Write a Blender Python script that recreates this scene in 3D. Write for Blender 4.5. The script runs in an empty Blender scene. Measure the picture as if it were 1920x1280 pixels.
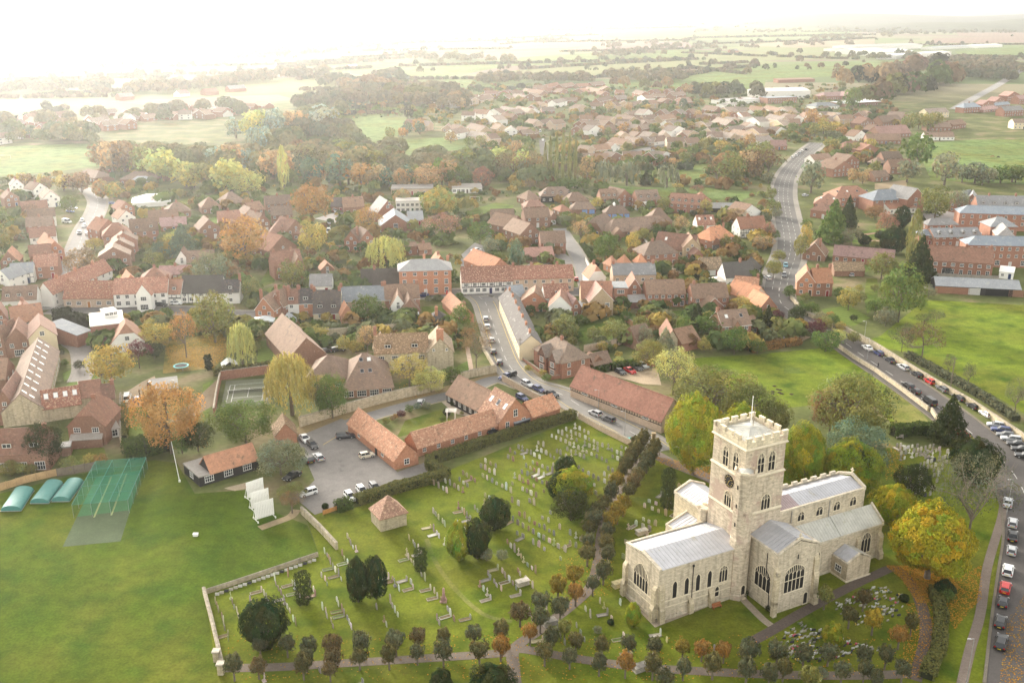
import bpy, math, random
import numpy as np
from mathutils import Vector, Matrix
R = math.radians
sc = bpy.context.scene
COL = sc.collection
# ------------------------------------------------------------ camera, sky, sun
FOC, CAMH = 1850.0, 98.0
PITCH = math.atan(630 / FOC)
cam = bpy.data.cameras.new('camera'); camo = bpy.data.objects.new('camera', cam); COL.objects.link(camo)
cam.sensor_width = 36; cam.lens = FOC / 1920 * 36; cam.clip_start = 1; cam.clip_end = 60000
camo.location = (0, 0, CAMH); camo.rotation_euler = (math.pi / 2 - PITCH, 0, 0)
sc.camera = camo
SUN_AZ, SUN_EL = R(-31), R(18)
w = bpy.data.worlds.new('World'); sc.world = w; w.use_nodes = True
nt = w.node_tree; bg = nt.nodes['Background']; sky = nt.nodes.new('ShaderNodeTexSky')
sky.sky_type = 'NISHITA'; sky.sun_disc = False; sky.sun_elevation = SUN_EL; sky.sun_rotation = SUN_AZ
sky.air_density = 1.0; sky.dust_density = 2.0; sky.ozone_density = 0.6
hs = nt.nodes.new('ShaderNodeHueSaturation'); hs.inputs['Saturation'].default_value = .25; wt = nt.nodes.new('ShaderNodeMix'); wt.data_type = 'RGBA'; wt.blend_type = 'MULTIPLY'; wt.inputs[0].default_value = 1; wt.inputs[7].default_value = (1, .945, .855, 1)   # thin overcast takes the blue out of the sky
nt.links.new(sky.outputs[0], hs.inputs['Color']); nt.links.new(hs.outputs[0], wt.inputs[6]); nt.links.new(wt.outputs[2], bg.inputs[0]); bg.inputs[1].default_value = 0.15
sl = bpy.data.lights.new('sun', 'SUN'); so = bpy.data.objects.new('sun', sl); COL.objects.link(so)
sl.energy = 1.2; sl.angle = R(11); sl.color = (1.0, 0.94, 0.84)
sd = Vector((math.sin(SUN_AZ) * math.cos(SUN_EL), math.cos(SUN_AZ) * math.cos(SUN_EL), math.sin(SUN_EL)))
so.rotation_euler = sd.to_track_quat('Z', 'Y').to_euler(); so.location = (-300, 300, 400)
sc.view_settings.view_transform = 'Standard'; sc.view_settings.look = 'None'
sc.view_settings.exposure = 2.12; sc.view_settings.gamma = 1
sc.cycles.use_denoising = True; sc.cycles.denoising_prefilter = 'NONE'
sc.cycles.max_bounces = 5; sc.cycles.diffuse_bounces = 3; sc.cycles.caustics_reflective = False; sc.cycles.caustics_refractive = False; sc.cycles.volume_bounces = 0; sc.cycles.transparent_max_bounces = 8
HAZE_DENSITY, HAZE_G = 0.00013, 0.72

# ------------------------------------------------------------ pixel of the survey photo -> ground point
_s, _c = math.sin(PITCH), math.cos(PITCH)
def P(u, v, z=0.0):
    x = (u - 960) / FOC; y = (640 - v) / FOC
    t = (z - CAMH) / (-_s + y * _c)
    return Vector((x * t, (_c + y * _s) * t, z))
def Pj(x, y, z):
    fw = y * _c - (z - CAMH) * _s; up = y * _s + (z - CAMH) * _c
    return 960 + FOC * x / fw, 640 - FOC * up / fw
def mpp(u, v):                                   # metres per photo pixel at a ground point
    p = P(u, v); return (p.y * _c + CAMH * _s) / FOC
def hgt(u, vb, vt):                              # height of something standing at (u,vb) whose top shows at vt
    p = P(u, vb); y = (640 - vt) / FOC
    return max(.5, CAMH + p.y * (-_s + y * _c) / (_c + y * _s))

# ------------------------------------------------------------ tagging
LANDMARKS = []; THINGS = []
def tag(o, label, cat, group=None):
    o['label'] = label; o['category'] = cat
    if group: o['group'] = group
    THINGS.append(o); return o
def thing(name, label, cat, loc, rz=0.0, group=None):
    o = bpy.data.objects.new(name, None); COL.objects.link(o); o.empty_display_size = .3
    o.location = loc; o.rotation_euler = (0, 0, rz)
    return tag(o, label, cat, group)
def landmark(phrase, u, v): p = P(u, v); LANDMARKS.append((phrase, p.x, p.y))
def add(name, me, parent=None, loc=(0, 0, 0), rz=0.0, color=None, scale=None):
    o = bpy.data.objects.new(name, me); COL.objects.link(o); o.location = loc; o.rotation_euler = (0, 0, rz)
    if parent is not None: o.parent = parent
    if color is not None: o.color = (*color, 1)
    if scale is not None: o.scale = scale
    return o
def struct(name, me, color=None):
    o = add(name, me, None, color=color); o['kind'] = 'structure'; return o
def stuff(o): o['kind'] = 'stuff'; return o

# ------------------------------------------------------------ mesh builder
class MB:
    def __init__(s): s.v = []; s.f = []; s.m = []
    def poly(s, pts, m=0):
        n = len(s.v); s.v += [tuple(p) for p in pts]; s.f.append(list(range(n, n + len(pts)))); s.m.append(m)
    def box(s, x0, x1, y0, y1, z0, z1, m=0):
        n = len(s.v)
        s.v += [(x0, y0, z0), (x1, y0, z0), (x1, y1, z0), (x0, y1, z0), (x0, y0, z1), (x1, y0, z1), (x1, y1, z1), (x0, y1, z1)]
        for q in ((0, 3, 2, 1), (4, 5, 6, 7), (0, 1, 5, 4), (1, 2, 6, 5), (2, 3, 7, 6), (3, 0, 4, 7)):
            s.f.append([n + i for i in q]); s.m.append(m)
    def loft(s, rings, m=0, caps=True):                 # rings of equal length
        n = len(s.v); k = len(rings[0])
        for r in rings: s.v += [tuple(p) for p in r]
        for i in range(len(rings) - 1):
            for j in range(k):
                a = n + i * k + j; b = n + i * k + (j + 1) % k
                s.f.append([a, b, b + k, a + k]); s.m.append(m)
        if caps:
            s.f.append([n + j for j in range(k - 1, -1, -1)]); s.m.append(m)
            s.f.append([n + (len(rings) - 1) * k + j for j in range(k)]); s.m.append(m)
    def prism(s, pts, z0, z1, m=0): s.loft([[(x, y, z0) for x, y in pts], [(x, y, z1) for x, y in pts]], m)
    def tube(s, p, q, r0, r1=None, n=6, m=0):
        p = Vector(p); q = Vector(q); d = (q - p).normalized(); r1 = r0 if r1 is None else r1
        a = d.orthogonal().normalized(); b = d.cross(a)
        an = [2 * math.pi * i / n for i in range(n)]
        s.loft([[p + (a * math.cos(t) + b * math.sin(t)) * r0 for t in an], [q + (a * math.cos(t) + b * math.sin(t)) * r1 for t in an]], m)
    def bar(s, p, q, wd, m=0): s.tube(p, q, wd * .5, wd * .5, 4, m)
    def slab(s, faces, t, m=0, mu=None):                # roof skin: top faces, a copy t lower, a rim
        key = {}; vs = []
        def idx(p):
            k = (round(p[0], 3), round(p[1], 3), round(p[2], 3))
            if k not in key: key[k] = len(vs); vs.append(k)
            return key[k]
        fs = [[idx(p) for p in f] for f in faces]; n = len(s.v); k = len(vs)
        s.v += vs + [(x, y, z - t) for x, y, z in vs]
        ed = {}
        for f in fs:
            s.f.append([n + i for i in f]); s.m.append(m)
            s.f.append([n + k + i for i in reversed(f)]); s.m.append(m if mu is None else mu)
            for i in range(len(f)):
                e = (f[i], f[(i + 1) % len(f)])
                if (e[1], e[0]) in ed: del ed[(e[1], e[0])]
                else: ed[e] = 1
        for a, b in ed:
            s.f.append([n + a, n + k + a, n + k + b, n + b]); s.m.append(m if mu is None else mu)
    def mesh(s, name, mats, smooth=False):
        me = bpy.data.meshes.new(name); me.from_pydata(s.v, [], s.f)
        for mt in mats: me.materials.append(mt)
        if len(mats) > 1: me.polygons.foreach_set('material_index', s.m)
        if smooth: me.polygons.foreach_set('use_smooth', [True] * len(s.f))
        me.update(); return me
    def build(s, name, mats, parent=None, loc=(0, 0, 0), rz=0.0, color=None, smooth=False):
        if not isinstance(mats, (list, tuple)): mats = [mats]
        return add(name, s.mesh(name, mats, smooth), parent, loc, rz, color)

# ------------------------------------------------------------ materials
MATS = {}
def material(name, base=None, courses=None, rough=.85, noise=((.6, .25),), spots=None, bump=0.0, metal=0.0, spec=.25, world=False, tint2=None, stripes=None):
    """base None: the object's own colour. noise: (cycles per metre, amplitude) layers. spots: (scale, colour, amount)."""
    m = bpy.data.materials.new(name); m.use_nodes = True; t = m.node_tree; n = t.nodes; L = t.links
    b = n['Principled BSDF']; b.inputs['Roughness'].default_value = rough; b.inputs['Metallic'].default_value = metal
    b.inputs['Specular IOR Level'].default_value = spec
    if base is None: src = n.new('ShaderNodeObjectInfo').outputs['Color']
    else:
        rgb = n.new('ShaderNodeRGB'); rgb.outputs[0].default_value = (*base, 1); src = rgb.outputs[0]
    if world: co = n.new('ShaderNodeNewGeometry').outputs['Position']
    else: co = n.new('ShaderNodeTexCoord').outputs['Object']
    last = None
    if courses:                                   # stone courses: noise stretched along the wall, and streaks running down it
        def stretched(sc_, lo, hi, a0, a1):
            nonlocal src_
            mp = n.new('ShaderNodeMapping'); mp.inputs['Scale'].default_value = sc_; L.new(co, mp.inputs[0]); nz = n.new('ShaderNodeTexNoise'); nz.inputs['Scale'].default_value = 1; nz.inputs['Detail'].default_value = 3; L.new(mp.outputs[0], nz.inputs['Vector'])
            mr = n.new('ShaderNodeMapRange'); mr.inputs[1].default_value = lo; mr.inputs[2].default_value = hi; mr.inputs[3].default_value = a0; mr.inputs[4].default_value = a1; L.new(nz.outputs['Fac'], mr.inputs[0])
            mx = n.new('ShaderNodeMix'); mx.data_type = 'RGBA'; mx.blend_type = 'MULTIPLY'; mx.inputs[0].default_value = 1; L.new(src_, mx.inputs[6]); L.new(mr.outputs[0], mx.inputs[7]); src_ = mx.outputs[2]
        src_ = src; stretched((1.1, 1.1, 4.5), .3, .7, 1 - courses, 1 + courses * .8); stretched((1.4, 1.4, .16), .5, .72, 1.04, .72); src = src_
    if tint2:
        for (scale, colr, lo, hi) in tint2:
            nz = n.new('ShaderNodeTexNoise'); nz.inputs['Scale'].default_value = scale; nz.inputs['Detail'].default_value = 4; L.new(co, nz.inputs['Vector'])
            mr = n.new('ShaderNodeMapRange'); mr.inputs[1].default_value = lo; mr.inputs[2].default_value = hi; L.new(nz.outputs['Fac'], mr.inputs[0])
            mx = n.new('ShaderNodeMix'); mx.data_type = 'RGBA'; L.new(mr.outputs[0], mx.inputs[0]); L.new(src, mx.inputs[6]); mx.inputs[7].default_value = (*colr, 1)
            src = mx.outputs[2]
    for (scale, amp) in noise:
        nz = n.new('ShaderNodeTexNoise'); nz.inputs['Scale'].default_value = scale; nz.inputs['Detail'].default_value = 3; nz.inputs['Roughness'].default_value = .65
        L.new(co, nz.inputs['Vector'])
        mr = n.new('ShaderNodeMapRange'); mr.inputs[1].default_value = .25; mr.inputs[2].default_value = .75
        mr.inputs[3].default_value = 1 - amp; mr.inputs[4].default_value = 1 + amp; L.new(nz.outputs['Fac'], mr.inputs[0])
        mx = n.new('ShaderNodeMix'); mx.data_type = 'RGBA'; mx.blend_type = 'MULTIPLY'; mx.inputs[0].default_value = 1
        L.new(src, mx.inputs[6]); L.new(mr.outputs[0], mx.inputs[7]); src = mx.outputs[2]; last = nz.outputs['Fac']
    if stripes:                                   # mown or drilled bands: (metres, angle, amount)
        mp = n.new('ShaderNodeMapping'); mp.inputs['Rotation'].default_value = (0, 0, R(stripes[1])); L.new(co, mp.inputs[0])
        wv = n.new('ShaderNodeTexWave'); wv.inputs['Scale'].default_value = .314 / stripes[0]; wv.inputs['Distortion'].default_value = .6; L.new(mp.outputs[0], wv.inputs[0])
        mr = n.new('ShaderNodeMapRange'); mr.inputs[3].default_value = 1 - stripes[2]; mr.inputs[4].default_value = 1 + stripes[2]; L.new(wv.outputs['Fac'], mr.inputs[0])
        mx = n.new('ShaderNodeMix'); mx.data_type = 'RGBA'; mx.blend_type = 'MULTIPLY'; mx.inputs[0].default_value = 1
        L.new(src, mx.inputs[6]); L.new(mr.outputs[0], mx.inputs[7]); src = mx.outputs[2]
    for sp in (spots or ()):
        nz = n.new('ShaderNodeTexNoise'); nz.inputs['Scale'].default_value = sp[0]; nz.inputs['Detail'].default_value = 5; nz.inputs['Roughness'].default_value = .7; L.new(co, nz.inputs['Vector'])
        mr = n.new('ShaderNodeMapRange'); mr.inputs[1].default_value = .62 - .2 * sp[2]; mr.inputs[2].default_value = .70 - .2 * sp[2]; mr.inputs[4].default_value = .85; L.new(nz.outputs['Fac'], mr.inputs[0])
        mx = n.new('ShaderNodeMix'); mx.data_type = 'RGBA'; L.new(mr.outputs[0], mx.inputs[0]); L.new(src, mx.inputs[6]); mx.inputs[7].default_value = (*sp[1], 1); src = mx.outputs[2]
    L.new(src, b.inputs['Base Color'])
    if bump and last is not None:
        bp = n.new('ShaderNodeBump'); bp.inputs['Strength'].default_value = bump; bp.inputs['Distance'].default_value = .05; L.new(last, bp.inputs['Height']); L.new(bp.outputs[0], b.inputs['Normal'])
    MATS[name] = m; return m
M_brick = material('brickwork', noise=((.35, .12), (2.2, .22)), spots=((1.1, (.42, .33, .26), .05),), bump=.3)
M_render = material('painted_render', noise=((.4, .08), (3, .05)), rough=.8)
M_stone = material('limestone', courses=.24, noise=((.25, .14), (1.6, .2), (6, .12)), spots=((.5, (.38, .32, .24), .1), (1.3, (.66, .58, .45), .12), (.8, (.18, .16, .13), -.04)), bump=.4)
M_towerstone = material('weathered_tower_stone', courses=.26, noise=((.3, .14), (1.8, .2), (6, .14)), spots=((.22, (.42, .31, .25), .42), (.9, (.60, .50, .35), .1), (.7, (.15, .13, .1), -.08)), bump=.4)
M_tile = material('clay_tiles', noise=((.25, .16), (1.3, .2), (5, .22)), spots=((.6, (.13, .10, .07), .2), (1.5, (.36, .22, .15), .15)), bump=.4)
M_oldtile = material('old_mottled_tiles', noise=((.4, .15), (2.6, .34), (7, .25)), spots=((2.2, (.62, .42, .28), .42), (1.3, (.17, .11, .075), .32)), bump=.5)
M_slate = material('slates', noise=((.3, .12), (2.2, .16), (6, .12)), spots=((.6, (.36, .36, .33), .2),), rough=.85, spec=.08, bump=.2)
M_thatch = material('thatch', noise=((.4, .2), (3, .25)), bump=.5)
M_lead = material('lead_sheet', (.43, .43, .45), rough=.45, noise=((.2, .12), (1.1, .1)), spots=((.35, (.36, .34, .28), .02),), spec=.5, metal=.25)
M_leadgreen = material('stained_lead_sheet', (.50, .49, .44), rough=.5, noise=((.3, .15), (1.5, .12)), spots=((.4, (.38, .37, .26), .06),), metal=0)
M_leadpink = material('dull_purple_lead', (.34, .27, .27), rough=.55, noise=((.3, .15), (1.5, .12)), metal=.15)
M_white = material('white_paint', (.78, .77, .73), rough=.6, noise=((2, .05),))
M_dark = material('window_glass', (.025, .028, .033), rough=.15, noise=((.8, .3),), spec=.5)
M_leadedglass = material('leaded_glass', (.022, .02, .02), rough=.5, noise=((3, .4),))
M_black = material('black_weatherboard', (.028, .026, .025), rough=.7, noise=((.5, .2), (4, .2)))
M_paint = material('plain_paint', rough=.6, noise=((1.5, .1),))
M_trim = material('dressed_stone', (.64, .56, .42), noise=((.8, .12), (4, .1)))
M_car = material('car_paint', rough=.28, noise=((.5, .03),), spec=.5)
M_rubber = material('tyre_rubber', (.02, .02, .02), rough=.8)
M_metal = material('grey_metal', (.42, .42, .42), rough=.4, metal=.5)
M_lamp = material('lamp_lens', rough=.2)
M_wood = material('weathered_wood', noise=((.8, .2), (5, .2)))
M_bark = material('bark', (.16, .13, .10), noise=((2, .25), (9, .2)))
M_grass = material('grass', world=True, rough=.95, noise=((.012, .14), (.09, .18), (.45, .22), (2.2, .28)), tint2=((.03, (.125, .125, .018), .44, .72), (.15, (.035, .075, .006), .48, .78)), spec=.05)
M_wooded = material('wooded_hill', world=True, rough=.95, noise=((.002, .3), (.012, .4), (.05, .35)), spec=.05)
M_field = material('far_field', world=True, rough=.95, noise=((.004, .12), (.03, .1)), spec=.05, tint2=((.01, (.17, .16, .07), .5, .85),))
M_plough = material('ploughland', world=True, rough=.95, noise=((.01, .1), (.06, .1)), stripes=(14, 25, .06), spec=.05)
M_stripe = material('mown_lawn', world=True, rough=.95, noise=((.1, .12), (.8, .12)), stripes=(1.6, 62, .12), spec=.05)
M_asphalt = material('asphalt', world=True, rough=.9, noise=((.05, .14), (.5, .12), (3, .12)), spots=((.12, (.11, .105, .10), .02),), spec=.15)
M_gravel = material('gravel', world=True, rough=.95, noise=((.2, .12), (1.5, .15), (6, .2)))
M_soil = material('bare_soil', world=True, rough=.95, noise=((.2, .2), (1.5, .2)))
M_mark = material('road_paint', (.42, .41, .38), noise=((.6, .2), (5, .2)))
M_markyellow = material('yellow_road_paint', (.55, .42, .12), noise=((.6, .2), (5, .2)))
def leafmat(name):
    m = bpy.data.materials.new(name); m.use_nodes = True; t = m.node_tree; n = t.nodes; L = t.links
    n.remove(n['Principled BSDF']); out = n['Material Output']
    oi = n.new('ShaderNodeObjectInfo'); at = n.new('ShaderNodeAttribute'); at.attribute_name = 'tint'
    mx = n.new('ShaderNodeMix'); mx.data_type = 'RGBA'; mx.blend_type = 'MULTIPLY'; mx.inputs[0].default_value = 1
    L.new(oi.outputs['Color'], mx.inputs[6]); L.new(at.outputs['Color'], mx.inputs[7])
    d = n.new('ShaderNodeBsdfDiffuse'); tr = n.new('ShaderNodeBsdfTranslucent'); ms = n.new('ShaderNodeMixShader'); ms.inputs[0].default_value = .3
    L.new(mx.outputs[2], d.inputs[0]); L.new(mx.outputs[2], tr.inputs[0]); L.new(d.outputs[0], ms.inputs[1]); L.new(tr.outputs[0], ms.inputs[2]); L.new(ms.outputs[0], out.inputs[0])
    return m
M_leaf = leafmat('foliage')
def netmat(name, col, alpha):
    m = bpy.data.materials.new(name); m.use_nodes = True; t = m.node_tree; n = t.nodes; L = t.links
    n.remove(n['Principled BSDF']); out = n['Material Output']
    d = n.new('ShaderNodeBsdfDiffuse'); d.inputs[0].default_value = (*col, 1); tr = n.new('ShaderNodeBsdfTransparent'); ms = n.new('ShaderNodeMixShader'); ms.inputs[0].default_value = alpha
    L.new(tr.outputs[0], ms.inputs[1]); L.new(d.outputs[0], ms.inputs[2]); L.new(ms.outputs[0], out.inputs[0]); return m
M_net = netmat('cricket_netting', (.03, .17, .11), .30)
WALL = dict(b=((.30, .15, .10), M_brick, 'red brick'), n=((.25, .14, .095), M_brick, 'brown brick'), o=((.42, .20, .12), M_brick, 'orange brick'),
            w=((.74, .72, .67), M_render, 'white'), s=((.46, .39, .27), M_stone, 'stone'), c=((.66, .56, .38), M_render, 'cream'),
            k=((.03, .028, .027), M_black, 'black-boarded'), y=((.45, .34, .22), M_brick, 'buff brick'), p=((.50, .38, .28), M_brick, 'pale brick'))
ROOF = dict(r=((.235, .125, .085), M_tile, 'red-brown'), o=((.37, .185, .11), M_tile, 'orange'), n=((.20, .13, .09), M_tile, 'brown'),
            O=((.34, .18, .115), M_oldtile, 'mottled orange'), R=((.27, .125, .085), M_oldtile, 'mottled red'), M=((.21, .15, .09), M_oldtile, 'mossy brown'),
            g=((.24, .245, .25), M_slate, 'grey slate'), k=((.075, .068, .06), M_thatch, 'dark thatch'), d=((.085, .072, .065), M_tile, 'dark brown'),
            p=((.32, .19, .16), M_tile, 'pink'), t=((.23, .175, .135), M_tile, 'tan'), T=((.27, .12, .078), M_tile, 'red'), w=((.62, .61, .58), M_render, 'white'), f=((.27, .26, .245), M_slate, 'pale grey'), q=((.17, .155, .145), M_slate, 'pale grey'))

# ------------------------------------------------------------ foliage
rng = np.random.default_rng(7)
def leaf_mesh(name, c, nrm, size, tint, asp=1.0, up=0.0, mat=None):
    N = len(c); r = rng.normal(size=(N, 3)); r[:, 2] += up * 3
    t = np.cross(nrm, r); b = np.cross(t, nrm) if False else np.cross(nrm, t)
    t /= np.linalg.norm(t, axis=1, keepdims=True) + 1e-9; b /= np.linalg.norm(b, axis=1, keepdims=True) + 1e-9
    s = size[:, None]
    t = t * s; b = b * s * asp
    V = np.stack([c - t * .9 - b, c + t * .55 - b * .8, c + t + b * .9, c - t * .6 + b], 1).reshape(-1, 3)
    return quad_mesh(name, V, np.repeat(tint, 4, 0), mat or M_leaf)
def quad_mesh(name, V, T, mat):
    N = len(V) // 4; me = bpy.data.meshes.new(name)
    me.vertices.add(4 * N); me.vertices.foreach_set('co', V.astype(np.float32).ravel())
    me.loops.add(4 * N); me.loops.foreach_set('vertex_index', np.arange(4 * N, dtype=np.int32))
    me.polygons.add(N); me.polygons.foreach_set('loop_start', np.arange(0, 4 * N, 4, dtype=np.int32)); me.polygons.foreach_set('loop_total', np.full(N, 4, np.int32))
    me.materials.append(mat); me.update(calc_edges=True)
    at = me.attributes.new('tint', 'FLOAT_COLOR', 'POINT'); at.data.foreach_set('color', np.hstack([T, np.ones((4 * N, 1))]).astype(np.float32).ravel())
    return me
def unit(n):
    d = rng.normal(size=(n, 3)); return d / np.linalg.norm(d, axis=1, keepdims=True)
def tints(nc, var=.28, hue=.16):
    v = 1 + rng.uniform(-var, var, nc); h = rng.uniform(-hue, hue, nc)
    return np.stack([v * (1 + h), v, v * (1 - h)], 1)
def crown_points(kind, N):
    """clump centres, clump radii, leaf positions and normals for a crown in a 1 x 1 x 1 box"""
    if kind in ('round', 'ball', 'spread'):
        nc = {'round': 70, 'horn': 150, 'yew': 60, 'ball': 34, 'spread': 60}[kind]
        z0, rz, low = {'round': (.53, .45, -.85), 'horn': (.53, .46, -.9), 'yew': (.5, .49, -.95), 'ball': (.66, .33, -1), 'spread': (.62, .34, -.6)}[kind]
        rc0 = {'round': .13, 'horn': .075, 'yew': .12, 'ball': .16, 'spread': .13}[kind]
        d = unit(nc * 3); d = d[d[:, 2] > low][:nc]; nc = len(d)
        rr = 1 - .45 * rng.random(nc) ** 2.2; lob = 1 + .10 * np.sin(3 * np.arctan2(d[:, 1], d[:, 0]) + rng.random() * 6) + .06 * np.sin(5 * d[:, 2] + rng.random() * 6)
        cc = d * (rr * lob)[:, None] * np.array([.5 - rc0 * .6, .5 - rc0 * .6, rz - rc0 * .6]) + [0, 0, z0]
        rc = rc0 * rng.uniform(.7, 1.35, nc)
        k = rng.integers(0, nc, N); u = unit(N); u = u + d[k] * .7; u[:, 2] += .25; u /= np.linalg.norm(u, axis=1, keepdims=True)
        p = cc[k] + u * (rc[k] * rng.uniform(.55, 1.05, N))[:, None]
        nr = u + .55 * unit(N)
        T = tints(nc)[k] * (1 + rng.uniform(-.15, .15, N))[:, None]
        f = rng.random(N) < {'round': .28, 'ball': .4, 'spread': .12}[kind]; n2 = f.sum(); v = unit(n2); v[:, 2] = np.maximum(v[:, 2], low + .1)          # inner fill
        p[f] = v * (rng.uniform(.62, .86, n2))[:, None] * np.array([.48, .48, rz]) + [0, 0, z0]; nr[f] = v + .6 * unit(n2)
        return p, nr, T
    if kind in ('yew', 'horn'):
        z0, rz = (.5, .49) if kind == 'yew' else (.53, .46); nc = 90 if kind == 'yew' else 240
        d = unit(N); tc = unit(nc); k = np.argmax(d @ tc.T, 1); near_ = np.take_along_axis(d @ tc.T, k[:, None], 1)[:, 0]
        bump = np.clip((near_ - .90) / .10, 0, 1); lobe = unit(13); lo = np.max(d @ lobe.T, 1); r = (.76 if kind == 'yew' else .70) + .20 * bump * rng.uniform(.4, 1.2, nc)[k] + .13 * np.clip((lo - .80) / .2, 0, 1) + rng.uniform(-.10, .06, N)
        prof = np.where(d[:, 2] > 0, 1 - (.22 if kind == 'horn' else .30) * d[:, 2] ** 2, 1 - .12 * d[:, 2] ** 2)
        a = np.arctan2(d[:, 1], d[:, 0]); r *= 1 + .05 * np.sin(3 * a + 1) + .04 * np.sin(2 * a + 5 * d[:, 2])
        p = d * (r * .5)[:, None]; p[:, :2] *= prof[:, None]; p[:, 2] = z0 + d[:, 2] * r * rz; p[:, 2] = np.maximum(p[:, 2], .01 + .03 * rng.random(N))
        T = tints(nc, .24, .18)[k] * (1 + rng.uniform(-.2, .2, N))[:, None]; T[:, 0] *= np.clip(.40 + .30 * bump + .50 * rng.random(nc)[k], .40, 1.12)      # greener leaves between the turned ones
        return p, d + .35 * tc[k] + [0, 0, .25] + .6 * unit(N), T
    if kind in ('cone', 'column', 'clip'):
        h = rng.random(N); 
        if kind == 'cone': h = 1 - np.sqrt(rng.random(N)) ; r = (1 - h) ** .85 * .5; z = .06 + h * .94
        elif kind == 'column': r = .5 * np.sin(np.pi * np.clip(h * .9 + .08, 0, 1)) ** .6; z = .05 + h * .95
        else: r = .5 * np.minimum(1, (1 - h) * 9 + .12) ** .5 * np.minimum(1, .75 + h * 2) ; z = .03 + h * .97
        a = rng.random(N) * 2 * np.pi
        lob = 1 + .12 * np.sin(a * 5 + z * 23) + .08 * np.sin(a * 3 - z * 41) + (.14 * np.sin(z * 75 + 2 * np.sin(a * 2)) if kind == 'cone' else 0)
        rr = r * lob * (1 - .35 * rng.random(N) ** 2)
        p = np.stack([rr * np.cos(a), rr * np.sin(a), z], 1)
        nr = np.stack([np.cos(a), np.sin(a), np.full(N, .5)], 1) + .6 * unit(N)
        k = ((a * 3).astype(int) * 31 + (z * 14).astype(int) * 7) % 97
        return p, nr, tints(97, .25, .12)[k] * (1 + rng.uniform(-.2, .2, N))[:, None]
    if kind == 'willow':
        ns = max(60, N // 14); d = unit(ns * 2); d = d[d[:, 2] > -.05][:ns]; ns = len(d)
        top = d * np.array([.47, .47, .38]) * (1 - .25 * rng.random(ns) ** 2)[:, None] + [0, 0, .58]
        ln = rng.uniform(.2, .5, ns) * np.clip(1.4 - d[:, 2], .3, 1)
        k = rng.integers(0, ns, N); q = rng.random(N)
        p = top[k].copy(); p[:, 2] = np.maximum(.04, p[:, 2] - q * ln[k]); p[:, :2] *= (1 + .12 * q)[:, None]; p += rng.normal(size=(N, 3)) * .012
        nr = d[k] * [1, 1, .15] + .4 * unit(N)
        return p, nr, tints(ns, .25, .1)[k]
    if kind == 'sparse':                                      # thin, half-bare crown
        return crown_points('spread', N)
PROTO = {}
def twig_mesh(name, seed, n1=7, levels=4, r0=.03, tilt=.5, trunk=.25):
    rd = random.Random(seed); mb = MB()
    def grow(p, d, ln, r, lv):
        q = p + d * ln; mb.tube(p, q, r, r * .7, 4 if lv < 2 else 3)
        if lv >= levels: return
        for i in range(3 if lv else n1):
            a = Vector((rd.gauss(0, 1), rd.gauss(0, 1), rd.gauss(.25, .6))).normalized()
            nd = (d * (1 - tilt) + a * (tilt + .2 * (lv > 0))).normalized(); nd.z = max(nd.z, -.1)
            grow(p + d * ln * rd.uniform(.6, 1), nd, ln * rd.uniform(.55, .85) if lv else rd.uniform(.24, .34), r * .55, lv + 1)
    grow(Vector((0, 0, -.02)), Vector((0, 0, 1)), trunk, r0, 0)
    zs = [v[2] for v in mb.v]; xs = [math.hypot(v[0], v[1]) for v in mb.v]
    sz = 1 / max(zs); sx = .5 / sorted(xs)[int(len(xs) * .985)]
    mb.v = [(x * sx, y * sx, z * sz) for x, y, z in mb.v]
    return mb.mesh(name, [M_bark])
TRUNKH = dict(round=.3, horn=.12, yew=.1, ball=.45, spread=.35, cone=.1, column=.1, clip=.06, willow=.3, sparse=.4, bare=.3)
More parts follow.
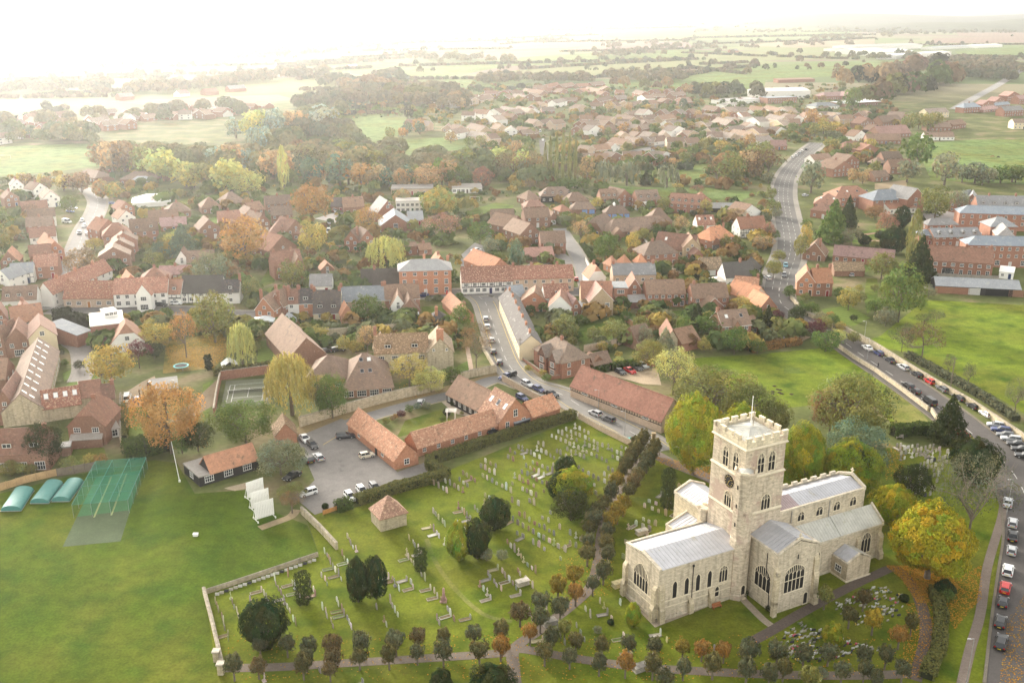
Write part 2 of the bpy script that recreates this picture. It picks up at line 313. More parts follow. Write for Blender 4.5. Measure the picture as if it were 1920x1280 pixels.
def proto(kind, lod, var):
    key = (kind, lod, var)
    if key in PROTO: return PROTO[key]
    N = {'round': (7000, 2200, 420), 'horn': (16000, 4000, 600), 'yew': (5200, 1500, 350), 'ball': (1500, 500, 160), 'spread': (5200, 1500, 320), 'cone': (4200, 1400, 300), 'column': (4200, 1500, 320),
         'clip': (3600, 1200, 300), 'willow': (7500, 2600, 420), 'sparse': (3200, 1400, 240), 'bare': (3600, 1300, 240)}[kind][lod]
    s = {'round': .62, 'horn': .60, 'yew': .62, 'ball': .66, 'spread': .6, 'cone': .62, 'column': .50, 'clip': .55, 'willow': .55, 'sparse': .42, 'bare': .30}[kind] / math.sqrt(N)
    p, nr, T = crown_points('spread' if kind in ('sparse', 'bare') else kind, N)
    nr /= np.linalg.norm(nr, axis=1, keepdims=True) + 1e-9
    s *= {'yew': 1.7, 'horn': 1.4, 'clip': 1.6, 'column': 1.3, 'ball': 1.3, 'cone': 1.45, 'round': 1.12, 'willow': 1.15}.get(kind, 1)
    size = s * 1.35 * rng.uniform(.6, 1.35, N); asp = {'willow': 2.6, 'yew': 1.9, 'column': 2.2, 'clip': 1.6, 'horn': 1.3}.get(kind, 1.0)
    if kind in ('willow', 'yew', 'column', 'clip'): size *= .75
    crown = leaf_mesh('crown_' + kind, p, nr, size, T, asp, up=1.0 if asp > 1.5 else 0)
    if kind in ('bare', 'sparse', 'spread', 'round') and lod < 2:
        trunk = twig_mesh('limbs_' + kind, var * 17 + len(kind), 6, 4 if (kind in ('bare', 'sparse')) else 2, {'bare': .02}.get(kind, .028), .62, TRUNKH[kind])
        if kind == 'round': 
            for v in trunk.vertices: v.co.x *= .8; v.co.y *= .8; v.co.z *= .85
    else:
        mb = MB(); h = TRUNKH[kind] + .25
        mb.tube((0, 0, -.02), (0, 0, TRUNKH[kind]), .045, .034, 7)
        for i in range(5):
            a = i * 1.257 + var; mb.tube((0, 0, TRUNKH[kind] * .95), (.16 * math.cos(a), .16 * math.sin(a), h), .022, .008, 4)
        trunk = mb.mesh('trunk_' + kind, [M_bark])
    PROTO[key] = (crown, trunk); return PROTO[key]
LC = dict(g=((.075, .105, .028), 'green'), d=((.030, .037, .014), 'dark green'), o=((.25, .145, .055), 'orange'), y=((.24, .20, .06), 'yellow'), l=((.135, .135, .045), 'olive'),
          b=((.155, .105, .055), 'brown'), p=((.26, .26, .09), 'pale yellow-green'), u=((.075, .028, .03), 'purple'), e=((.135, .14, .085), 'grey-green'), t=((.26, .18, .09), 'tan'),
          G=((.20, .17, .016), 'golden'), s=((.17, .20, .15), 'silvery'), r=((.20, .11, .075), 'russet'), m=((.09, .12, .075), 'blue-green'), a=((.165, .165, .02), 'gold-tinged'))
KN = dict(round='broadleaf tree', horn='dense egg-shaped tree', yew='upright yew', ball='clipped round-headed lime', spread='spreading tree', cone='conifer', column='slim poplar', clip='clipped columnar yew',
          willow='weeping willow', sparse='thin half-bare tree', bare='bare-branched tree')
NM = dict(yew='yew_tree', clip='columnar_yew', cone='conifer_tree', column='poplar_tree', willow='willow_tree', ball='lime_tree', horn='hornbeam_tree')
rt = random.Random(11)
def tree(kind, u, vb, vt, wpx, c, label=None, group=None, name=None, cat='tree'):
    p = P(u, vb); m = mpp(u, vb); h = hgt(u, vb, vt); wd = wpx * m
    dist = p.length; lod = 0 if dist < 270 else 1 if dist < 560 else 2
    if h * 1.0 / m * .533 < 16: lod = max(lod, 1)
    cr, tk = proto(kind, lod, rt.randrange(3 if lod else 4))
    col, cw = LC[c]; j = rt.uniform(.88, 1.12); hj = rt.uniform(.93, 1.07)
    col = tuple(x * (.85 if kind == 'bare' else 1.6) for x in col); t = thing(name or NM.get(kind, 'tree'), label or f'{cw} {KN[kind]}', cat, p, rt.uniform(0, 6.28), group)
    t['auto'] = 0 if label else 1
    add('crown', cr, t, color=(col[0] * j * hj, col[1] * j, col[2] * j), scale=(wd, wd, h))
    add('trunk', tk, t, scale=(wd, wd, h) if kind != 'ball' else (wd * 1.3, wd * 1.3, h)); return t
FARTREES = []
def belt(u0, v0, u1, v1, n, hpx, wpx, cols, kinds='round', dv=4, seed=0, group='trees in a belt'):
    rd = random.Random(seed + n * 7 + int(u0) + int(v0))
    for i in range(n):
        f = (i + rd.uniform(.1, .9)) / n; u = u0 + (u1 - u0) * f; v = v0 + (v1 - v0) * f + rd.uniform(-dv, dv); s = rd.uniform(.75, 1.25)
        k = rd.choice(kinds.split())
        if v < 205: FARTREES.append((u, v, hpx * s * mpp(u, v), wpx * s * mpp(u, v), LC[rd.choice(cols)][0])); continue
        tree(k, u, v, v - hpx * s, wpx * rd.uniform(.8, 1.25) * s * (.45 if k == 'column' else .6 if k == 'cone' else 1), rd.choice(cols), group=group)
def hedge_mesh(pts, wd, h, dens, leaf, seed=0):
    """a run of clipped hedge along world points: a solid core covered with leaves"""
    mb = MB(); C = []; Nn = []
    for i in range(len(pts) - 1):
        a, b = Vector(pts[i]), Vector(pts[i + 1]); d = (b - a); L = d.length; d.normalize(); n = Vector((-d.y, d.x, 0))
        n2 = min(9000, int(L * (2 * h + wd) * dens)); t = rng.random(n2) * L; q = rng.random(n2) * (2 * h + wd)
        bulge = 1 + .10 * np.sin(t * .9 + i) + .06 * np.sin(t * 2.3)
        off = np.where(q < h, -wd / 2, np.where(q < h + wd, q - h - wd / 2, wd / 2)) * bulge
        z = np.where(q < h, q, np.where(q < h + wd, h, q - h - wd)) * (1 + .05 * np.sin(t * .7 + i * 2) + .03 * np.sin(t * 2.9))
        nl = np.where(q < h, -1, np.where(q < h + wd, 0, 1)); nz = np.where((q >= h) & (q < h + wd), 1, .25)
        C.append(np.stack([a.x + d.x * t + n.x * off, a.y + d.y * t + n.y * off, z], 1)); Nn.append(np.stack([n.x * nl, n.y * nl, nz], 1))
    C = np.concatenate(C); Nn = np.concatenate(Nn); Nn = Nn + .6 * unit(len(C)); Nn /= np.linalg.norm(Nn, axis=1, keepdims=True)
    C = C + rng.normal(size=C.shape) * leaf * .55
    return leaf_mesh('hedge', C, Nn, leaf * rng.uniform(.6, 1.2, len(C)), tints(len(C), .3, .12))
def hedge(label, px, wd, h, c, name='hedge', group=None):
    w0 = [P(*q) for q in px]; o = w0[0]; pts = [p - o for p in w0]; dist = o.length
    leaf = .16 if dist < 260 else .25 if dist < 500 else .5
    me = hedge_mesh(pts, wd, h, 1.6 / leaf ** 2 * .55, leaf)
    t = thing(name, label, 'hedge', o, 0, group)
    add('foliage', me, t, color=LC[c][0])
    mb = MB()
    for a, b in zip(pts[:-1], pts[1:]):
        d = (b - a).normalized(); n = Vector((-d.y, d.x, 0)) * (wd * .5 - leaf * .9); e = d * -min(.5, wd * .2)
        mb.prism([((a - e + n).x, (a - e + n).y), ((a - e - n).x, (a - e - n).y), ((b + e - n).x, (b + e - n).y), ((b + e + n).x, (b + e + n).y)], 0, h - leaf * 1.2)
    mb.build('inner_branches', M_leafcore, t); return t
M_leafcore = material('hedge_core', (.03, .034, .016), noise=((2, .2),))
# ------------------------------------------------------------ windows, doors, blocks, houses
CACHE = {}
def win_mesh(wd, h, bars, framed=True):
    k = ('w', round(wd, 2), round(h, 2), bars, framed)
    if k not in CACHE:
        mb = MB(); f = .09
        mb.box(-wd / 2 - .05, wd / 2 + .05, -.09, .02, -.1, 0.0); mb.box(-wd / 2, wd / 2, -.06, .02, h - f, h)
        mb.box(-wd / 2, -wd / 2 + f, -.06, .02, 0, h - f); mb.box(wd / 2 - f, wd / 2, -.06, .02, 0, h - f)
        nb = max(1, round(wd / .55)) - 1
        for i in range(nb): x = -wd / 2 + wd * (i + 1) / (nb + 1); mb.box(x - .035, x + .035, -.045, -.005, 0, h - f)
        if bars: mb.box(-wd / 2 + f, wd / 2 - f, -.04, -.008, h * .5 - .03, h * .5 + .03)
        g = MB(); g.poly([(-wd / 2 + .02, -.003, .02), (wd / 2 - .02, -.003, .02), (wd / 2 - .02, -.003, h - .02), (-wd / 2 + .02, -.003, h - .02)])
        if framed: CACHE[k] = (mb.mesh('window', [M_white]), g.mesh('pane', [M_dark]))
        else:
            mb.m = [0] * len(mb.f); n = len(mb.v); mb.v += g.v; mb.f.append([n, n + 1, n + 2, n + 3]); mb.m.append(1)
            CACHE[k] = (mb.mesh('window', [M_white, M_dark]), None)
    return CACHE[k]
RZ = dict(S=0, E=math.pi / 2, N=math.pi, W=-math.pi / 2)
def xf(o, rz, x, y): c, s = math.cos(rz), math.sin(rz); return (o[0] + c * x - s * y, o[1] + s * x + c * y)
class Frame:                                        # a block's own axes inside its thing
    def __init__(s, root, o, rz, L, d): s.root, s.o, s.rz, s.L, s.d = root, o, rz, L, d
    def at(s, x, y): return xf(s.o, s.rz, x, y)
    def face(s, fc, t):                              # t along the wall as seen from outside, left to right
        x, y = {'S': (t, 0), 'E': (s.L, t), 'N': (s.L - t, s.d), 'W': (0, s.d - t)}[fc]; return s.at(x, y)
    def put(s, name, me, fc, t, z, color=None, out=0.0):
        x, y = s.face(fc, t); r = s.rz + RZ[fc]; x += math.sin(r) * out; y -= math.cos(r) * out
        return add(name, me, s.root, (x, y, z), r, color)
    def build(s, mb, name, mats, color=None, par=None):
        if par is not None: return mb.build(name, mats, par, color=color)
        return mb.build(name, mats, s.root, (*s.o, 0), s.rz, color)
def window(fr, fc, t, z, wd, h, bars=1, near=True):
    a, b = win_mesh(wd, h, bars, near); o = fr.put('window', a, fc, t, z)
    if b: add('pane', b, o)
    return o
def door(fr, fc, t, col, wd=1.0, h=2.1, z=0.05):
    mb = MB(); mb.box(-wd / 2, wd / 2, -.05, .01, 0, h); mb.box(-wd / 2 - .09, -wd / 2, -.07, .01, 0, h + .1, 1); mb.box(wd / 2, wd / 2 + .09, -.07, .01, 0, h + .1, 1); mb.box(-wd / 2, wd / 2, -.07, .01, h, h + .1, 1)
    return fr.put('door', mb.mesh('door', [M_paint, M_white]), fc, t, z, col)
def roof_faces(L, d, he, hr, ty, ov=.35, vg=.15, hip=.9):
    """top faces; returns faces and gable polygons (x0 wall / x1 wall) heights"""
    if ty == 'f': return [[(-ov, -ov, he), (L + ov, -ov, he), (L + ov, d + ov, he), (-ov, d + ov, he)]]
    if ty == 'm': k = (hr - he) / d; return [[(-vg, -ov, he - k * ov), (L + vg, -ov, he - k * ov), (L + vg, d + vg, hr + k * vg), (-vg, d + vg, hr + k * vg)]]
    if ty == 'p':
        k = (hr - he) / (d / 2); e = he - k * ov; a = (L / 2, d / 2, hr); q = [(-ov, -ov, e), (L + ov, -ov, e), (L + ov, d + ov, e), (-ov, d + ov, e)]
        return [[q[i], q[(i + 1) % 4], a] for i in range(4)]
    if ty == 'x': return _swap(roof_faces(d, L, he, hr, 'g', ov, vg), L)
    if ty == 'hx': return _swap(roof_faces(d, L, he, hr, 'h', ov, vg, hip), L)
    if ty == 'kx': return _swap(roof_faces(d, L, he, hr, 'k', ov, vg, hip), L)
    k = (hr - he) / (d / 2); e = he - k * ov
    if ty == 'g':
        return [[(-vg, -ov, e), (L + vg, -ov, e), (L + vg, d / 2, hr), (-vg, d / 2, hr)], [(L + vg, d + ov, e), (-vg, d + ov, e), (-vg, d / 2, hr), (L + vg, d / 2, hr)]]
    if ty == 'h':
        i = min(d / 2 * hip, L * .46)
        return [[(-ov, -ov, e), (L + ov, -ov, e), (L - i, d / 2, hr), (i, d / 2, hr)], [(L + ov, d + ov, e), (-ov, d + ov, e), (i, d / 2, hr), (L - i, d / 2, hr)],
                [(-ov, d + ov, e), (-ov, -ov, e), (i, d / 2, hr)], [(L + ov, -ov, e), (L + ov, d + ov, e), (L - i, d / 2, hr)]]
    if ty == 'k':                                    # half hip
        zq = he + (hr - he) * .55; yq = d / 2 * .55; i = (d / 2 - yq) * .9
        return [[(-vg, -ov, e), (L + vg, -ov, e), (L + vg, yq, zq), (L - i, d / 2, hr), (i, d / 2, hr), (-vg, yq, zq)],
                [(L + vg, d + ov, e), (-vg, d + ov, e), (-vg, d - yq, zq), (i, d / 2, hr), (L - i, d / 2, hr), (L + vg, d - yq, zq)],
                [(-vg, d - yq, zq), (-vg, yq, zq), (i, d / 2, hr)], [(L + vg, yq, zq), (L + vg, d - yq, zq), (L - i, d / 2, hr)]]
def _swap(fs, L): return [[(L - y, x, z) for x, y, z in f] for f in fs]
def wall_mesh(L, d, he, hr, ty):
    mb = MB()
    if ty in ('x', 'kx', 'hx'):
        m2 = wall_mesh(d, L, he, hr, {'x': 'g', 'kx': 'k', 'hx': 'h'}[ty]); m2.v = [(L - y, x, z) for x, y, z in m2.v]; return m2
    if ty in ('f', 'h', 'p'): mb.box(0, L, 0, d, -.3, he - .02); return mb
    if ty == 'm': mb.loft([[(0, 0, -.3), (0, d, -.3), (0, d, hr - .1), (0, 0, he - .1)], [(L, 0, -.3), (L, d, -.3), (L, d, hr - .1), (L, 0, he - .1)]]); return mb
    if ty == 'g': r = [(0, -.3), (d, -.3), (d, he - .12), (d / 2, hr - .12), (0, he - .12)]
    else: zq = he + (hr - he) * .55; r = [(0, -.3), (d, -.3), (d, he - .12), (d * .725, zq - .12), (d * .275, zq - .12), (0, he - .12)]
    mb.loft([[(0, y, z) for y, z in r], [(L, y, z) for y, z in r]]); return mb
def chimney_mb(x, y, z0, z1, sx=.9, sy=.6, pots=2):
    mb = MB(); mb.box(x - sx / 2, x + sx / 2, y - sy / 2, y + sy / 2, z0, z1 - .2); mb.box(x - sx / 2 - .07, x + sx / 2 + .07, y - sy / 2 - .07, y + sy / 2 + .07, z1 - .2, z1)
    for i in range(pots):
        px = x + (i - (pots - 1) / 2) * sx / max(pots, 1) * .8; mb.tube((px, y, z1), (px, y, z1 + .45), .13, .1, 6, 1)
    return mb
def roof_z(L, d, he, hr, ty, x, y):
    if ty in ('g', 'h', 'k'): return he + (hr - he) * (1 - abs(y - d / 2) / (d / 2))
    if ty in ('x', 'hx', 'kx'): return he + (hr - he) * (1 - abs(x - L / 2) / (L / 2))
    if ty == 'm': return he + (hr - he) * y / d
    return hr if ty == 'p' else he
POTC = (.40, .17, .09)
def block(root, a, b, d, he, hr, ty, wc, rc, o, near):
    """one rectangular block: its own walls, roof, chimneys, dormers, windows and doors under the house"""
    rw = root.matrix_basis; ang = math.atan2(b.y - a.y, b.x - a.x); L = math.hypot(b.x - a.x, b.y - a.y)
    inv = root.rotation_euler.z; dx, dy = a.x - root.location.x, a.y - root.location.y
    fr = Frame(root, xf((0, 0), -inv, dx, dy), ang - inv, L, d)
    wcol, wm, _ = WALL[wc]; rcol, rm, _ = ROOF[rc]; jit = rt.uniform(.9, 1.1)
    fr.build(wall_mesh(L, d, he, hr, ty), 'wall', [wm], tuple(c * jit for c in wcol))
    rb = MB(); rb.slab(roof_faces(L, d, he, hr, ty, o.get('ov', .35 if ty != 'f' else .12), .15), .16 if ty != 'f' else .3, 0, 1 if o.get('barge') else None)
    if ty in ('g', 'h', 'k') and near:
        i = 0 if ty == 'g' else (d / 2 * .9 if ty == 'h' else d / 2 * .405); rb.tube((i - (.1 if ty == 'g' else 0), d / 2, hr + .02), (L - i, d / 2, hr + .02), .12, .12, 5)
    if ty in ('x',) and near: rb.tube((L / 2, -.1, hr + .02), (L / 2, d + .1, hr + .02), .12, .12, 5)
    jr = rt.uniform(.75, 1.2); jh = rt.uniform(.90, 1.08); jr *= 1.18; rcol = (rcol[0] * jh, rcol[1], rcol[2] / jh); roof = fr.build(rb, 'roof', [rm, M_white], tuple(c * jr for c in rcol))
    for ch in o.get('ch', ()):                       # chimneys: (x fraction, y fraction[, height above ridge])
        x, y = ch[0] * L, ch[1] * d; z = roof_z(L, d, he, hr, ty, x, y); sx = .9 if len(ch) < 4 else ch[3]
        chimney_mb(x, y, z - .8, max(z + .9, hr + (ch[2] if len(ch) > 2 else .9)), sx).build('chimney', [WALL[o.get('chc', 'b')][1], M_paint], roof, color=WALL[o.get('chc', 'b')][0])
    nd = o.get('dm', 0)                              # dormers along the front slope
    if nd:
        k = (hr - he) / (d / 2); w2 = o.get('dw', 1.5); hh = 1.5
        for i in range(nd):
            x = L * (i + .5) / nd; y0 = d * .10; z0 = he + k * y0; mb = MB()
            y1 = y0 + hh / k + .2
            mb.loft([[(x - w2 / 2, y0, z0 - .2), (x + w2 / 2, y0, z0 - .2), (x + w2 / 2, y0, z0 + hh * .75), (x, y0, z0 + hh * .75 + w2 * .45), (x - w2 / 2, y0, z0 + hh * .75)],
                     [(x - w2 / 2, y1, z0 - .2), (x + w2 / 2, y1, z0 - .2), (x + w2 / 2, y1, z0 + hh * .75), (x, y1, z0 + hh * .75 + w2 * .45), (x - w2 / 2, y1, z0 + hh * .75)]], 0)
            zt = z0 + hh * .75; ap = zt + w2 * .45; yb = d / 2
            mb.slab([[(x - w2 / 2 - .15, y0 - .15, zt - .1), (x, y0 - .15, ap + .05), (x, y1 + .6, ap + .05), (x - w2 / 2 - .15, y1, zt - .1)], [(x, y0 - .15, ap + .05), (x + w2 / 2 + .15, y0 - .15, zt - .1), (x + w2 / 2 + .15, y1, zt - .1), (x, y1 + .6, ap + .05)]], .1, 1)
            mb.box(x - w2 / 2 + .15, x + w2 / 2 - .15, y0 - .05, y0, z0 + .1, zt - .05, 2); mb.box(x - w2 / 2 + .27, x - .05, y0 - .07, y0 - .051, z0 + .2, zt - .15, 3); mb.box(x + .05, x + w2 / 2 - .27, y0 - .07, y0 - .051, z0 + .2, zt - .15, 3)
            mb.build('dormer', [wm if o.get('dmw') else M_paint, rm, M_white, M_dark], roof, color=rcol)
    ns = o.get('sky', 0)                             # rooflights
    for i in range(ns):
        k = (hr - he) / (d / 2); mb = MB(); rows = o.get('skr', 1); x = L * (i // rows + .5) / (ns / rows) if not o.get('skx') else L * o['skx'][i // rows]
        y0 = d * ((.22 + .16 * (i % rows)) if rows > 1 else .24); z0 = he + k * y0; y1 = y0 + .95; z1 = he + k * y1
        for (e, oo, mi) in ((.08, .05, 0), (0, .075, 1)): mb.poly([(x - .45 - e, y0 - e, z0 - k * e + oo), (x + .45 + e, y0 - e, z0 - k * e + oo), (x + .45 + e, y1 + e, z1 + k * e + oo), (x - .45 - e, y1 + e, z1 + k * e + oo)], mi)
        mb.build('rooflight', [M_metal, M_white if rt.random() < .75 else M_dark], roof)
    if o.get('tim') and he > 2:                      # dark timber framing on the front (and near gables)
        mb = MB(); n = max(3, int(L / o.get('ts', 1.2))); lo = o.get('tl', 0)
        for i in range(n + 1): x = L * i / n; mb.box(max(0, x - .09), min(L, x + .09), -.035, .0, lo, he - .15)
        for z in ([lo, he - .35] + ([he * .5] if he > 4 else [])): mb.box(0, L, -.045, .0, z, z + .2)
        if ty == 'x':
            for q in (-.3, -.15, 0, .15, .3): mb.box(L * (.5 + q) - .09, L * (.5 + q) + .09, -.035, 0, he - .15, he + (hr - he) * (1 - abs(q) * 2) - .3)
        fr.build(mb, 'timber_frame', [M_black])
    # windows: o['w'] = list of (face, n, z, w, h); default by height
    ws = o.get('w')
    if ws is None:
        n = max(1, int(L / 3.0)); wd = 1.15
        ws = [('S', n, .9, wd, 1.15)] + ([('S', n, 3.4, wd, 1.1)] if he > 4 else []) + ([('S', n, 6.2, wd, 1.05)] if he > 7.2 else [])
        if ty == 'x' and hr - he > 2.2: ws.append(('S', 1, he - .1 if he < 4 else he + .2, 1.0, .9))
        side = 'W' if a.x > 0 and False else None
        cx = (a.x + b.x) / 2; cy = (a.y + b.y) / 2
        vx, vy = -cx, -cy                            # towards the camera
        tx, ty_ = math.cos(ang), math.sin(ang)
        side = 'E' if vx * tx + vy * ty_ > 0 else 'W'
        if abs(vx * tx + vy * ty_) > .25 * math.hypot(vx, vy) and near and ty != 'hx':
            m = max(1, int(d / 4)); ws.append((side, m, .9, 1.0, 1.1)); 
            if he > 4: ws.append((side, m, 3.4, 1.0, 1.1))
    for (fc, n, z, wd, h) in ws:
        ln = L if fc in 'SN' else d
        for i in range(n):
            t = ln * (i + .5) / n
            if z < 1.5 and fc == 'S' and o.get('door', 1) and n > 1 and i == n // 2: t += .01; door(fr, fc, t, o.get('dc', rt.choice(((.03, .05, .12), (.25, .03, .03), (.04, .09, .06), (.55, .53, .5), (.09, .06, .04))))); continue
            if z + h > he - .1 and not (ty in ('x', 'kx') and fc in 'SN') and not (ty in 'gk' and fc in 'EW'): h = max(.5, he - .15 - z)
            window(fr, fc, t, z, wd, h, 1, near)
    for g in o.get('gd', ()):                        # garage or barn doors (fraction, width, height, colour)
        mb = MB(); mb.box(-g[1] / 2, g[1] / 2, -.06, .01, 0, g[2]); 
        for i in range(1, 5): mb.box(-g[1] / 2, g[1] / 2, -.075, -.06, g[2] * i / 5 - .015, g[2] * i / 5 + .015, 1)
        fr.put('garage_door' if o.get('gn', 1) else 'doorway', mb.mesh('garage_door', [M_paint, M_white if o.get('gn', 1) else M_black]), 'S', L * g[0], .05, g[3])
    return fr, roof
HOUSE_GROUP = None
def H(label, A, B, d, he, hr, ty, wc, rc, o=None, *wings, name='house', cat='house', lm=None, group=None):
    """A, B: where the two ends of the front eave stand; d depth, he eave height, hr ridge height"""
    o = o or {}; a = P(*A, he); b = P(*B, he); a.z = b.z = 0
    near = a.length < 520
    t = thing(name, label or f"{WALL[wc][2]} house with {ROOF[rc][2]} {'hipped roof' if ty in ('h','hx') else 'gable facing the viewer' if ty in ('x','kx') else 'roof'}", cat, a, math.atan2(b.y - a.y, b.x - a.x), group)
    t['auto'] = 0 if label else 1
    out = [block(t, a, b, d, he, hr, ty, wc, rc, o, near)]
    for wg in wings:
        (A2, B2, d2, e2, r2, y2, w2, c2) = wg[:8]; o2 = wg[8] if len(wg) > 8 else {}
        a2 = P(*A2, e2); b2 = P(*B2, e2); a2.z = b2.z = 0; out.append(block(t, a2, b2, d2, e2, r2, y2, w2, c2, o2, near))
    if lm: m = (a + b) / 2; LANDMARKS.append((lm, m.x, m.y))
    return t, out
def HX(fr, name, mb, mats, color=None): return fr.build(mb, name, mats, color)

# ------------------------------------------------------------ ground pieces
ZG = [0.0]
def flat(name, px, matl, color, z=.01, kind='structure', world=None):
    mb = MB(); pts = world or [P(*q) for q in px]; mb.poly([(p.x, p.y, z) for p in pts])
    if (pts[1] - pts[0]).cross(pts[2] - pts[1]).z < 0 and False: mb.f[0].reverse()
    me = mb.mesh(name, [matl]); me.validate()
    o = add(name, me, color=color); o['kind'] = kind; return o
def smooth(px, k=6):
    w0 = [P(*q) for q in px]; out = []
    for i in range(len(w0) - 1):
        p0, p1, p2, p3 = w0[max(i - 1, 0)], w0[i], w0[i + 1], w0[min(i + 2, len(w0) - 1)]
        for j in range(k):
            t = j / k; out.append(.5 * ((2 * p1) + (p2 - p0) * t + (2 * p0 - 5 * p1 + 4 * p2 - p3) * t * t + (3 * p1 - p0 - 3 * p2 + p3) * t ** 3))
    return out + [w0[-1]]
def offs(pts, o):
    r = []
    for i, p in enumerate(pts):
        d = (pts[min(i + 1, len(pts) - 1)] - pts[max(i - 1, 0)]).normalized(); r.append(p + Vector((-d.y, d.x, 0)) * o)
    return r
def ribbon(mb, pts, o0, o1, z, m=0):
    a = offs(pts, o0); b = offs(pts, o1)
    for i in range(len(pts) - 1): mb.poly([(a[i].x, a[i].y, z), (b[i].x, b[i].y, z), (b[i + 1].x, b[i + 1].y, z), (a[i + 1].x, a[i + 1].y, z)][::-1] if o1 > o0 else [(a[i].x, a[i].y, z), (b[i].x, b[i].y, z), (b[i + 1].x, b[i + 1].y, z), (a[i + 1].x, a[i + 1].y, z)], m)
def kerbed(mb, pts, o0, o1, z):
    a = offs(pts, o0); b = offs(pts, o1)
    mb.loft([[(a[i].x, a[i].y, 0), (b[i].x, b[i].y, 0), (b[i].x, b[i].y, z), (a[i].x, a[i].y, z)] for i in range(len(pts))])
ROADC = (.135, .128, .118)
ROADPTS = []
def road(name, px, wd, pl=1.6, pr=1.6, dash=None, z=.03, col=ROADC, edge=None, pc=(.24, .22, .19)):
    pts = smooth(px, 12); mb = MB(); ribbon(mb, pts, -wd / 2, wd / 2, z); struct(name, mb.mesh(name, [M_asphalt]), col); ROADPTS.extend((p.x, p.y, wd / 2 + 4) for p in pts)
    mb = MB()
    if pl: kerbed(mb, pts, wd / 2, wd / 2 + pl, .12)
    if pr: kerbed(mb, pts, -wd / 2 - pr, -wd / 2, .12)
    if mb.f: struct('pavement', mb.mesh('pavement', [M_gravel]), pc)
    if dash or edge:
        mb = MB()
        for off in (dash or ()):
            c = offs(pts, off); acc = 0
            for i in range(len(c) - 1):
                L = (c[i + 1] - c[i]).length; s = 0
                while s < L:
                    ph = (acc + s) % 8
                    if ph < 4:
                        e = min(L, s + 4 - ph); d = (c[i + 1] - c[i]).normalized(); n = Vector((-d.y, d.x, 0)) * .09; p, q = c[i] + d * s, c[i] + d * e
                        mb.poly([(p.x - n.x, p.y - n.y, z + .012), (q.x - n.x, q.y - n.y, z + .012), (q.x + n.x, q.y + n.y, z + .012), (p.x + n.x, p.y + n.y, z + .012)]); s = e + .001
                    else: s += 8 - ph
                acc += L
        if mb.f: struct('road_marking', mb.mesh('road_marking', [M_mark]))
        if edge:
            mb = MB()
            for e in edge: ribbon(mb, pts, e - .07, e + .07, z + .012)
            struct('yellow_line', mb.mesh('yellow_line', [M_markyellow]))
    return pts
def path(name, px, wd, col, z=.022, m=None): pts = smooth(px); mb = MB(); ribbon(mb, pts, -wd / 2, wd / 2, z); struct(name, mb.mesh(name, [m or M_gravel]), col); return pts
def wall(label, px, wd, h, wc='s', cap=True, name='garden_wall', cat='wall', auto=0):
    pts = [P(*q) for q in px]; o = pts[0]; q = [p - o for p in pts]; mb = MB(); a = offs(q, wd / 2); b = offs(q, -wd / 2)
    mb.loft([[(a[i].x, a[i].y, -.2), (b[i].x, b[i].y, -.2), (b[i].x, b[i].y, h), (a[i].x, a[i].y, h)] for i in range(len(q))])
    t = thing(name, label, cat, o); t['auto'] = auto
    mb.build('wall', [WALL[wc][1]], t, color=WALL[wc][0])
    if cap:
        mb = MB(); a = offs(q, wd / 2 + .06); b = offs(q, -wd / 2 - .06)
        mb.loft([[(a[i].x, a[i].y, h), (b[i].x, b[i].y, h), (b[i].x * .5 + a[i].x * .5, b[i].y * .5 + a[i].y * .5, h + .14)] for i in range(len(q))]); mb.build('coping', [M_stone], t, color=(.26, .225, .17))
    return t
def fence(label, px, h, c=(.42, .27, .14), step=1.9):
    pts = [P(*q) for q in px]; o = pts[0]; t = thing('board_fence', label, 'fence', o); t['auto'] = 0; mb = MB(); pm = MB()
    for i in range(len(pts) - 1):
        a, b = pts[i] - o, pts[i + 1] - o; d = (b - a); L = d.length; d.normalize(); n = Vector((-d.y, d.x, 0)); k = max(1, int(L / step))
        for j in range(k):
            p, q = a + d * (L * j / k), a + d * (L * (j + 1) / k); z = h + rt.uniform(-.05, .05)
            mb.loft([[(p + n * .02)[:2] + (0.05,), (p - n * .02)[:2] + (0.05,), (p - n * .02)[:2] + (z,), (p + n * .02)[:2] + (z,)], [(q + n * .02)[:2] + (0.05,), (q - n * .02)[:2] + (0.05,), (q - n * .02)[:2] + (z,), (q + n * .02)[:2] + (z,)]])
            pm.box(p.x - .06, p.x + .06, p.y - .06, p.y + .06, -.1, h + .12)
    mb.build('panel', [M_wood], t, color=c); pm.build('post', [M_wood], t, color=tuple(x * .8 for x in c)); return t

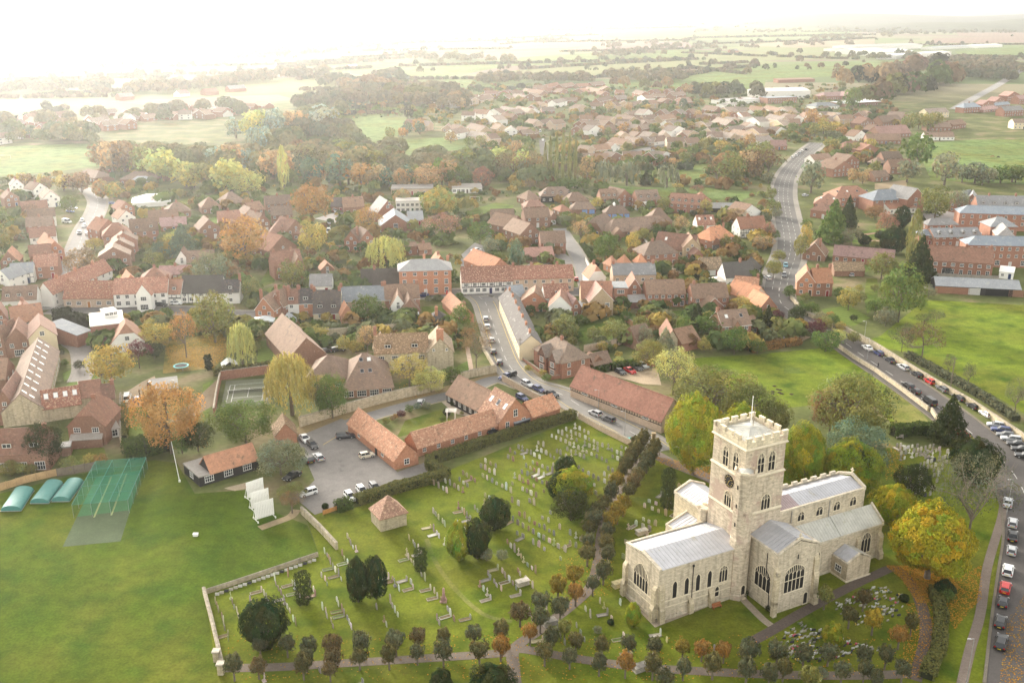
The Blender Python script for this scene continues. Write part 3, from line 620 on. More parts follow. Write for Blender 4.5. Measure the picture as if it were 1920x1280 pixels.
# ------------------------------------------------------------ cars
def car_meshes(kind):
    """nose towards +x"""
    S = dict(hatch=(4.0, 1.74, 1.47, .30, -.75, -1.72, -1.98), estate=(4.6, 1.8, 1.46, .25, -.85, -1.95, -2.28), saloon=(4.55, 1.8, 1.43, .35, -.55, -1.35, -2.25), suv=(4.5, 1.86, 1.72, .45, -.85, -1.95, -2.22),
             small=(3.55, 1.64, 1.48, .35, -.55, -1.50, -1.76), van=(4.9, 1.92, 1.98, 1.15, .55, -2.32, -2.42), coupe=(4.2, 1.84, 1.36, .25, -.45, -1.45, -2.08))
    Lg, W, Hh, x1, x2, x3, x4 = S[kind]; h = Lg / 2; w2 = W / 2; belt = .92 if kind not in ('suv', 'van') else 1.06
    # lower body: stations (x, half width, bottom, top)
    body = MB(); st = [(h, w2 * .62, .34, .58), (h - .08, w2 * .86, .24, .70), (h - .4, w2 * .97, .22, .80), (x1 + .62, w2, .22, belt - .02), (x1, w2, .22, belt), (x3, w2, .22, belt + .03), (x4 + .1, w2 * .96, .26, belt), (-h + .06, w2 * .9, .3, belt - .06 if kind != 'saloon' else .9), (-h, w2 * .8, .36, .74)]
    if kind == 'saloon': st[5] = (x3, w2, .22, belt + .02)
    rings = [[(x, -w * .93, zb), (x, w * .93, zb), (x, w, (zb + zt) * .5), (x, w * .93, zt - .05), (x, w * .8, zt), (x, -w * .8, zt), (x, -w * .93, zt - .05), (x, -w, (zb + zt) * .5)] for x, w, zb, zt in st]
    body.loft(rings)
    # glasshouse
    xa = x1 + .55 if kind != 'van' else x1 + .45; gl = MB(); b2, t2 = w2 * .86, w2 * .68
    xr0, xr1 = (x1 - .15, x3) if kind != 'saloon' else (x1 - .2, x2 - .45)
    xb = x4 + .05 if kind != 'saloon' else x3
    gl.loft([[(xa, -b2, belt - .02), (xb, -b2, belt), (xb, b2, belt), (xa, b2, belt - .02)], [(xr0, -t2, Hh - .04), (xr1, -t2, Hh - .05), (xr1, t2, Hh - .05), (xr0, t2, Hh - .04)]])
    rf = MB(); e = .03
    rf.loft([[(xr0 + .03, -t2 - e, Hh - .06), (xr1 - .03, -t2 - e, Hh - .07), (xr1 - .03, t2 + e, Hh - .07), (xr0 + .03, t2 + e, Hh - .06)], [(xr0 - .1, -t2 * .85, Hh), (xr1 + .1, -t2 * .85, Hh - .01), (xr1 + .1, t2 * .85, Hh - .01), (xr0 - .1, t2 * .85, Hh)]])
    for sg in (-1, 1):                               # pillars
        rf.bar((xa, sg * b2, belt - .02), (xr0, sg * (t2 + .01), Hh - .04), .08); rf.bar((xb, sg * b2, belt), (xr1, sg * (t2 + .01), Hh - .05), .14)
        xm = (xr0 + xr1) / 2; rf.bar((xm + .1, sg * (b2 + .005), belt), (xm, sg * (t2 + .015), Hh - .05), .08)
        if kind in ('van',): rf.loft([[(xr1, sg * (b2 + .02), belt), (xm - .2, sg * (b2 + .02), belt), (xm - .2, sg * (t2 + .03), Hh - .06), (xr1, sg * (t2 + .03), Hh - .06)], [(xr1, sg * (b2 - .02), belt), (xm - .2, sg * (b2 - .02), belt), (xm - .2, sg * (t2 - .03), Hh - .06), (xr1, sg * (t2 - .03), Hh - .06)]])
    wh = MB(); wh.tube((0, -.1, 0), (0, .1, 0), .32, .32, 14); rim = MB(); rim.tube((0, -.11, 0), (0, .11, 0), .2, .2, 10)
    hl = MB(); hl.box(-.05, .03, -.2, .2, -.07, .07); tl = MB(); tl.box(-.03, .04, -.14, .14, -.12, .12); pl = MB(); pl.box(-.015, .015, -.26, .26, -.055, .055); mi = MB(); mi.box(-.06, .08, -.1, .1, -.07, .07)
    wb = Lg * .30
    return dict(body=body.mesh('car_body', [M_car]), glass=gl.mesh('car_windows', [M_dark]), roof=rf.mesh('car_roof', [M_car]), wheel=wh.mesh('wheel', [M_rubber]), rim=rim.mesh('rim', [M_metal]), hl=hl.mesh('headlight', [M_lamp]), tl=tl.mesh('tail_light', [M_lamp]),
                pl=pl.mesh('number_plate', [M_lamp]), mi=mi.mesh('wing_mirror', [M_car]), L=Lg, W=W, wb=wb, belt=belt, xa=xa)
CARM = {}
CC = dict(w=((.72, .72, .70), 'white'), s=((.42, .43, .44), 'silver'), k=((.012, .012, .013), 'black'), b=((.025, .04, .13), 'dark blue'), r=((.45, .015, .015), 'red'), g=((.10, .105, .11), 'dark grey'), c=((.62, .56, .44), 'cream'), t=((.10, .26, .32), 'pale teal'), l=((.08, .14, .32), 'blue'), n=((.02, .022, .03), 'navy'))
CK = dict(hatch='hatchback', estate='estate car', saloon='saloon car', suv='tall off-roader', small='small rounded car', van='van', coupe='coupe')
def car(u, v, u2, v2, kind, c, label=None, group=None):
    """(u,v) ground centre, nose pointing towards ground point (u2,v2)"""
    p = P(u, v); q = P(u2, v2); return car_w(p, math.atan2(q.y - p.y, q.x - p.x), kind, c, label, group)
def car_w(p, rz, kind, c, label=None, group=None):
    if kind not in CARM: CARM[kind] = car_meshes(kind)
    m = CARM[kind]; col = CC[c][0]; p = Vector((p.x, p.y, .035)); t = thing('parked_car' if kind != 'van' else 'parked_van', label or f'{CC[c][1]} {CK[kind]}', 'car' if kind != 'van' else 'van', p, rz, group); t['auto'] = 0 if label else 1
    add('body', m['body'], t, color=col); add('windows', m['glass'], t); add('car_roof', m['roof'], t, color=col)
    far = p.length > 430
    for sx in (-1, 1):
        for sy in (-1, 1):
            wo = add('wheel', m['wheel'], t, (sx * m['wb'], sy * (m['W'] / 2 - .1), .32))
            if not far: add('rim', m['rim'], wo)
    if not far:
        h = m['L'] / 2
        for sy in (-1, 1):
            add('headlight', m['hl'], t, (h - .12, sy * m['W'] * .36, .64), color=(.8, .8, .78)); add('tail_light', m['tl'], t, (-h + .03, sy * m['W'] * .37, .78), color=(.35, .01, .01)); add('wing_mirror', m['mi'], t, (m['xa'] - .3, sy * (m['W'] / 2 + .06), m['belt'] + .06), color=col)
        add('number_plate', m['pl'], t, (-h - .005, 0, .55), color=(.7, .55, .06)); add('number_plate', m['pl'], t, (h, 0, .42), color=(.75, .75, .72))
    return t

# ------------------------------------------------------------ churchyard stones
def stone_meshes():
    M = {}
    def ext(out, t=.12): mb = MB(); mb.loft([[(x, -t / 2, z) for x, z in out], [(x, t / 2, z) for x, z in out]]); return mb
    arc = lambda w2, z, r, a0, a1, n: [(r * math.cos(a0 + (a1 - a0) * i / n), z + r * math.sin(a0 + (a1 - a0) * i / n)) for i in range(n + 1)]
    M['round'] = ext([(-.33, -.1), (.33, -.1)] + arc(.33, .75, .33, 0, math.pi, 8)).mesh('headstone_round', [M_stone])
    M['flat'] = ext([(-.33, -.1), (.33, -.1), (.35, .85), (.2, .93), (-.2, .93), (-.35, .85)]).mesh('headstone_flat', [M_stone])
    M['tall'] = ext([(-.3, -.1), (.3, -.1), (.3, 1.15), (.18, 1.3), (0, 1.42), (-.18, 1.3), (-.3, 1.15)]).mesh('headstone_pointed', [M_stone])
    mb = ext([(-.08, -.1), (.08, -.1), (.08, .85), (.32, .85), (.32, 1.02), (.08, 1.02), (.08, 1.35), (-.08, 1.35), (-.08, 1.02), (-.32, 1.02), (-.32, .85), (-.08, .85)]) if False else MB()
    mb.box(-.08, .08, -.07, .07, .3, 1.35); mb.box(-.33, -.08, -.06, .06, .86, 1.02); mb.box(.08, .33, -.06, .06, .86, 1.02); mb.box(-.3, .3, -.28, .28, -.1, .16); mb.box(-.2, .2, -.18, .18, .16, .3)
    M['cross'] = mb.mesh('cross', [M_stone])
    k = MB()
    for q in ((-.43, -.36, -2.0, 0), (.36, .43, -2.0, 0), (-.36, .36, -2.0, -1.93)): k.box(q[0], q[1], q[2], q[3], -.05, .12)
    M['kerb'] = k.mesh('kerb', [M_stone]); b = MB(); b.box(-.36, .36, -2.01, 0, -.05, .07); M['bed'] = b.mesh('grave_bed', [M_soil])
    l = MB(); l.box(-.42, .42, -1.95, 0, -.05, .14); M['ledger'] = l.mesh('ledger', [M_stone])
    c = MB(); c.box(-.55, .55, -1.1, 1.1, -.1, .75); c.box(-.68, .68, -1.24, 1.24, .75, .9); c.box(-.66, .66, -1.2, 1.2, -.1, .12); M['chest'] = c.mesh('chest_tomb', [M_stone])
    a = MB(); a.loft([[(-.22, -.06, 0), (.22, -.06, 0), (.22, .1, 0), (-.22, .1, 0)], [(-.22, .02, .28), (.22, .02, .28), (.22, .1, .28), (-.22, .1, .28)]]); M['plaque'] = a.mesh('plaque', [M_stone])
    return M
SM = stone_meshes()
SC = dict(pale=(.44, .40, .33), grey=(.27, .25, .22), lichen=(.38, .34, .20), dark=(.06, .06, .065), white=(.58, .56, .51), brown=(.30, .20, .14))
SN = dict(round='round-topped', flat='flat-topped', tall='tall pointed')
nst = [0]
def headstone(p, rz, kind, c, grave=None, sc_=1.0):
    if kind == 'cross': lab = f'{c} stone memorial cross'; nm, cat, g = 'stone_cross', 'memorial cross', 'stone crosses in the churchyard'
    elif grave: lab = f'{c} {SN[kind]} headstone with a kerbed grave' if grave == 'kerb' else f'{c} {SN[kind]} headstone with a flat slab'; nm, cat, g = 'grave', 'grave', 'graves with kerbs or slabs'
    else: lab = f'{c} {SN[kind]} headstone'; nm, cat, g = 'headstone', 'headstone', 'headstones in the churchyard'
    t = thing(nm, lab.replace('lichen', 'lichen-stained'), cat, (p.x, p.y, 0), rz, g); t['auto'] = 1
    ti = rt.uniform(-.07, .07)
    o = add('stone', SM[kind], t, color=tuple(x * rt.uniform(.85, 1.1) for x in SC[c]), scale=(sc_, 1, sc_ * rt.uniform(.85, 1.2))); o.rotation_euler = (ti, rt.uniform(-.04, .04), 0)
    if grave == 'kerb': add('kerb', SM['kerb'], t, color=tuple(x * .75 for x in SC[c])); add('grave_bed', SM['bed'], t, color=rt.choice(((.13, .10, .05), (.09, .12, .03), (.2, .17, .13), (.16, .12, .06))))
    if grave == 'slab': add('ledger', SM['ledger'], t, color=tuple(x * .7 for x in SC[c]))
    return t
# ============================================================ GROUND
def ground_material():
    m = bpy.data.materials.new('open_ground'); m.use_nodes = True; t = m.node_tree; n = t.nodes; L = t.links; b = n['Principled BSDF']; b.inputs['Roughness'].default_value = .95; b.inputs['Specular IOR Level'].default_value = .05
    g = n.new('ShaderNodeNewGeometry'); mp = n.new('ShaderNodeMapping'); mp.inputs['Scale'].default_value = (.0028, .0042, 0); mp.inputs['Rotation'].default_value = (0, 0, .35); L.new(g.outputs['Position'], mp.inputs[0])
    vo = n.new('ShaderNodeTexVoronoi'); vo.inputs['Scale'].default_value = 1; vo.inputs['Randomness'].default_value = .8; L.new(mp.outputs[0], vo.inputs['Vector'])
    sx = n.new('ShaderNodeSeparateColor'); L.new(vo.outputs['Color'], sx.inputs[0])
    cr = n.new('ShaderNodeValToRGB'); L.new(sx.outputs[0], cr.inputs[0]); cr.color_ramp.interpolation = 'CONSTANT'; e = cr.color_ramp.elements
    for i, (p, c) in enumerate(((0, (.13, .17, .06)), (.25, (.17, .19, .08)), (.45, (.10, .13, .05)), (.62, (.20, .18, .11)), (.78, (.14, .16, .07)), (.9, (.17, .125, .09)))):
        x = e[i] if i < 2 else e.new(p); x.position = p; x.color = (*c, 1)
    nz = n.new('ShaderNodeTexNoise'); nz.inputs['Scale'].default_value = .06; nz.inputs['Detail'].default_value = 6; L.new(g.outputs['Position'], nz.inputs['Vector'])
    c2 = n.new('ShaderNodeValToRGB'); L.new(nz.outputs['Fac'], c2.inputs[0]); c2.color_ramp.elements[0].position = .38; c2.color_ramp.elements[0].color = (.075, .085, .03, 1); c2.color_ramp.elements[1].position = .66; c2.color_ramp.elements[1].color = (.20, .16, .09, 1)
    x = c2.color_ramp.elements.new(.52); x.color = (.11, .125, .04, 1)
    sp = n.new('ShaderNodeSeparateXYZ'); L.new(g.outputs['Position'], sp.inputs[0]); mr = n.new('ShaderNodeMapRange'); mr.inputs[1].default_value = 1000; mr.inputs[2].default_value = 1250; L.new(sp.outputs[1], mr.inputs[0])
    mx = n.new('ShaderNodeMix'); mx.data_type = 'RGBA'; L.new(mr.outputs[0], mx.inputs[0]); L.new(c2.outputs[0], mx.inputs[6]); L.new(cr.outputs[0], mx.inputs[7])
    n2 = n.new('ShaderNodeTexNoise'); n2.inputs['Scale'].default_value = .7; n2.inputs['Detail'].default_value = 4; L.new(g.outputs['Position'], n2.inputs['Vector']); m2 = n.new('ShaderNodeMapRange'); m2.inputs[3].default_value = .6; m2.inputs[4].default_value = 1.4; L.new(n2.outputs[0], m2.inputs[0])
    mu = n.new('ShaderNodeMix'); mu.data_type = 'RGBA'; mu.blend_type = 'MULTIPLY'; mu.inputs[0].default_value = 1; L.new(mx.outputs[2], mu.inputs[6]); L.new(m2.outputs[0], mu.inputs[7]); L.new(mu.outputs[2], b.inputs['Base Color']); return m
mb = MB(); mb.poly([(-26000, -400, 0), (26000, -400, 0), (26000, 24000, 0), (-26000, 24000, 0)]); struct('ground', mb.mesh('ground', [ground_material()]))
# far hills: low rounded ridges
def ridge(name, y, x0, x1, hmax, seed, col, dy=1800):
    rd = random.Random(seed); mb = MB(); n = 60; ph = [rd.uniform(0, 6) for _ in range(4)]
    rows = []
    for j in range(9):
        f = j / 8; rows.append([(x0 + (x1 - x0) * i / n, y + dy * f, (hmax * math.sin(math.pi * f) ** .8) * max(0, math.sin(math.pi * i / n)) ** .5 * (.72 + .16 * math.sin(i * .21 + ph[0]) + .12 * math.sin(i * .53 + ph[1])) - .5) for i in range(n + 1)])
    for j in range(8):
        for i in range(n): mb.poly([rows[j][i], rows[j][i + 1], rows[j + 1][i + 1], rows[j + 1][i]])
    struct(name, mb.mesh(name, [M_wooded], True), col)
ridge('hills', 5200, 700, 9000, 99, 3, (.035, .045, .03)); ridge('hills', 8200, -9000, 12000, 94, 5, (.04, .05, .04), 2600); ridge('hills', 3900, 1350, 4200, 52, 9, (.05, .06, .03), 1300)
GR = (.105, .155, .030); DG = (.070, .125, .014)
def fld(name, px, col, m=None, z=.012): return flat(name, px, m or M_field, col, z)
FIELDS = '''
g 1125 161 1250 148 1400 125 1560 117 1700 116 1702 127 1640 139 1520 146 1436 151 1430 172 1330 173 1250 167
l 915 139 1000 128 1180 118 1290 114 1312 121 1220 135 1080 148 1010 147
g 958 124 975 108 1100 100 1280 93 1384 97 1330 106 1200 112 1050 122
b 1048 97 1100 86 1200 78 1290 79 1300 90 1200 95
b 935 84 1000 78 1130 77 1140 84 1060 90 950 93
G 1130 64 1290 37 1500 42 1625 60 1500 70 1300 73 1150 73
l 1290 114 1300 101 1400 96 1500 100 1602 108 1480 114 1310 112
t 1380 86 1500 76 1640 74 1640 82 1500 90
b 1750 72 1960 66 1960 80 1830 81 1750 81
b 1790 59 1960 54 1960 67 1800 69
g 1790 97 1960 85 1960 108 1800 105
t 1000 62 1060 53 1180 50 1200 57 1080 64
l 800 80 900 74 960 74 900 90 790 92
g 700 140 880 118 960 122 880 138 760 152
g 830 150 900 142 1000 150 930 166 860 164
l 440 150 690 140 700 160 640 178 480 170
l -60 215 -60 185 200 178 520 180 560 192 300 208 0 232
l -60 180 -60 150 250 143 460 140 440 150 100 168
g 560 120 760 112 800 122 600 138
l 500 150 640 142 660 152 520 164
b 200 190 520 178 560 188 330 202
g 560 272 600 246 640 225 720 219 762 222 742 262 880 257 884 280 800 288 760 292 690 293 640 290
g 640 205 760 199 840 203 700 222 640 226
G -60 278 90 272 180 271 186 312 90 324 -60 336
g 1275 311 1330 307 1330 330 1275 342 1205 340 1200 318
g 1110 345 1200 352 1330 352 1420 362 1390 378 1250 370 1160 362
g 1728 298 1742 268 1830 262 1960 262 1960 348 1800 342 1745 338
t 1640 345 1700 338 1700 352 1640 356
'''
FC = dict(g=((.13, .185, .055), M_grass), G=((.12, .18, .05), M_grass), l=((.17, .18, .075), M_field), b=((.20, .135, .10), M_plough), t=((.27, .21, .13), M_plough), w=((.30, .27, .18), M_plough))
for i, ln in enumerate(FIELDS.strip().split('\n')):
    q = ln.split(); n = [float(x) for x in q[1:]]; fld('ploughed_field' if q[0] in 'btw' else 'meadow', list(zip(n[::2], n[1::2])), *[FC[q[0]][0]], FC[q[0]][1], z=.03 + .006 * i)
LAWNS = '''
c -80 1340 -80 945 0 925 150 888 290 862 332 868 365 925 460 918 520 962 576 984 600 1042 384 1112 418 1340
y 384 1112 600 1042 570 960 640 962 800 898 1080 785 1215 846 1330 892 1500 880 1660 838 1800 850 1846 905 1905 985 1870 1120 1830 1340 418 1340
f 1290 672 1420 664 1566 650 1640 694 1700 738 1735 800 1690 815 1640 760 1520 760 1420 770
f 1600 645 1650 630 1735 562 1975 575 1975 812 1905 765 1800 705 1700 660
l 745 818 760 788 826 768 850 790 752 818
s 484 640 525 634 522 660 508 690 482 690
s 1540 580 1590 572 1632 596 1600 612 1560 602
l 1620 560 1625 522 1645 522 1646 570 1626 588
l 1570 520 1600 515 1680 455 1680 470 1610 520
l 1570 440 1680 425 1690 455 1610 462
l 240 762 276 762 285 800 262 830 240 830
o 305 700 312 640 425 620 432 660 400 690
l 380 720 400 712 398 760 380 800
l 505 500 515 480 515 530 482 540
l 480 545 540 535 545 545 480 552
l 640 510 675 505 676 530 650 520
l 575 485 620 477 622 492 580 494
l 1075 610 1160 590 1175 640 1100 655
l 1160 595 1190 590 1210 625 1175 632
l 1065 600 1110 590 1110 640 1070 640
l 1235 585 1300 580 1300 620 1240 620
l 1385 640 1430 632 1435 645 1390 652
l 1355 435 1365 430 1385 435 1380 440 1356 440
l 1130 415 1145 412 1145 432 1132 436
l 1120 402 1216 408 1216 414 1120 412
l 1240 510 1300 518 1290 526 1236 524
l 1470 690 1500 690 1500 700 1470 700
l 150 715 176 690 190 715 160 742
l 120 728 148 695 152 722 125 738
l 120 715 145 700 140 690 118 700
l 130 838 195 838 200 860 125 880
y 1660 842 1790 838 1790 880 1740 950 1690 945
w 1660 725 1700 740 1745 795 1740 802 1680 805
l 850 690 878 676 880 700 855 705
l 790 575 848 572 850 605 795 606
l 318 380 450 356 452 372 330 392
l 130 330 170 324 170 340 130 345
l 880 395 930 380 965 385 950 402 900 405
l 370 420 410 405 420 420 375 425
'''
LCOL = dict(c=((.060, .094, .006), M_grass), y=((.118, .142, .013), M_grass), f=((.128, .172, .016), M_grass), l=((.105, .15, .03), M_grass), s=((.11, .15, .03), M_stripe), o=((.24, .17, .055), M_grass), w=((.17, .165, .05), M_grass))
LAWNPX = [[(float(a), float(b)) for a, b in zip(l.split()[1::2], l.split()[2::2])] for l in LAWNS.strip().split('\n')]
for i, ln in enumerate(LAWNS.strip().split('\n')):
    q = ln.split(); n = [float(x) for x in q[1:]]; flat('lawn' if q[0] != 'c' else 'cricket_field', list(zip(n[::2], n[1::2])), LCOL[q[0]][1], LCOL[q[0]][0], z=.012 + .0004 * i)
# ------------------------------------------------------------ roads, yards, paths
road('high_street_road', [(1535, 268), (1508, 290), (1478, 325), (1468, 360), (1472, 400), (1480, 440), (1480, 475), (1466, 515), (1460, 548)], 10.5, 2.5, 2.2, dash=(-2.4, 0.2, 2.6))
road('church_road', [(1460, 540), (1464, 568), (1495, 590), (1555, 622), (1610, 662), (1690, 715), (1770, 772), (1840, 828), (1894, 880), (1926, 940), (1940, 1010), (1934, 1090), (1927, 1180), (1921, 1300)], 10.5, .8, .5, dash=(.1,), z=.034, col=(.095, .086, .08), pc=(.15, .13, .10))
road('village_street', [(880, 545), (908, 565), (922, 600), (936, 640), (955, 685), (990, 718), (1050, 738), (1090, 762), (1150, 792), (1205, 822), (1240, 846)], 7.0, 1.4, 1.4, dash=(0,), edge=(3.0, -3.0), z=.036, col=(.20, .19, .175))
road('town_road', [(95, 580), (200, 583), (340, 582), (480, 590), (640, 566), (760, 556), (860, 548), (960, 549), (1080, 547), (1140, 540)], 8.0, 1.5, 1.5, z=.04)
road('hill_street', [(165, 352), (183, 375), (178, 400), (160, 430), (146, 465), (128, 505), (108, 545), (97, 580)], 8, 1.4, 1.4, dash=(0,), z=.044, col=(.22, .21, .20))
road('back_lane', [(115, 585), (120, 612), (132, 640), (150, 655), (156, 690), (148, 715)], 5, .6, .6, z=.048, col=(.24, .22, .2))
road('yard_lane', [(1050, 428), (1062, 448), (1078, 470), (1092, 500), (1100, 530), (1108, 548)], 5.5, .8, .8, z=.052, col=(.22, .21, .2))
road('estate_road', [(1020, 322), (1020, 290), (1018, 275), (1017, 262)], 5, 0, 0, z=.056, col=(.09, .085, .08))
road('estate_crescent', [(1165, 292), (1200, 282), (1230, 276), (1260, 262), (1285, 250)], 7, 1, 1, z=.06, col=(.16, .155, .15))
road('bypass', [(1790, 205), (1830, 182), (1870, 160), (1905, 138), (1940, 118)], 8, 1.5, 1.5, dash=(0,), z=.064, col=(.26, .25, .24))
road('farm_road', [(978, 725), (930, 712), (870, 735), (800, 752), (700, 780), (640, 802), (590, 830)], 5.6, 0, 0, z=.068, col=(.19, .18, .17), edge=(2.5,))
flat('car_park', [(556, 820), (640, 785), (655, 792), (745, 885), (800, 866), (802, 885), (690, 918), (655, 945), (590, 965), (555, 935), (590, 900)], M_asphalt, (.20, .185, .17), .072)
flat('rear_yard', [(862, 480), (890, 455), (910, 462), (908, 505), (866, 508)], M_asphalt, (.2, .19, .18), .06)
flat('gravel_yard', [(1130, 700), (1180, 690), (1232, 690), (1240, 722), (1205, 720)], M_gravel, (.40, .31, .21), .06)
flat('gravel_drive', [(1236, 508), (1262, 493), (1292, 492), (1292, 510), (1262, 515)], M_gravel, (.42, .33, .22), .06)
flat('gravel_drive', [(1455, 640), (1480, 622), (1520, 632), (1500, 642), (1470, 645)], M_gravel, (.36, .26, .17), .06)
flat('gravel_drive', [(232, 738), (268, 715), (290, 705), (296, 720), (282, 762), (238, 764)], M_gravel, (.30, .23, .15), .06)
flat('paved_terrace', [(826, 752), (846, 742), (900, 770), (880, 782), (850, 774)], M_gravel, (.40, .33, .25), .062)
flat('paved_terrace', [(420, 915), (470, 902), (482, 912), (440, 920)], M_gravel, (.36, .29, .2), .03)
flat('yard', [(395, 440), (450, 425), (470, 440), (420, 455)], M_asphalt, (.24, .22, .2), .03)
flat('parking_court', [(1735, 432), (1850, 425), (1870, 460), (1760, 466)], M_asphalt, (.22, .2, .19), .03)
flat('parking_court', [(1690, 405), (1790, 395), (1790, 412), (1730, 425)], M_asphalt, (.22, .2, .19), .03)
flat('parking_court', [(985, 498), (1050, 470), (1075, 486), (1075, 500)], M_asphalt, (.26, .24, .22), .035)
flat('parking_court', [(1116, 408), (1216, 414), (1214, 420), (1130, 420), (1110, 428)], M_gravel, (.30, .24, .2), .035)
flat('parking_court', [(590, 410), (650, 392), (690, 400), (640, 420)], M_asphalt, (.28, .26, .24), .035)
flat('parking_court', [(905, 548), (960, 545), (965, 560), (910, 566)], M_asphalt, (.22, .21, .2), .052)
PATHC = (.155, .125, .10)
path('churchyard_path', [(425, 1252), (520, 1250), (640, 1243), (760, 1236), (940, 1224), (975, 1216), (1080, 1234), (1200, 1250), (1320, 1258), (1450, 1264), (1600, 1266), (1720, 1262)], 2.0, PATHC, .045)
path('churchyard_path', [(968, 1300), (963, 1250), (965, 1215), (1010, 1182), (1075, 1132), (1108, 1098), (1122, 1050), (1128, 1000), (1142, 955), (1165, 910), (1195, 870), (1225, 845)], 2.0, PATHC, .046)
path('churchyard_path', [(1410, 1202), (1450, 1180), (1500, 1150), (1570, 1112), (1640, 1078), (1680, 1066), (1712, 1100), (1732, 1150), (1735, 1200), (1715, 1275)], 2.0, (.11, .085, .07), .047)
path('churchyard_path', [(1222, 848), (1260, 868), (1300, 884), (1350, 905), (1400, 925)], 3.6, (.17, .135, .115), .048)
path('stone_path', [(1388, 1118), (1405, 1135), (1430, 1160), (1450, 1175)], 1.4, (.30, .25, .19), .03)
path('footpath', [(1882, 930), (1878, 970), (1852, 1060), (1838, 1150), (1818, 1220), (1800, 1300)], 1.6, (.17, .135, .11), .049)
path('worn_path', [(487, 990), (520, 978), (545, 968), (556, 955)], 2.0, (.26, .20, .12), .03, M_soil)
path('worn_track', [(800, 1010), (815, 1050), (850, 1100), (905, 1150), (960, 1165)], .9, (.17, .17, .05), .03, M_grass)
path('garden_path', [(146, 700), (150, 718), (152, 735)], 1.2, (.4, .33, .25), .03)
path('garden_path', [(876, 650), (880, 672), (884, 695)], 1.3, (.36, .27, .2), .03)
path('park_path', [(1620, 440), (1660, 436), (1690, 442)], 2.5, (.36, .22, .15), .03); path('park_path', [(1612, 452), (1650, 452), (1685, 464)], 2.5, (.36, .22, .15), .03)
path('roadside_verge', [(1740, 770), (1800, 800), (1850, 850)], .6, (.2, .19, .05), .05, M_grass)
flat('apron', [(1160, 1106), (1172, 1100), (1245, 1150), (1300, 1132), (1375, 1108), (1378, 1116), (1300, 1148), (1228, 1176)], M_gravel, (.30, .25, .19), .05)
flat('soil_bank', [(320, 790), (420, 700), (400, 760), (330, 800)], M_soil, (.16, .12, .07), .02)
flat('bank', [(520, 835), (560, 800), (720, 752), (790, 736), (930, 698), (930, 704), (800, 748), (640, 790), (560, 830)], M_soil, (.23, .17, .08), .02)
# ============================================================ CHURCH
CH_O = P(1230.6, 1165.9); CH_RZ = R(27)
church = thing('church', 'pale limestone church with a tall battlemented clock tower and silvery lead roofs', 'church', CH_O, CH_RZ); church['auto'] = 0
def cp(mb, name, mats, color=None, par=None): return mb.build(name, mats, par or church, color=color)
def arch(w2, hs, rise, n=7, inset=0):
    a = [math.pi / 3 * i / n for i in range(n + 1)]; k = rise / (1.732 * w2)
    rgt = [(-w2 + 2 * w2 * math.cos(t), hs + 2 * w2 * math.sin(t) * k) for t in a]
    return [(-w2, 0), (w2, 0)] + rgt + [(-x, z) for x, z in rgt[-2::-1]]
def archtop(x, w2, hs, rise): x = min(abs(x), w2); return hs + rise / 1.732 / w2 * math.sqrt(max(0, 4 * w2 * w2 - (x + w2) ** 2))
def arch_window(fc, x, y, z, wd, h, lights=3, rise=None, trans=0, tracery=True):
    """stone-framed pointed window on a wall whose outside faces fc"""
    w2 = wd / 2; rise = rise or min(wd * .85, h * .5); hs = h - rise; q = arch(w2, hs, rise); f = .17
    o = [(px * (1 + f / w2), (pz + f * .9 if pz > hs * .5 else -.16)) for px, pz in q]
    mb = MB()
    for a in range(len(q)):
        b = (a + 1) % len(q); 
        for (A, B) in (((q[a], q[b]), (o[a], o[b])),):
            mb.poly([(o[a][0], -.10, o[a][1]), (o[b][0], -.10, o[b][1]), (q[b][0], -.07, q[b][1]), (q[a][0], -.07, q[a][1])])
            mb.poly([(q[a][0], -.07, q[a][1]), (q[b][0], -.07, q[b][1]), (q[b][0], .02, q[b][1]), (q[a][0], .02, q[a][1])])
            mb.poly([(o[b][0], -.10, o[b][1]), (o[a][0], -.10, o[a][1]), (o[a][0], .02, o[a][1]), (o[b][0], .02, o[b][1])])
    for i in range(1, lights): px = -w2 + wd * i / lights; mb.box(px - .055, px + .055, -.06, -.002, 0, archtop(px, w2, hs, rise))
    if tracery:
        for i in range(lights): 
            px = -w2 + wd * (i + .5) / lights; t = archtop(px, w2, hs, rise); zt = hs + .02
            for s_ in (-1, 1): mb.bar((px + s_ * wd / lights / 2, -.03, zt - .15), (px, -.03, zt + min(.45, (t - zt) * .6)), .09)
            if t - zt > .7: mb.box(px - .04, px + .04, -.055, -.003, zt + .4, t)
    for k in range(trans): zz = hs * (k + 1) / (trans + 1) if trans > 1 else h * .45; mb.box(-w2, w2, -.055, -.003, zz - .06, zz + .06)
    g = MB(); g.poly([(a, -.001, b) for a, b in q])
    r = RZ[fc]; wo = mb.build('window', [M_trim], church, (x, y, z), r); g.build('pane', [M_leadedglass], wo); return wo
def lead(name, a, b, c, d, mat=None, step=.75, par=None):
    """lead slope, eave a-b, ridge d-c, with rolls running up it"""
    a, b, c, d = map(Vector, (a, b, c, d)); mb = MB(); mb.slab([[a, b, c, d]], .12); n = max(2, int((b - a).length / step)); up = (b - a).cross(d - a).normalized()
    for i in range(n + 1): f = i / n; p = a.lerp(b, f) + up * .02; q = d.lerp(c, f) + up * .02; mb.bar(p, q, .09)
    return cp(mb, name, [mat or M_lead], par=par)
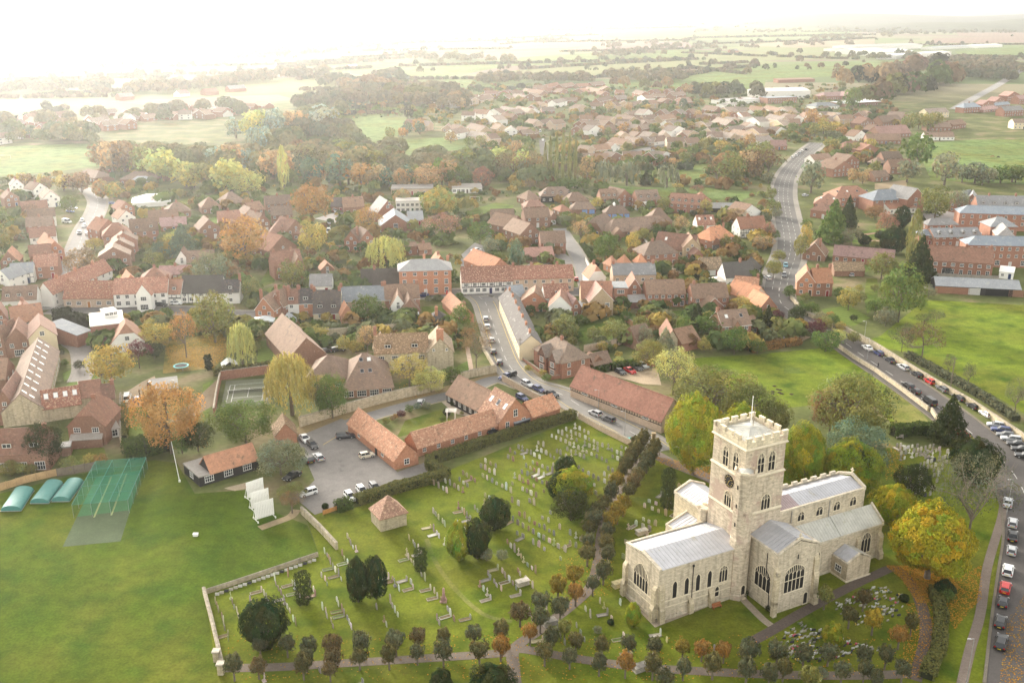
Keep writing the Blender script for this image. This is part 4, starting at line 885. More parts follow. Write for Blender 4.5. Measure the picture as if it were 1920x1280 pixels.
def buttress(x0, x1, y0, y1, steps, out):
    """stepped buttress; out: 'S','W','E' the side that steps back"""
    mb = MB(); n = len(steps); zp = -.3
    for i, (zt, k) in enumerate(steps):
        X0, X1, Y0, Y1 = x0, x1, y0, y1
        nx = steps[i + 1][1] if i + 1 < n else 0
        if out == 'S': Y0 = y1 - (y1 - y0) * k; yb = y1 - (y1 - y0) * nx; mb.box(X0, X1, Y0, Y1, zp, zt); mb.loft([[(X0, Y0, zt), (X1, Y0, zt), (X1, Y1, zt), (X0, Y1, zt)], [(X0, yb, zt + .7), (X1, yb, zt + .7), (X1, Y1, zt + .7), (X0, Y1, zt + .7)]])
        if out == 'W': X0 = x1 - (x1 - x0) * k; xb = x1 - (x1 - x0) * nx; mb.box(X0, X1, Y0, Y1, zp, zt); mb.loft([[(X0, Y0, zt), (X1, Y0, zt), (X1, Y1, zt), (X0, Y1, zt)], [(xb, Y0, zt + .7), (X1, Y0, zt + .7), (X1, Y1, zt + .7), (xb, Y1, zt + .7)]])
        if out == 'E': X1 = x0 + (x1 - x0) * k; xb = x0 + (x1 - x0) * nx; mb.box(X0, X1, Y0, Y1, zp, zt); mb.loft([[(X0, Y0, zt), (X1, Y0, zt), (X1, Y1, zt), (X0, Y1, zt)], [(X0, Y0, zt + .7), (xb, Y0, zt + .7), (xb, Y1, zt + .7), (X0, Y1, zt + .7)]])
        zp = zt + .7 if False else zt
    return cp(mb, 'buttress', [M_stone], WALL['s'][0])
SC0 = (.50, .43, .325); SC1 = (.50, .44, .34)
def pent(x0, x1, y0, y1, ze, zr, name='wall', axis='x', col=SC0):
    mb = MB()
    if axis == 'x': ym = (y0 + y1) / 2; r = [(y0, -.3), (y1, -.3), (y1, ze), (ym, zr), (y0, ze)]; mb.loft([[(x0, y, z) for y, z in r], [(x1, y, z) for y, z in r]])
    else: xm = (x0 + x1) / 2; r = [(x0, -.3), (x1, -.3), (x1, ze), (xm, zr), (x0, ze)]; mb.loft([[(x, y1, z) for x, z in r], [(x, y0, z) for x, z in r]])
    return cp(mb, name, [M_stone], col)
def coping(pts, wd, h=.18, par=None, col=SC1):
    mb = MB()
    for a, b in zip(pts[:-1], pts[1:]):
        a, b = Vector(a), Vector(b); d = (b - a); n = Vector((-d.y, d.x, 0)).normalized() * wd / 2 if math.hypot(d.x, d.y) > 1e-3 else Vector((wd / 2, 0, 0)); u = Vector((0, 0, h))
        mb.loft([[a + n, a - n, a - n + u, a + n + u], [b + n, b - n, b - n + u, b + n + u]])
    return cp(mb, 'coping', [M_stone], col, par)
# chancel
wl = pent(0, 17, 0, 9.9, 9.75, 10.35); coping([(.25, -.1, 9.75), (.25, 4.95, 10.55), (.25, 10, 9.75)], .6, .35, wl); coping([(.55, 9.75, 9.8), (17, 9.75, 9.8)], .4, .35, wl); coping([(.6, -.03, 9.62), (17, -.03, 9.62)], .3, .2, wl)
lead('roof', (.56, -.1, 9.88), (16.9, -.1, 9.88), (16.9, 4.95, 11.0), (.56, 4.95, 11.0)); lead('roof', (16.9, 9.55, 9.9), (.56, 9.55, 9.9), (.56, 4.95, 11.0), (16.9, 4.95, 11.0))
for yy, zz in ((-.06, 2.3), (-.06, 3.5)): 
    mb = MB(); mb.box(-.08, 17, yy - .04, .0, zz, zz + .16); mb.box(-.1, -.0, -.1, 10, zz, zz + .16); cp(mb, 'string_course', [M_trim])
mb = MB(); mb.box(-.22, 17, -.2, -.001, -.2, .7); mb.box(-.22, -.001, -.2, 10.1, -.2, .7); cp(mb, 'plinth', [M_stone], SC1)
arch_window('W', 0, 4.95, 3.6, 4.2, 4.9, 5, 2.6)
for x in (3.4, 5.85, 8.2, 10.65): arch_window('S', x, 0, 3.75, .85, 3.2, 1, .8, tracery=False)
arch_window('S', 13.6, 0, 4.0, 1.7, 3.1, 3, 1.0); arch_window('S', 12.45, 0, 1.4, .8, 1.9, 1, .6, tracery=False)
for a in ((-.9, .0, .15, 1.1), (-.9, .0, 8.9, 9.85)): buttress(*a, [(2.4, 1), (6.0, .6)], 'W')
buttress(.1, 1.1, -.9, 0, [(2.4, 1), (6.4, .6)], 'S'); buttress(6.3, 7.2, -.7, 0, [(1.9, 1), (2.4, .5)], 'S'); buttress(10.6, 11.5, -.8, 0, [(1.9, 1), (2.6, .5)], 'S')
mb = MB(); mb.tube((7.0, -.12, 1), (7.0, -.12, 8.8), .07, .07, 6); mb.box(6.85, 7.15, -.25, -.01, 8.8, 9.15); cp(mb, 'drainpipe', [M_black])
# tower
TX0, TX1, TY0, TY1 = 16.9, 25.7, .5, 9.3
mb = MB(); mb.box(TX0, TX1, TY0, TY1, -.3, 22.3); mb.box(TX0 + .12, TX1 - .12, TY0 + .12, TY1 - .12, 22.3, 27.8); tw = cp(mb, 'tower', [M_towerstone], (.52, .44, .335))
for zz, e in ((15.2, .16), (22.2, .2), (27.6, .26)): mb = MB(); mb.loft([[(TX0 - e * .3, TY0 - e * .3, zz - .12), (TX1 + e * .3, TY0 - e * .3, zz - .12), (TX1 + e * .3, TY1 + e * .3, zz - .12), (TX0 - e * .3, TY1 + e * .3, zz - .12)], [(TX0 - e, TY0 - e, zz + .1), (TX1 + e, TY0 - e, zz + .1), (TX1 + e, TY1 + e, zz + .1), (TX0 - e, TY1 + e, zz + .1)], [(TX0, TY0, zz + .42), (TX1, TY0, zz + .42), (TX1, TY1, zz + .42), (TX0, TY1, zz + .42)]]); mb.build('string_course', [M_trim], tw)
pb = MB(); t_ = .42; a0, a1, b0, b1 = TX0 - .05, TX1 + .05, TY0 - .05, TY1 + .05
for q in ((a0, a1, b0, b0 + t_), (a0, a1, b1 - t_, b1), (a0, a0 + t_, b0 + t_, b1 - t_), (a1 - t_, a1, b0 + t_, b1 - t_)): pb.box(*q, 28.0, 29.05)
k = 5; ml_ = []; sp_ = (a1 - a0) / (k + k - 1 + .0)
for i in range(k):
    u0 = i * 2 * sp_; u0 = max(0, u0 - sp_ * .14); u1 = min(k * 2 * sp_ - sp_, i * 2 * sp_ + sp_ * 1.14)
    for q in ((a0 + u0, a0 + u1, b0, b0 + t_), (a0 + u0, a0 + u1, b1 - t_, b1)): ml_.append(q)
    if 0 < i < k - 1:
        for q in ((a0, a0 + t_, b0 + u0, b0 + u1), (a1 - t_, a1, b0 + u0, b0 + u1)): ml_.append(q)
pp = pb.build('parapet', [M_towerstone], tw, color=(.60, .52, .38)); 
for q in ml_: mb = MB(); mb.box(*q, 29.05, 29.75); mb.box(q[0] - .05, q[1] + .05, q[2] - .05, q[3] + .05, 29.75, 29.88, 1); mb.build('merlon', [M_towerstone, M_trim], tw, color=(.60, .52, .38))
tr = MB(); ax, ay = (a0 + a1) / 2, (b0 + b1) / 2; q4 = [(a0 + t_, b0 + t_, 28.55), (a1 - t_, b0 + t_, 28.55), (a1 - t_, b1 - t_, 28.55), (a0 + t_, b1 - t_, 28.55)]
for i in range(4):
    A, B = Vector(q4[i]), Vector(q4[(i + 1) % 4]); ap = Vector((ax, ay, 29.75)); tr.poly([A, B, ap]); tr.bar(A + Vector((0, 0, .03)), ap + Vector((0, 0, .03)), .1)
    for j in range(1, 9): tr.bar(A.lerp(B, j / 9) + Vector((0, 0, .02)), ap + Vector((0, 0, .02)), .07)
tr.build('tower_roof', [M_leadgreen], tw)
mb = MB(); mb.tube((ax, ay, 29.6), (ax, ay, 35.0), .09, .05, 8, 0); mb.tube((ax, ay, 35.0), (ax, ay, 35.15), .09, .09, 8, 0); mb.build('flagpole', [M_white], tw); mb = MB(); mb.tube((ax + .45, ay - .1, 29.6), (ax + .45, ay - .1, 33.6), .08, .05, 6); mb.build('mast', [M_wood], tw, color=(.3, .26, .2))
mb = MB(); mb.box(TX0 + .3, TX0 + 1.3, TY1 - 1.4, TY1 - .4, 29.0, 30.0); mb.loft([[(TX0 + .2, TY1 - 1.5, 30), (TX0 + 1.4, TY1 - 1.5, 30), (TX0 + 1.4, TY1 - .3, 30), (TX0 + .2, TY1 - .3, 30)], [(TX0 + .8, TY1 - .9, 30.4)] * 4], caps=False); mb.build('turret_cap', [M_trim], tw)
for y in (5.65, 2.95): arch_window('W', TX0 + .12, y, 22.9, 1.35, 3.6, 2, 1.0, 1)
for x in (20.4, 22.75): arch_window('S', x, TY0 + .12, 22.9, 1.35, 3.6, 2, 1.0, 1)
for x in (20, 22.6): arch_window('N', x, TY1 - .12, 22.9, 1.35, 3.6, 2, 1.0, 1)
arch_window('W', TX0, 4.15, 15.75, 1.75, 2.9, 3, 1.1); arch_window('S', 22.1, TY0, 15.65, 1.9, 2.9, 3, 1.1)
ck = MB(); ck.tube((TX0 - .1, 4.15, 20.55), (TX0 + .01, 4.15, 20.55), 1.18, 1.18, 32); clock = ck.build('clock', [M_black], tw)
cg = MB()
for i in range(12):
    a = i * math.pi / 6; cy, cz = 4.15 + math.sin(a) * .92, 20.55 + math.cos(a) * .92; dy, dz = math.sin(a) * .14, math.cos(a) * .14; cg.bar((TX0 - .12, cy - dy, cz - dz), (TX0 - .12, cy + dy, cz + dz), .1)
for a, ln in ((-3.85 + math.pi, .0), ): pass
M_gilt = material('gilding', (.62, .46, .16), noise=((2, .1),), metal=.3, rough=.4)
cg.build('clock_numerals', [M_gilt], clock)
hb = MB(); hb.bar((TX0 - .15, 4.15, 20.55), (TX0 - .15, 4.15 - .55, 20.55 + .45), .12); hb.bar((TX0 - .15, 4.15, 20.55), (TX0 - .15, 4.15 + .25, 20.55 - .85), .10); hb.build('clock_hand', [M_gilt], clock)
# stair turret at the near tower corner
mb = MB(); oc = lambda r, z: [(17.15 + r * math.cos(math.pi / 8 + i * math.pi / 4), .45 + r * math.sin(math.pi / 8 + i * math.pi / 4), z) for i in range(8)]
mb.loft([oc(2.05, -.3), oc(2.05, .9), oc(1.85, 1.1), oc(1.85, 11.4), oc(1.72, 11.7), oc(1.72, 23.2), oc(1.95, 23.35), oc(1.95, 24.0), oc(1.7, 24.05)]); stt = cp(mb, 'stair_turret', [M_towerstone], (.51, .43, .325))
mb = MB(); mb.loft([oc(1.5, 24.0), oc(.05, 24.5)]); mb.build('turret_roof', [M_leadgreen], stt)
mb = MB()
for i in range(8):
    if i % 2 == 0: p, q = Vector(oc(1.85, 24)[i]), Vector(oc(1.85, 24)[(i + 1) % 8]); mb.bar(p + Vector((0, 0, .2)), q + Vector((0, 0, .2)), .5)
mb.build('merlon', [M_trim], stt)
mb = MB()
for zz in (3, 6.5, 10, 14, 17.5, 21): mb.box(15.5 - .01 + .0, 15.56, .2, .45, zz, zz + .7)
mb.build('slit_window', [M_leadedglass], stt); arch_window('S', 17.15, .45 - 1.72, .9, .8, 2.0, 1, .5, tracery=False)
# south transept
wl = pent(19, 28, -7.2, 1.2, 11.2, 13.0, axis='y'); coping([(18.95, -7.0, 11.25), (23.5, -7.0, 13.25), (28.05, -7.0, 11.25)], .5, .3, wl); coping([(19.1, -7, 11.1), (19.1, .3, 11.1)], .4, .35, wl); coping([(27.9, -7, 11.1), (27.9, .4, 11.1)], .4, .35, wl)
lead('roof', (19.2, .4, 11.4), (19.2, -6.8, 11.4), (23.5, -6.8, 13.2), (23.5, .4, 13.2)); lead('roof', (27.8, -6.8, 11.4), (27.8, .4, 11.4), (23.5, .4, 13.2), (23.5, -6.8, 13.2))
arch_window('S', 22.9, -7.2, 3.6, 4.3, 5.0, 5, 1.5, 1); arch_window('W', 19, -3.9, 3.2, 3.9, 4.4, 4, 2.0)
mb = MB(); mb.box(23.2, 23.45, -7.22, -7.19, 9.6, 10.5); cp(mb, 'slit_window', [M_leadedglass]); arch_window('S', 25.9, -7.2, .2, .85, 2.2, 1, .5, tracery=False)
buttress(18.2, 19.0, -8.0, -7.2, [(2.2, 1), (8.6, 1)], 'S'); buttress(27.0, 28.0, -8.3, -7.2, [(1.2, 1), (5.5, .6), (8.5, .3)], 'S'); buttress(28.0, 29.2, -7.2, -6.2, [(1.2, 1), (5.5, .6), (8.5, .3)], 'E')
mb = MB(); mb.tube((18.9, -5.9, .3), (18.9, -5.6, 6), .07, .07); mb.tube((18.9, -5.6, 6), (18.9, -4.6, 7.5), .07, .07); mb.tube((18.9, -4.6, 7.5), (18.9, -4.6, 10.6), .07, .07); cp(mb, 'drainpipe', [M_black])
mb = MB(); mb.box(22.9, 24.1, -7.15, -6.95, 13.3, 13.6); mb.box(23.42, 23.58, -7.12, -6.98, 13.3, 14.5); mb.box(23.15, 23.85, -7.12, -6.98, 13.95, 14.12); cp(mb, 'gable_cross', [M_trim])
# nave and south aisle
NX1, AX1 = 47.2, 49.4
wl = pent(25.6, NX1, 1.6, 8.4, 13.1, 13.9, col=(.50, .43, .325)); cpg = coping([(25.8, 1.62, 13.0), (NX1, 1.62, 13.0)], .36, .45, wl); coping([(NX1 - .2, 1.5, 13.2), (NX1 - .2, 5, 14.6), (NX1 - .2, 8.5, 13.2)], .5, .5, wl)
lead('roof', (25.7, 1.75, 13.25), (31.5, 1.75, 13.25), (31.5, 5, 14.25), (25.7, 5, 14.25), M_leadpink, .45); lead('roof', (31.5, 1.75, 13.26), (NX1 - .45, 1.75, 13.26), (NX1 - .45, 5, 14.26), (31.5, 5, 14.26), None, .6); lead('roof', (NX1 - .45, 8.2, 13.2), (25.7, 8.2, 13.2), (25.7, 5, 14.25), (NX1 - .45, 5, 14.25), None, .6)
mb = MB(); mb.box(25.7, NX1, 8.1, 8.5, 13.0, 13.6); 
for i in range(9): mb.box(26 + i * 2.35, 27.3 + i * 2.35, 8.1, 8.5, 13.6, 14.15)
mb.build('battlement', [M_stone], wl, color=SC1)
mb = MB(); mb.box(NX1 - .28, NX1 - .1, 4.9, 5.1, 15, 16); mb.box(NX1 - .28, NX1 - .1, 4.62, 5.38, 15.5, 15.66); cp(mb, 'gable_cross', [M_trim])
for x in (31.8, 36.2, 40.4, 44.4): arch_window('S', x, 1.6, 10.4, 1.5, 1.75, 2, .7)
mb = MB(); 
for x in (29.5, 38.5): mb.tube((x, 1.5, 9.5), (x, 1.5, 12.9), .08, .08)
cp(mb, 'drainpipe', [M_metal])
mb = MB(); mb.loft([[(28, y, z) for y, z in ((-1.5, -.3), (1.6, -.3), (1.6, 9.3), (-1.5, 6.9))], [(AX1, y, z) for y, z in ((-1.5, -.3), (1.6, -.3), (1.6, 9.3), (-1.5, 6.9))]]); wl = cp(mb, 'aisle_wall', [M_stone], (.48, .41, .305))
lead('aisle_roof', (28, -1.6, 7.05), (38.8, -1.6, 7.05), (38.8, 1.58, 9.5), (28, 1.58, 9.5), M_leadgreen, .6, ); lead('aisle_roof', (38.95, -1.6, 7.05), (AX1 - .3, -1.6, 7.05), (AX1 - .3, 1.58, 9.5), (38.95, 1.58, 9.5), M_leadgreen, .6)
coping([(28, -1.62, 6.6), (AX1 + .1, -1.62, 6.6)], .3, .4, wl); coping([(AX1 - .1, -1.7, 7.05), (AX1 - .1, 1.6, 9.55)], .4, .4, wl)
for x in (32.6, 35.0 if False else 33.9)[:0]: pass
arch_window('S', 33.2, -1.5, 1.4, 2.3, 4.2, 3, 1.5); arch_window('S', 45.6, -1.5, 1.8, 2.3, 4.2, 3, 1.5)
buttress(29.6, 30.4, -2.3, -1.5, [(1.2, 1), (5, .6)], 'S'); buttress(43.0, 43.9, -2.3, -1.5, [(1.2, 1), (5, .6)], 'S'); buttress(AX1, AX1 + 1, -1.5, -.5, [(1.2, 1), (4.5, .6)], 'E'); buttress(AX1 - 1, AX1, -2.6, -1.5, [(1.2, 1), (4.5, .6)], 'S')
mb = MB(); mb.box(28.05, AX1 + .05, -1.66, -1.501, -.2, .6); cp(mb, 'plinth', [M_stone], SC1)
# porch
wl = pent(37.3, 42.9, -5.4, -1.4, 3.6, 4.9, axis='y', col=(.47, .39, .28), name='porch'); coping([(37.2, -5.25, 3.65), (40.1, -5.25, 5.05), (43, -5.25, 3.65)], .35, .2, wl); coping([(37.4, -5.3, 3.5), (37.4, -1.6, 3.5)], .35, .25, wl); coping([(42.8, -5.3, 3.5), (42.8, -1.6, 3.5)], .35, .25, wl)
lead('porch_roof', (37.55, -1.6, 3.85), (37.55, -5.1, 3.85), (40.1, -5.1, 5.08), (40.1, -1.6, 5.08)); lead('porch_roof', (42.65, -5.1, 3.85), (42.65, -1.6, 3.85), (40.1, -1.6, 5.08), (40.1, -5.1, 5.08), M_leadgreen)
window(Frame(church, (37.3, -5.4), 0, 5.6, 4), 'W', 1.9, 1.2, 1.5, 1.3)
mb = MB(); mb.box(37.1, 43.1, -5.6, -5.401, -.2, .3); mb.box(37.1, 37.299, -5.4, -1.5, -.2, .3); cp(mb, 'plinth', [M_trim])
# north transept, vestry and the little turret
wl = pent(18.3, 25.2, 9.2, 21.0, 10.2, 11.6, axis='y', col=(.52, .45, .32)); coping([(18.3, 9.2, 10.1), (18.3, 21, 10.1)], .45, .4, wl); coping([(18.2, 20.9, 10.3), (21.75, 20.9, 11.8), (25.3, 20.9, 10.3)], .45, .35, wl)
lead('roof', (18.5, 20.7, 10.45), (18.5, 9.3, 10.45), (21.75, 9.3, 11.8), (21.75, 20.7, 11.8)); lead('roof', (25, 9.3, 10.45), (25, 20.7, 10.45), (21.75, 20.7, 11.8), (21.75, 9.3, 11.8))
mb = MB(); mb.loft([[(13.6, y, z) for y, z in ((10, -.3), (17, -.3), (17, 6.4), (10, 6.4))], [(18.3, y, z) for y, z in ((10, -.3), (17, -.3), (17, 8.0), (10, 8.0))]]); wl = cp(mb, 'vestry_wall', [M_stone], SC0)
lead('vestry_roof', (13.9, 16.7, 6.55), (13.9, 10.2, 6.55), (18.28, 10.2, 8.05), (18.28, 16.7, 8.05)); coping([(13.75, 10.0, 6.35), (13.75, 17.1, 6.35)], .35, .4, wl); coping([(13.7, 16.9, 6.4), (18.3, 16.9, 8.0)], .35, .35, wl)
arch_window('W', 13.6, 12.6, 1.6, 2.2, 3.6, 3, 1.3); buttress(12.8, 13.6, 16.2, 17.0, [(1.5, 1), (4.4, .6)], 'W')
mb = MB(); o2 = lambda r, z: [(17.2 + r * math.cos(math.pi / 8 + i * math.pi / 4), 10.7 + r * math.sin(math.pi / 8 + i * math.pi / 4), z) for i in range(8)]
mb.loft([o2(1.15, -.3), o2(1.15, 11.6), o2(1.35, 11.75), o2(1.35, 12.2), o2(1.1, 12.25)]); t2 = cp(mb, 'small_turret', [M_stone], SC0)
mb = MB()
for i in range(0, 8, 2): p, q = Vector(o2(1.25, 12.2)[i]), Vector(o2(1.25, 12.2)[i + 1]); mb.bar(p + Vector((0, 0, .25)), q + Vector((0, 0, .25)), .4)
mb.build('merlon', [M_trim], t2)
LANDMARKS += [('the church clock tower', 0, 0)]; LANDMARKS[-1] = ('the church clock tower', P(1400, 1110).x, P(1400, 1110).y)
landmark('the church porch', 1592, 1090); landmark('the big east-facing chancel window' if False else 'the church chancel gable', 1200, 1140)
# ============================================================ LANDMARK NAMES used to tell look-alikes apart
for ph, u, v in (('the timber-framed long barn', 1160, 770), ('the pyramid-roofed stone hut', 727, 985), ('the cricket nets', 200, 930), ('the cricket pavilion', 400, 890), ('the tennis court', 455, 745), ('the orange beech', 325, 840),
    ('the L-shaped brick range', 735, 860), ('the courtyard lawn', 805, 790), ('the big hipped brown hall', 690, 730), ('the stone manor house', 780, 690), ('the three-storey Georgian house', 797, 550), ('the half-timbered inn', 915, 548), ('the slate-roofed chapel', 745, 430),
    ('the big willow', 725, 505), ('the white gabled inn', 265, 570), ('the flat-roofed brick block', 210, 620), ('the cream gable house', 82, 660), ('the long skylit terrace', 100, 735), ('the trampoline', 340, 692), ('the playground', 320, 350), ('the low marquee roof', 280, 375),
    ('the blue garage doors', 1158, 408), ('the black-boarded barn house', 1045, 380), ('the gravel drive', 1265, 505), ('the white thatched cottage', 1390, 540), ('the road junction', 1462, 560), ('the orange-roofed farmhouse', 1545, 555), ('the open black barn', 1830, 560), ('the slim poplar', 1708, 500),
    ('the brick workhouse', 1870, 490), ('the red-tiled archway terrace', 1795, 510), ('the slate-roofed brick hall', 1670, 395), ('the brown hipped offices', 1570, 400), ('the horse paddock', 1850, 300), ('the row of tall poplars', 1050, 345), ('the willow row', 1180, 350), ('the far sports hall', 1475, 185),
    ('the pink barn roof', 1680, 255), ('the new red houses', 1840, 205), ('the estate road', 1016, 265), ('the rugby posts', 1208, 158), ('the meadow spur', 720, 255), ('the hazy playing field', 90, 300), ('the hill street', 165, 420), ('the far sheds', 1660, 100), ('the white terrace', 965, 640), ('the brick semi-detached pair', 1050, 690),
    ('the walled front garden', 885, 680), ('the churchyard gate', 1235, 850), ('the twin dark yews', 690, 1125), ('the twin gold-tipped yews', 878, 1046), ('the tallest round yew', 500, 1200), ('the path crossing', 968, 1215), ('the chest tomb', 980, 1095), ('the pink obelisk', 832, 1125), ('the columnar yew by the tower', 1251, 950), ('the graveyard wall corner', 385, 1115),
    ('the north-east graves', 1740, 900), ('the plaque plots', 1620, 1130), ('the golden hornbeam', 1742, 1080), ('the dark roadside conifer', 1776, 822), ('the bottom-right parked cars', 1885, 1120), ('the kerbside parking bay', 1890, 825), ('the stone garden wall', 1640, 640), ('the car park', 640, 890), ('the gold yew ball', 1186, 1170)):
    landmark(ph, u, v)
B = dict
# ============================================================ BUILDINGS NEAR THE CHURCH
H('long L-shaped range of orange brick with mottled orange tiles beside the car park', (652, 791), (740, 862), 5.9, 2.5, 5.6, 'g', 'o', 'O', B(w=[('S', 2, 1.0, 1.2, 1.2), ('E', 1, .8, 1.3, 1.3)], door=0, gd=[(.62, 1.1, 2.1, (.03, .03, .03))], gn=0, ch=()),
  ((782, 838), (936, 793), 5.5, 2.5, 5.2, 'g', 'o', 'O', B(w=[('S', 6, .9, .9, 1.1)], door=0)), name='brick_range', cat='building')
H('black-boarded barn with a grey-brown tiled roof at the courtyard', (837, 736), (897, 768), 8, 2.7, 6.8, 'g', 'k', 'n', B(w=[('S', 6, .8, .9, 1.2)], door=0), name='barn', cat='barn')
H('taller orange-tiled cross barn with black gable door, joining the courtyard wings', (898, 768), (936, 791), 9.5, 3.2, 8.2, 'g', 'o', 'O', B(w=[('E', 2, .8, 1.1, 1.9), ('E', 1, 3.6, 1.2, 1.8)], sky=3, door=0), name='barn', cat='barn')
H('small orange-tiled brick annexe behind the hedge end', (998, 779), (1050, 762), 6, 3.0, 5.6, 'g', 'o', 'O', B(w=[]), name='annexe', cat='building')
H('black shed with flat lid under the stair of the cross barn', (966, 792), (997, 782), 3, 2.2, 2.3, 'f', 'k', 'g', B(w=[]), name='shed', cat='shed')
t, o_ = H('long timber-framed barn of brick with a sweeping red tiled roof', (1070, 721), (1241, 788), 8.0, 3.4, 7.9, 'g', 'p', 'T', B(w=[('S', 3, 2.2, 2.0, .9)], door=0, tim=1, ts=.85, tl=1.9), name='timber_barn', cat='barn')
H('square stone hut with a pyramid of orange tiles in the churchyard', (713, 969), (762, 956), 5.0, 3.3, 6.3, 'p', 's', 'O', B(w=[]), name='stone_hut', cat='hut')
H('dark timber cricket pavilion with a flat roof and an orange tiled front', (373, 893), (480, 861), 8.5, 2.5, 2.8, 'f', 'k', 'f', B(w=[('S', 3, .7, 2.0, 1.4), ('W', 1, .7, 1.8, 1.2)], door=0), ((394, 885), (484, 858), 5.5, 2.7, 5.4, 'g', 'k', 'o', B(w=[], tim=0)), name='pavilion', cat='pavilion')
H('broad brown-tiled hall with a high hipped roof and rooflights', (642, 731), (737, 724), 20, 2.6, 9.0, 'h', 'n', 'n', B(w=[('S', 4, .5, 2.4, 1.6)], sky=4, skr=2, skx=(.42, .58), hip=.7, door=0),
  ((575, 708), (645, 708), 14, 4.6, 8.6, 'h', 'o', 'n', B(w=[('S', 3, 2.2, 1.6, 1.3)])), name='hall', cat='building')
H('long brown-roofed barn running back behind the hipped hall', (541, 672), (611, 661), 26, 4.0, 9.4, 'x', 'n', 'n', B(w=[('E', 4, 1, 1.0, 1.2)]), name='barn', cat='barn')
H('old stone manor house with gabled dormers and a tall brick chimney', (702, 661), (803, 657), 8.5, 5.6, 9.6, 'g', 's', 'M', B(dm=2, dw=2.0, dmw=1, w=[('S', 4, 3.0, 1.7, 1.4), ('S', 3, .7, 1.6, 1.2)], ch=[(.02, .5, 2.2)]),
  ((801, 660), (850, 658), 12, 6.0, 9.9, 'x', 's', 'M', B(w=[('S', 2, 6.2, .7, .7), ('E', 2, 3, 1.2, 1.3)], ch=[(.5, .04, 2.6, 2.0)], chc='o')), ((700, 652), (727, 651), 6, 5.6, 8.4, 'x', 's', 'M', B(w=[('S', 2, 4, .7, .8)])), name='manor_house', cat='house')
H('pair of brick semi-detached houses with a big hipped tan roof', (1001, 652), (1054, 679), 9.5, 5.0, 8.8, 'h', 'b', 't', B(w=[('S', 2, .8, 2.0, 1.5), ('S', 2, 3.2, 1.8, 1.2), ('E', 2, 3.2, 1.1, 1.1), ('E', 2, .9, 1.2, 1.2)], ch=[(.5, .5, .6)], door=0),
  ((1009, 661), (1022, 667), 3.2, 5.0, 7.6, 'x', 'b', 't', B(w=[('S', 1, .7, 1.8, 1.5), ('S', 1, 3.0, 1.6, 1.3)], tim=1, ts=.9, tl=2.6)), ((1029, 672), (1042, 678), 3.2, 5.0, 7.6, 'x', 'b', 't', B(w=[('S', 1, .7, 1.8, 1.5), ('S', 1, 3.0, 1.6, 1.3)], tim=1, ts=.9, tl=2.6)))
H('terrace of white and brick cottages with a long pale slate roof down the street', (936, 556), (975, 646), 6.5, 5.0, 7.8, 'g', 'c', 'q', B(w=[('S', 14, .9, 1, 1.2), ('S', 14, 3.2, 1, 1.1)], ch=[(f, .5, .8) for f in (.05, .2, .35, .5, .65, .8, .95)], door=0, chc='o'), name='terrace', cat='terrace')
H('small garden store with brown tiles beside the gravel yard', (1113, 683), (1146, 676), 4.5, 2.4, 4.8, 'g', 'n', 'n', B(w=[('S', 1, .8, 1.2, 1)]), name='store', cat='outbuilding')
H(None, (1093, 672), (1112, 681), 4, 2.6, 4.4, 'g', 'n', 'n', B(w=[]), name='outbuilding', cat='outbuilding')
H(None, (1196, 641), (1226, 634), 8, 2.8, 6.5, 'g', 'n', 'n', B(w=[]), name='outbuilding', cat='outbuilding'); H(None, (1246, 640), (1274, 640), 12, 3, 6.6, 'x', 's', 'r', B(w=[]), name='outbuilding', cat='outbuilding'); H(None, (1278, 643), (1313, 635), 8, 3, 6.2, 'g', 'b', 'n', B(w=[], sky=0), name='outbuilding', cat='outbuilding')
H('small gabled brick outhouse with mossy roof at the car park corner', (516, 817), (556, 812), 6.5, 2.5, 5.4, 'x', 'o', 'M', B(w=[]), name='outhouse', cat='outbuilding')
# left foreground
H('long brick terrace with rows of rooflights running up the lane', (82, 764), (110, 656), 9.5, 4.0, 8.4, 'g', 's', 'n', B(w=[('S', 12, .9, 1, 1.2)], sky=18, skr=2, door=0, ch=()), name='terrace', cat='terrace')
H('stone range with red tiles and four rooflights closing the terrace', (80, 765), (152, 754), 7, 3.8, 7.2, 'g', 's', 'R', B(w=[], sky=4), ((150, 744), (190, 739), 6.5, 4.6, 7.6, 'g', 's', 'r', B(w=[])), ((191, 746), (215, 743), 5, 3.8, 6.6, 'g', 's', 'r', B(w=[], ch=[(.9, .5)])), name='stone_range', cat='building')
H('brick house with a half-hipped red roof and white garden doors', (126, 798), (195, 797), 11, 5.0, 9.4, 'kx', 'n', 'r', B(w=[('S', 2, 3.3, 1.6, 1.2), ('S', 2, .3, 2.6, 1.9)], door=0, ch=[(.5, .6, .6)]), ((131, 824), (190, 820), 1.6, 2.5, 3.1, 'm', 'n', 'f', B(w=[])), ((196, 806), (223, 800), 5, 2.4, 3.6, 'm', 'w', 'f', B(w=[('S', 1, .4, 2.4, 1.6)], sky=0)))
H('brick house with red tiled roof and white dormers at the left edge', (-14, 851), (88, 846), 8, 4.6, 8.8, 'g', 'n', 'r', B(dm=2, dw=2.2, w=[('S', 3, .4, 2.2, 1.9)], ch=[(.9, .5)], door=0))
H(None, (-10, 763), (28, 760), 14, 5, 9.2, 'x', 'n', 'r', B()); H(None, (-30, 712), (10, 709), 10, 5, 9, 'g', 'n', 'n', B())
H('tall cream gable-ended house above the skylit terrace', (53, 634), (106, 627), 13, 6.0, 9.6, 'x', 'c', 'r', B(w=[('S', 1, 6.3, 1.3, 1.3)]))
H(None, (9, 642), (57, 637), 11, 5, 9.2, 'x', 'n', 'r', B(w=[('S', 2, 3.2, 1.1, 1.2), ('S', 1, .5, 2.6, 1.9)]))
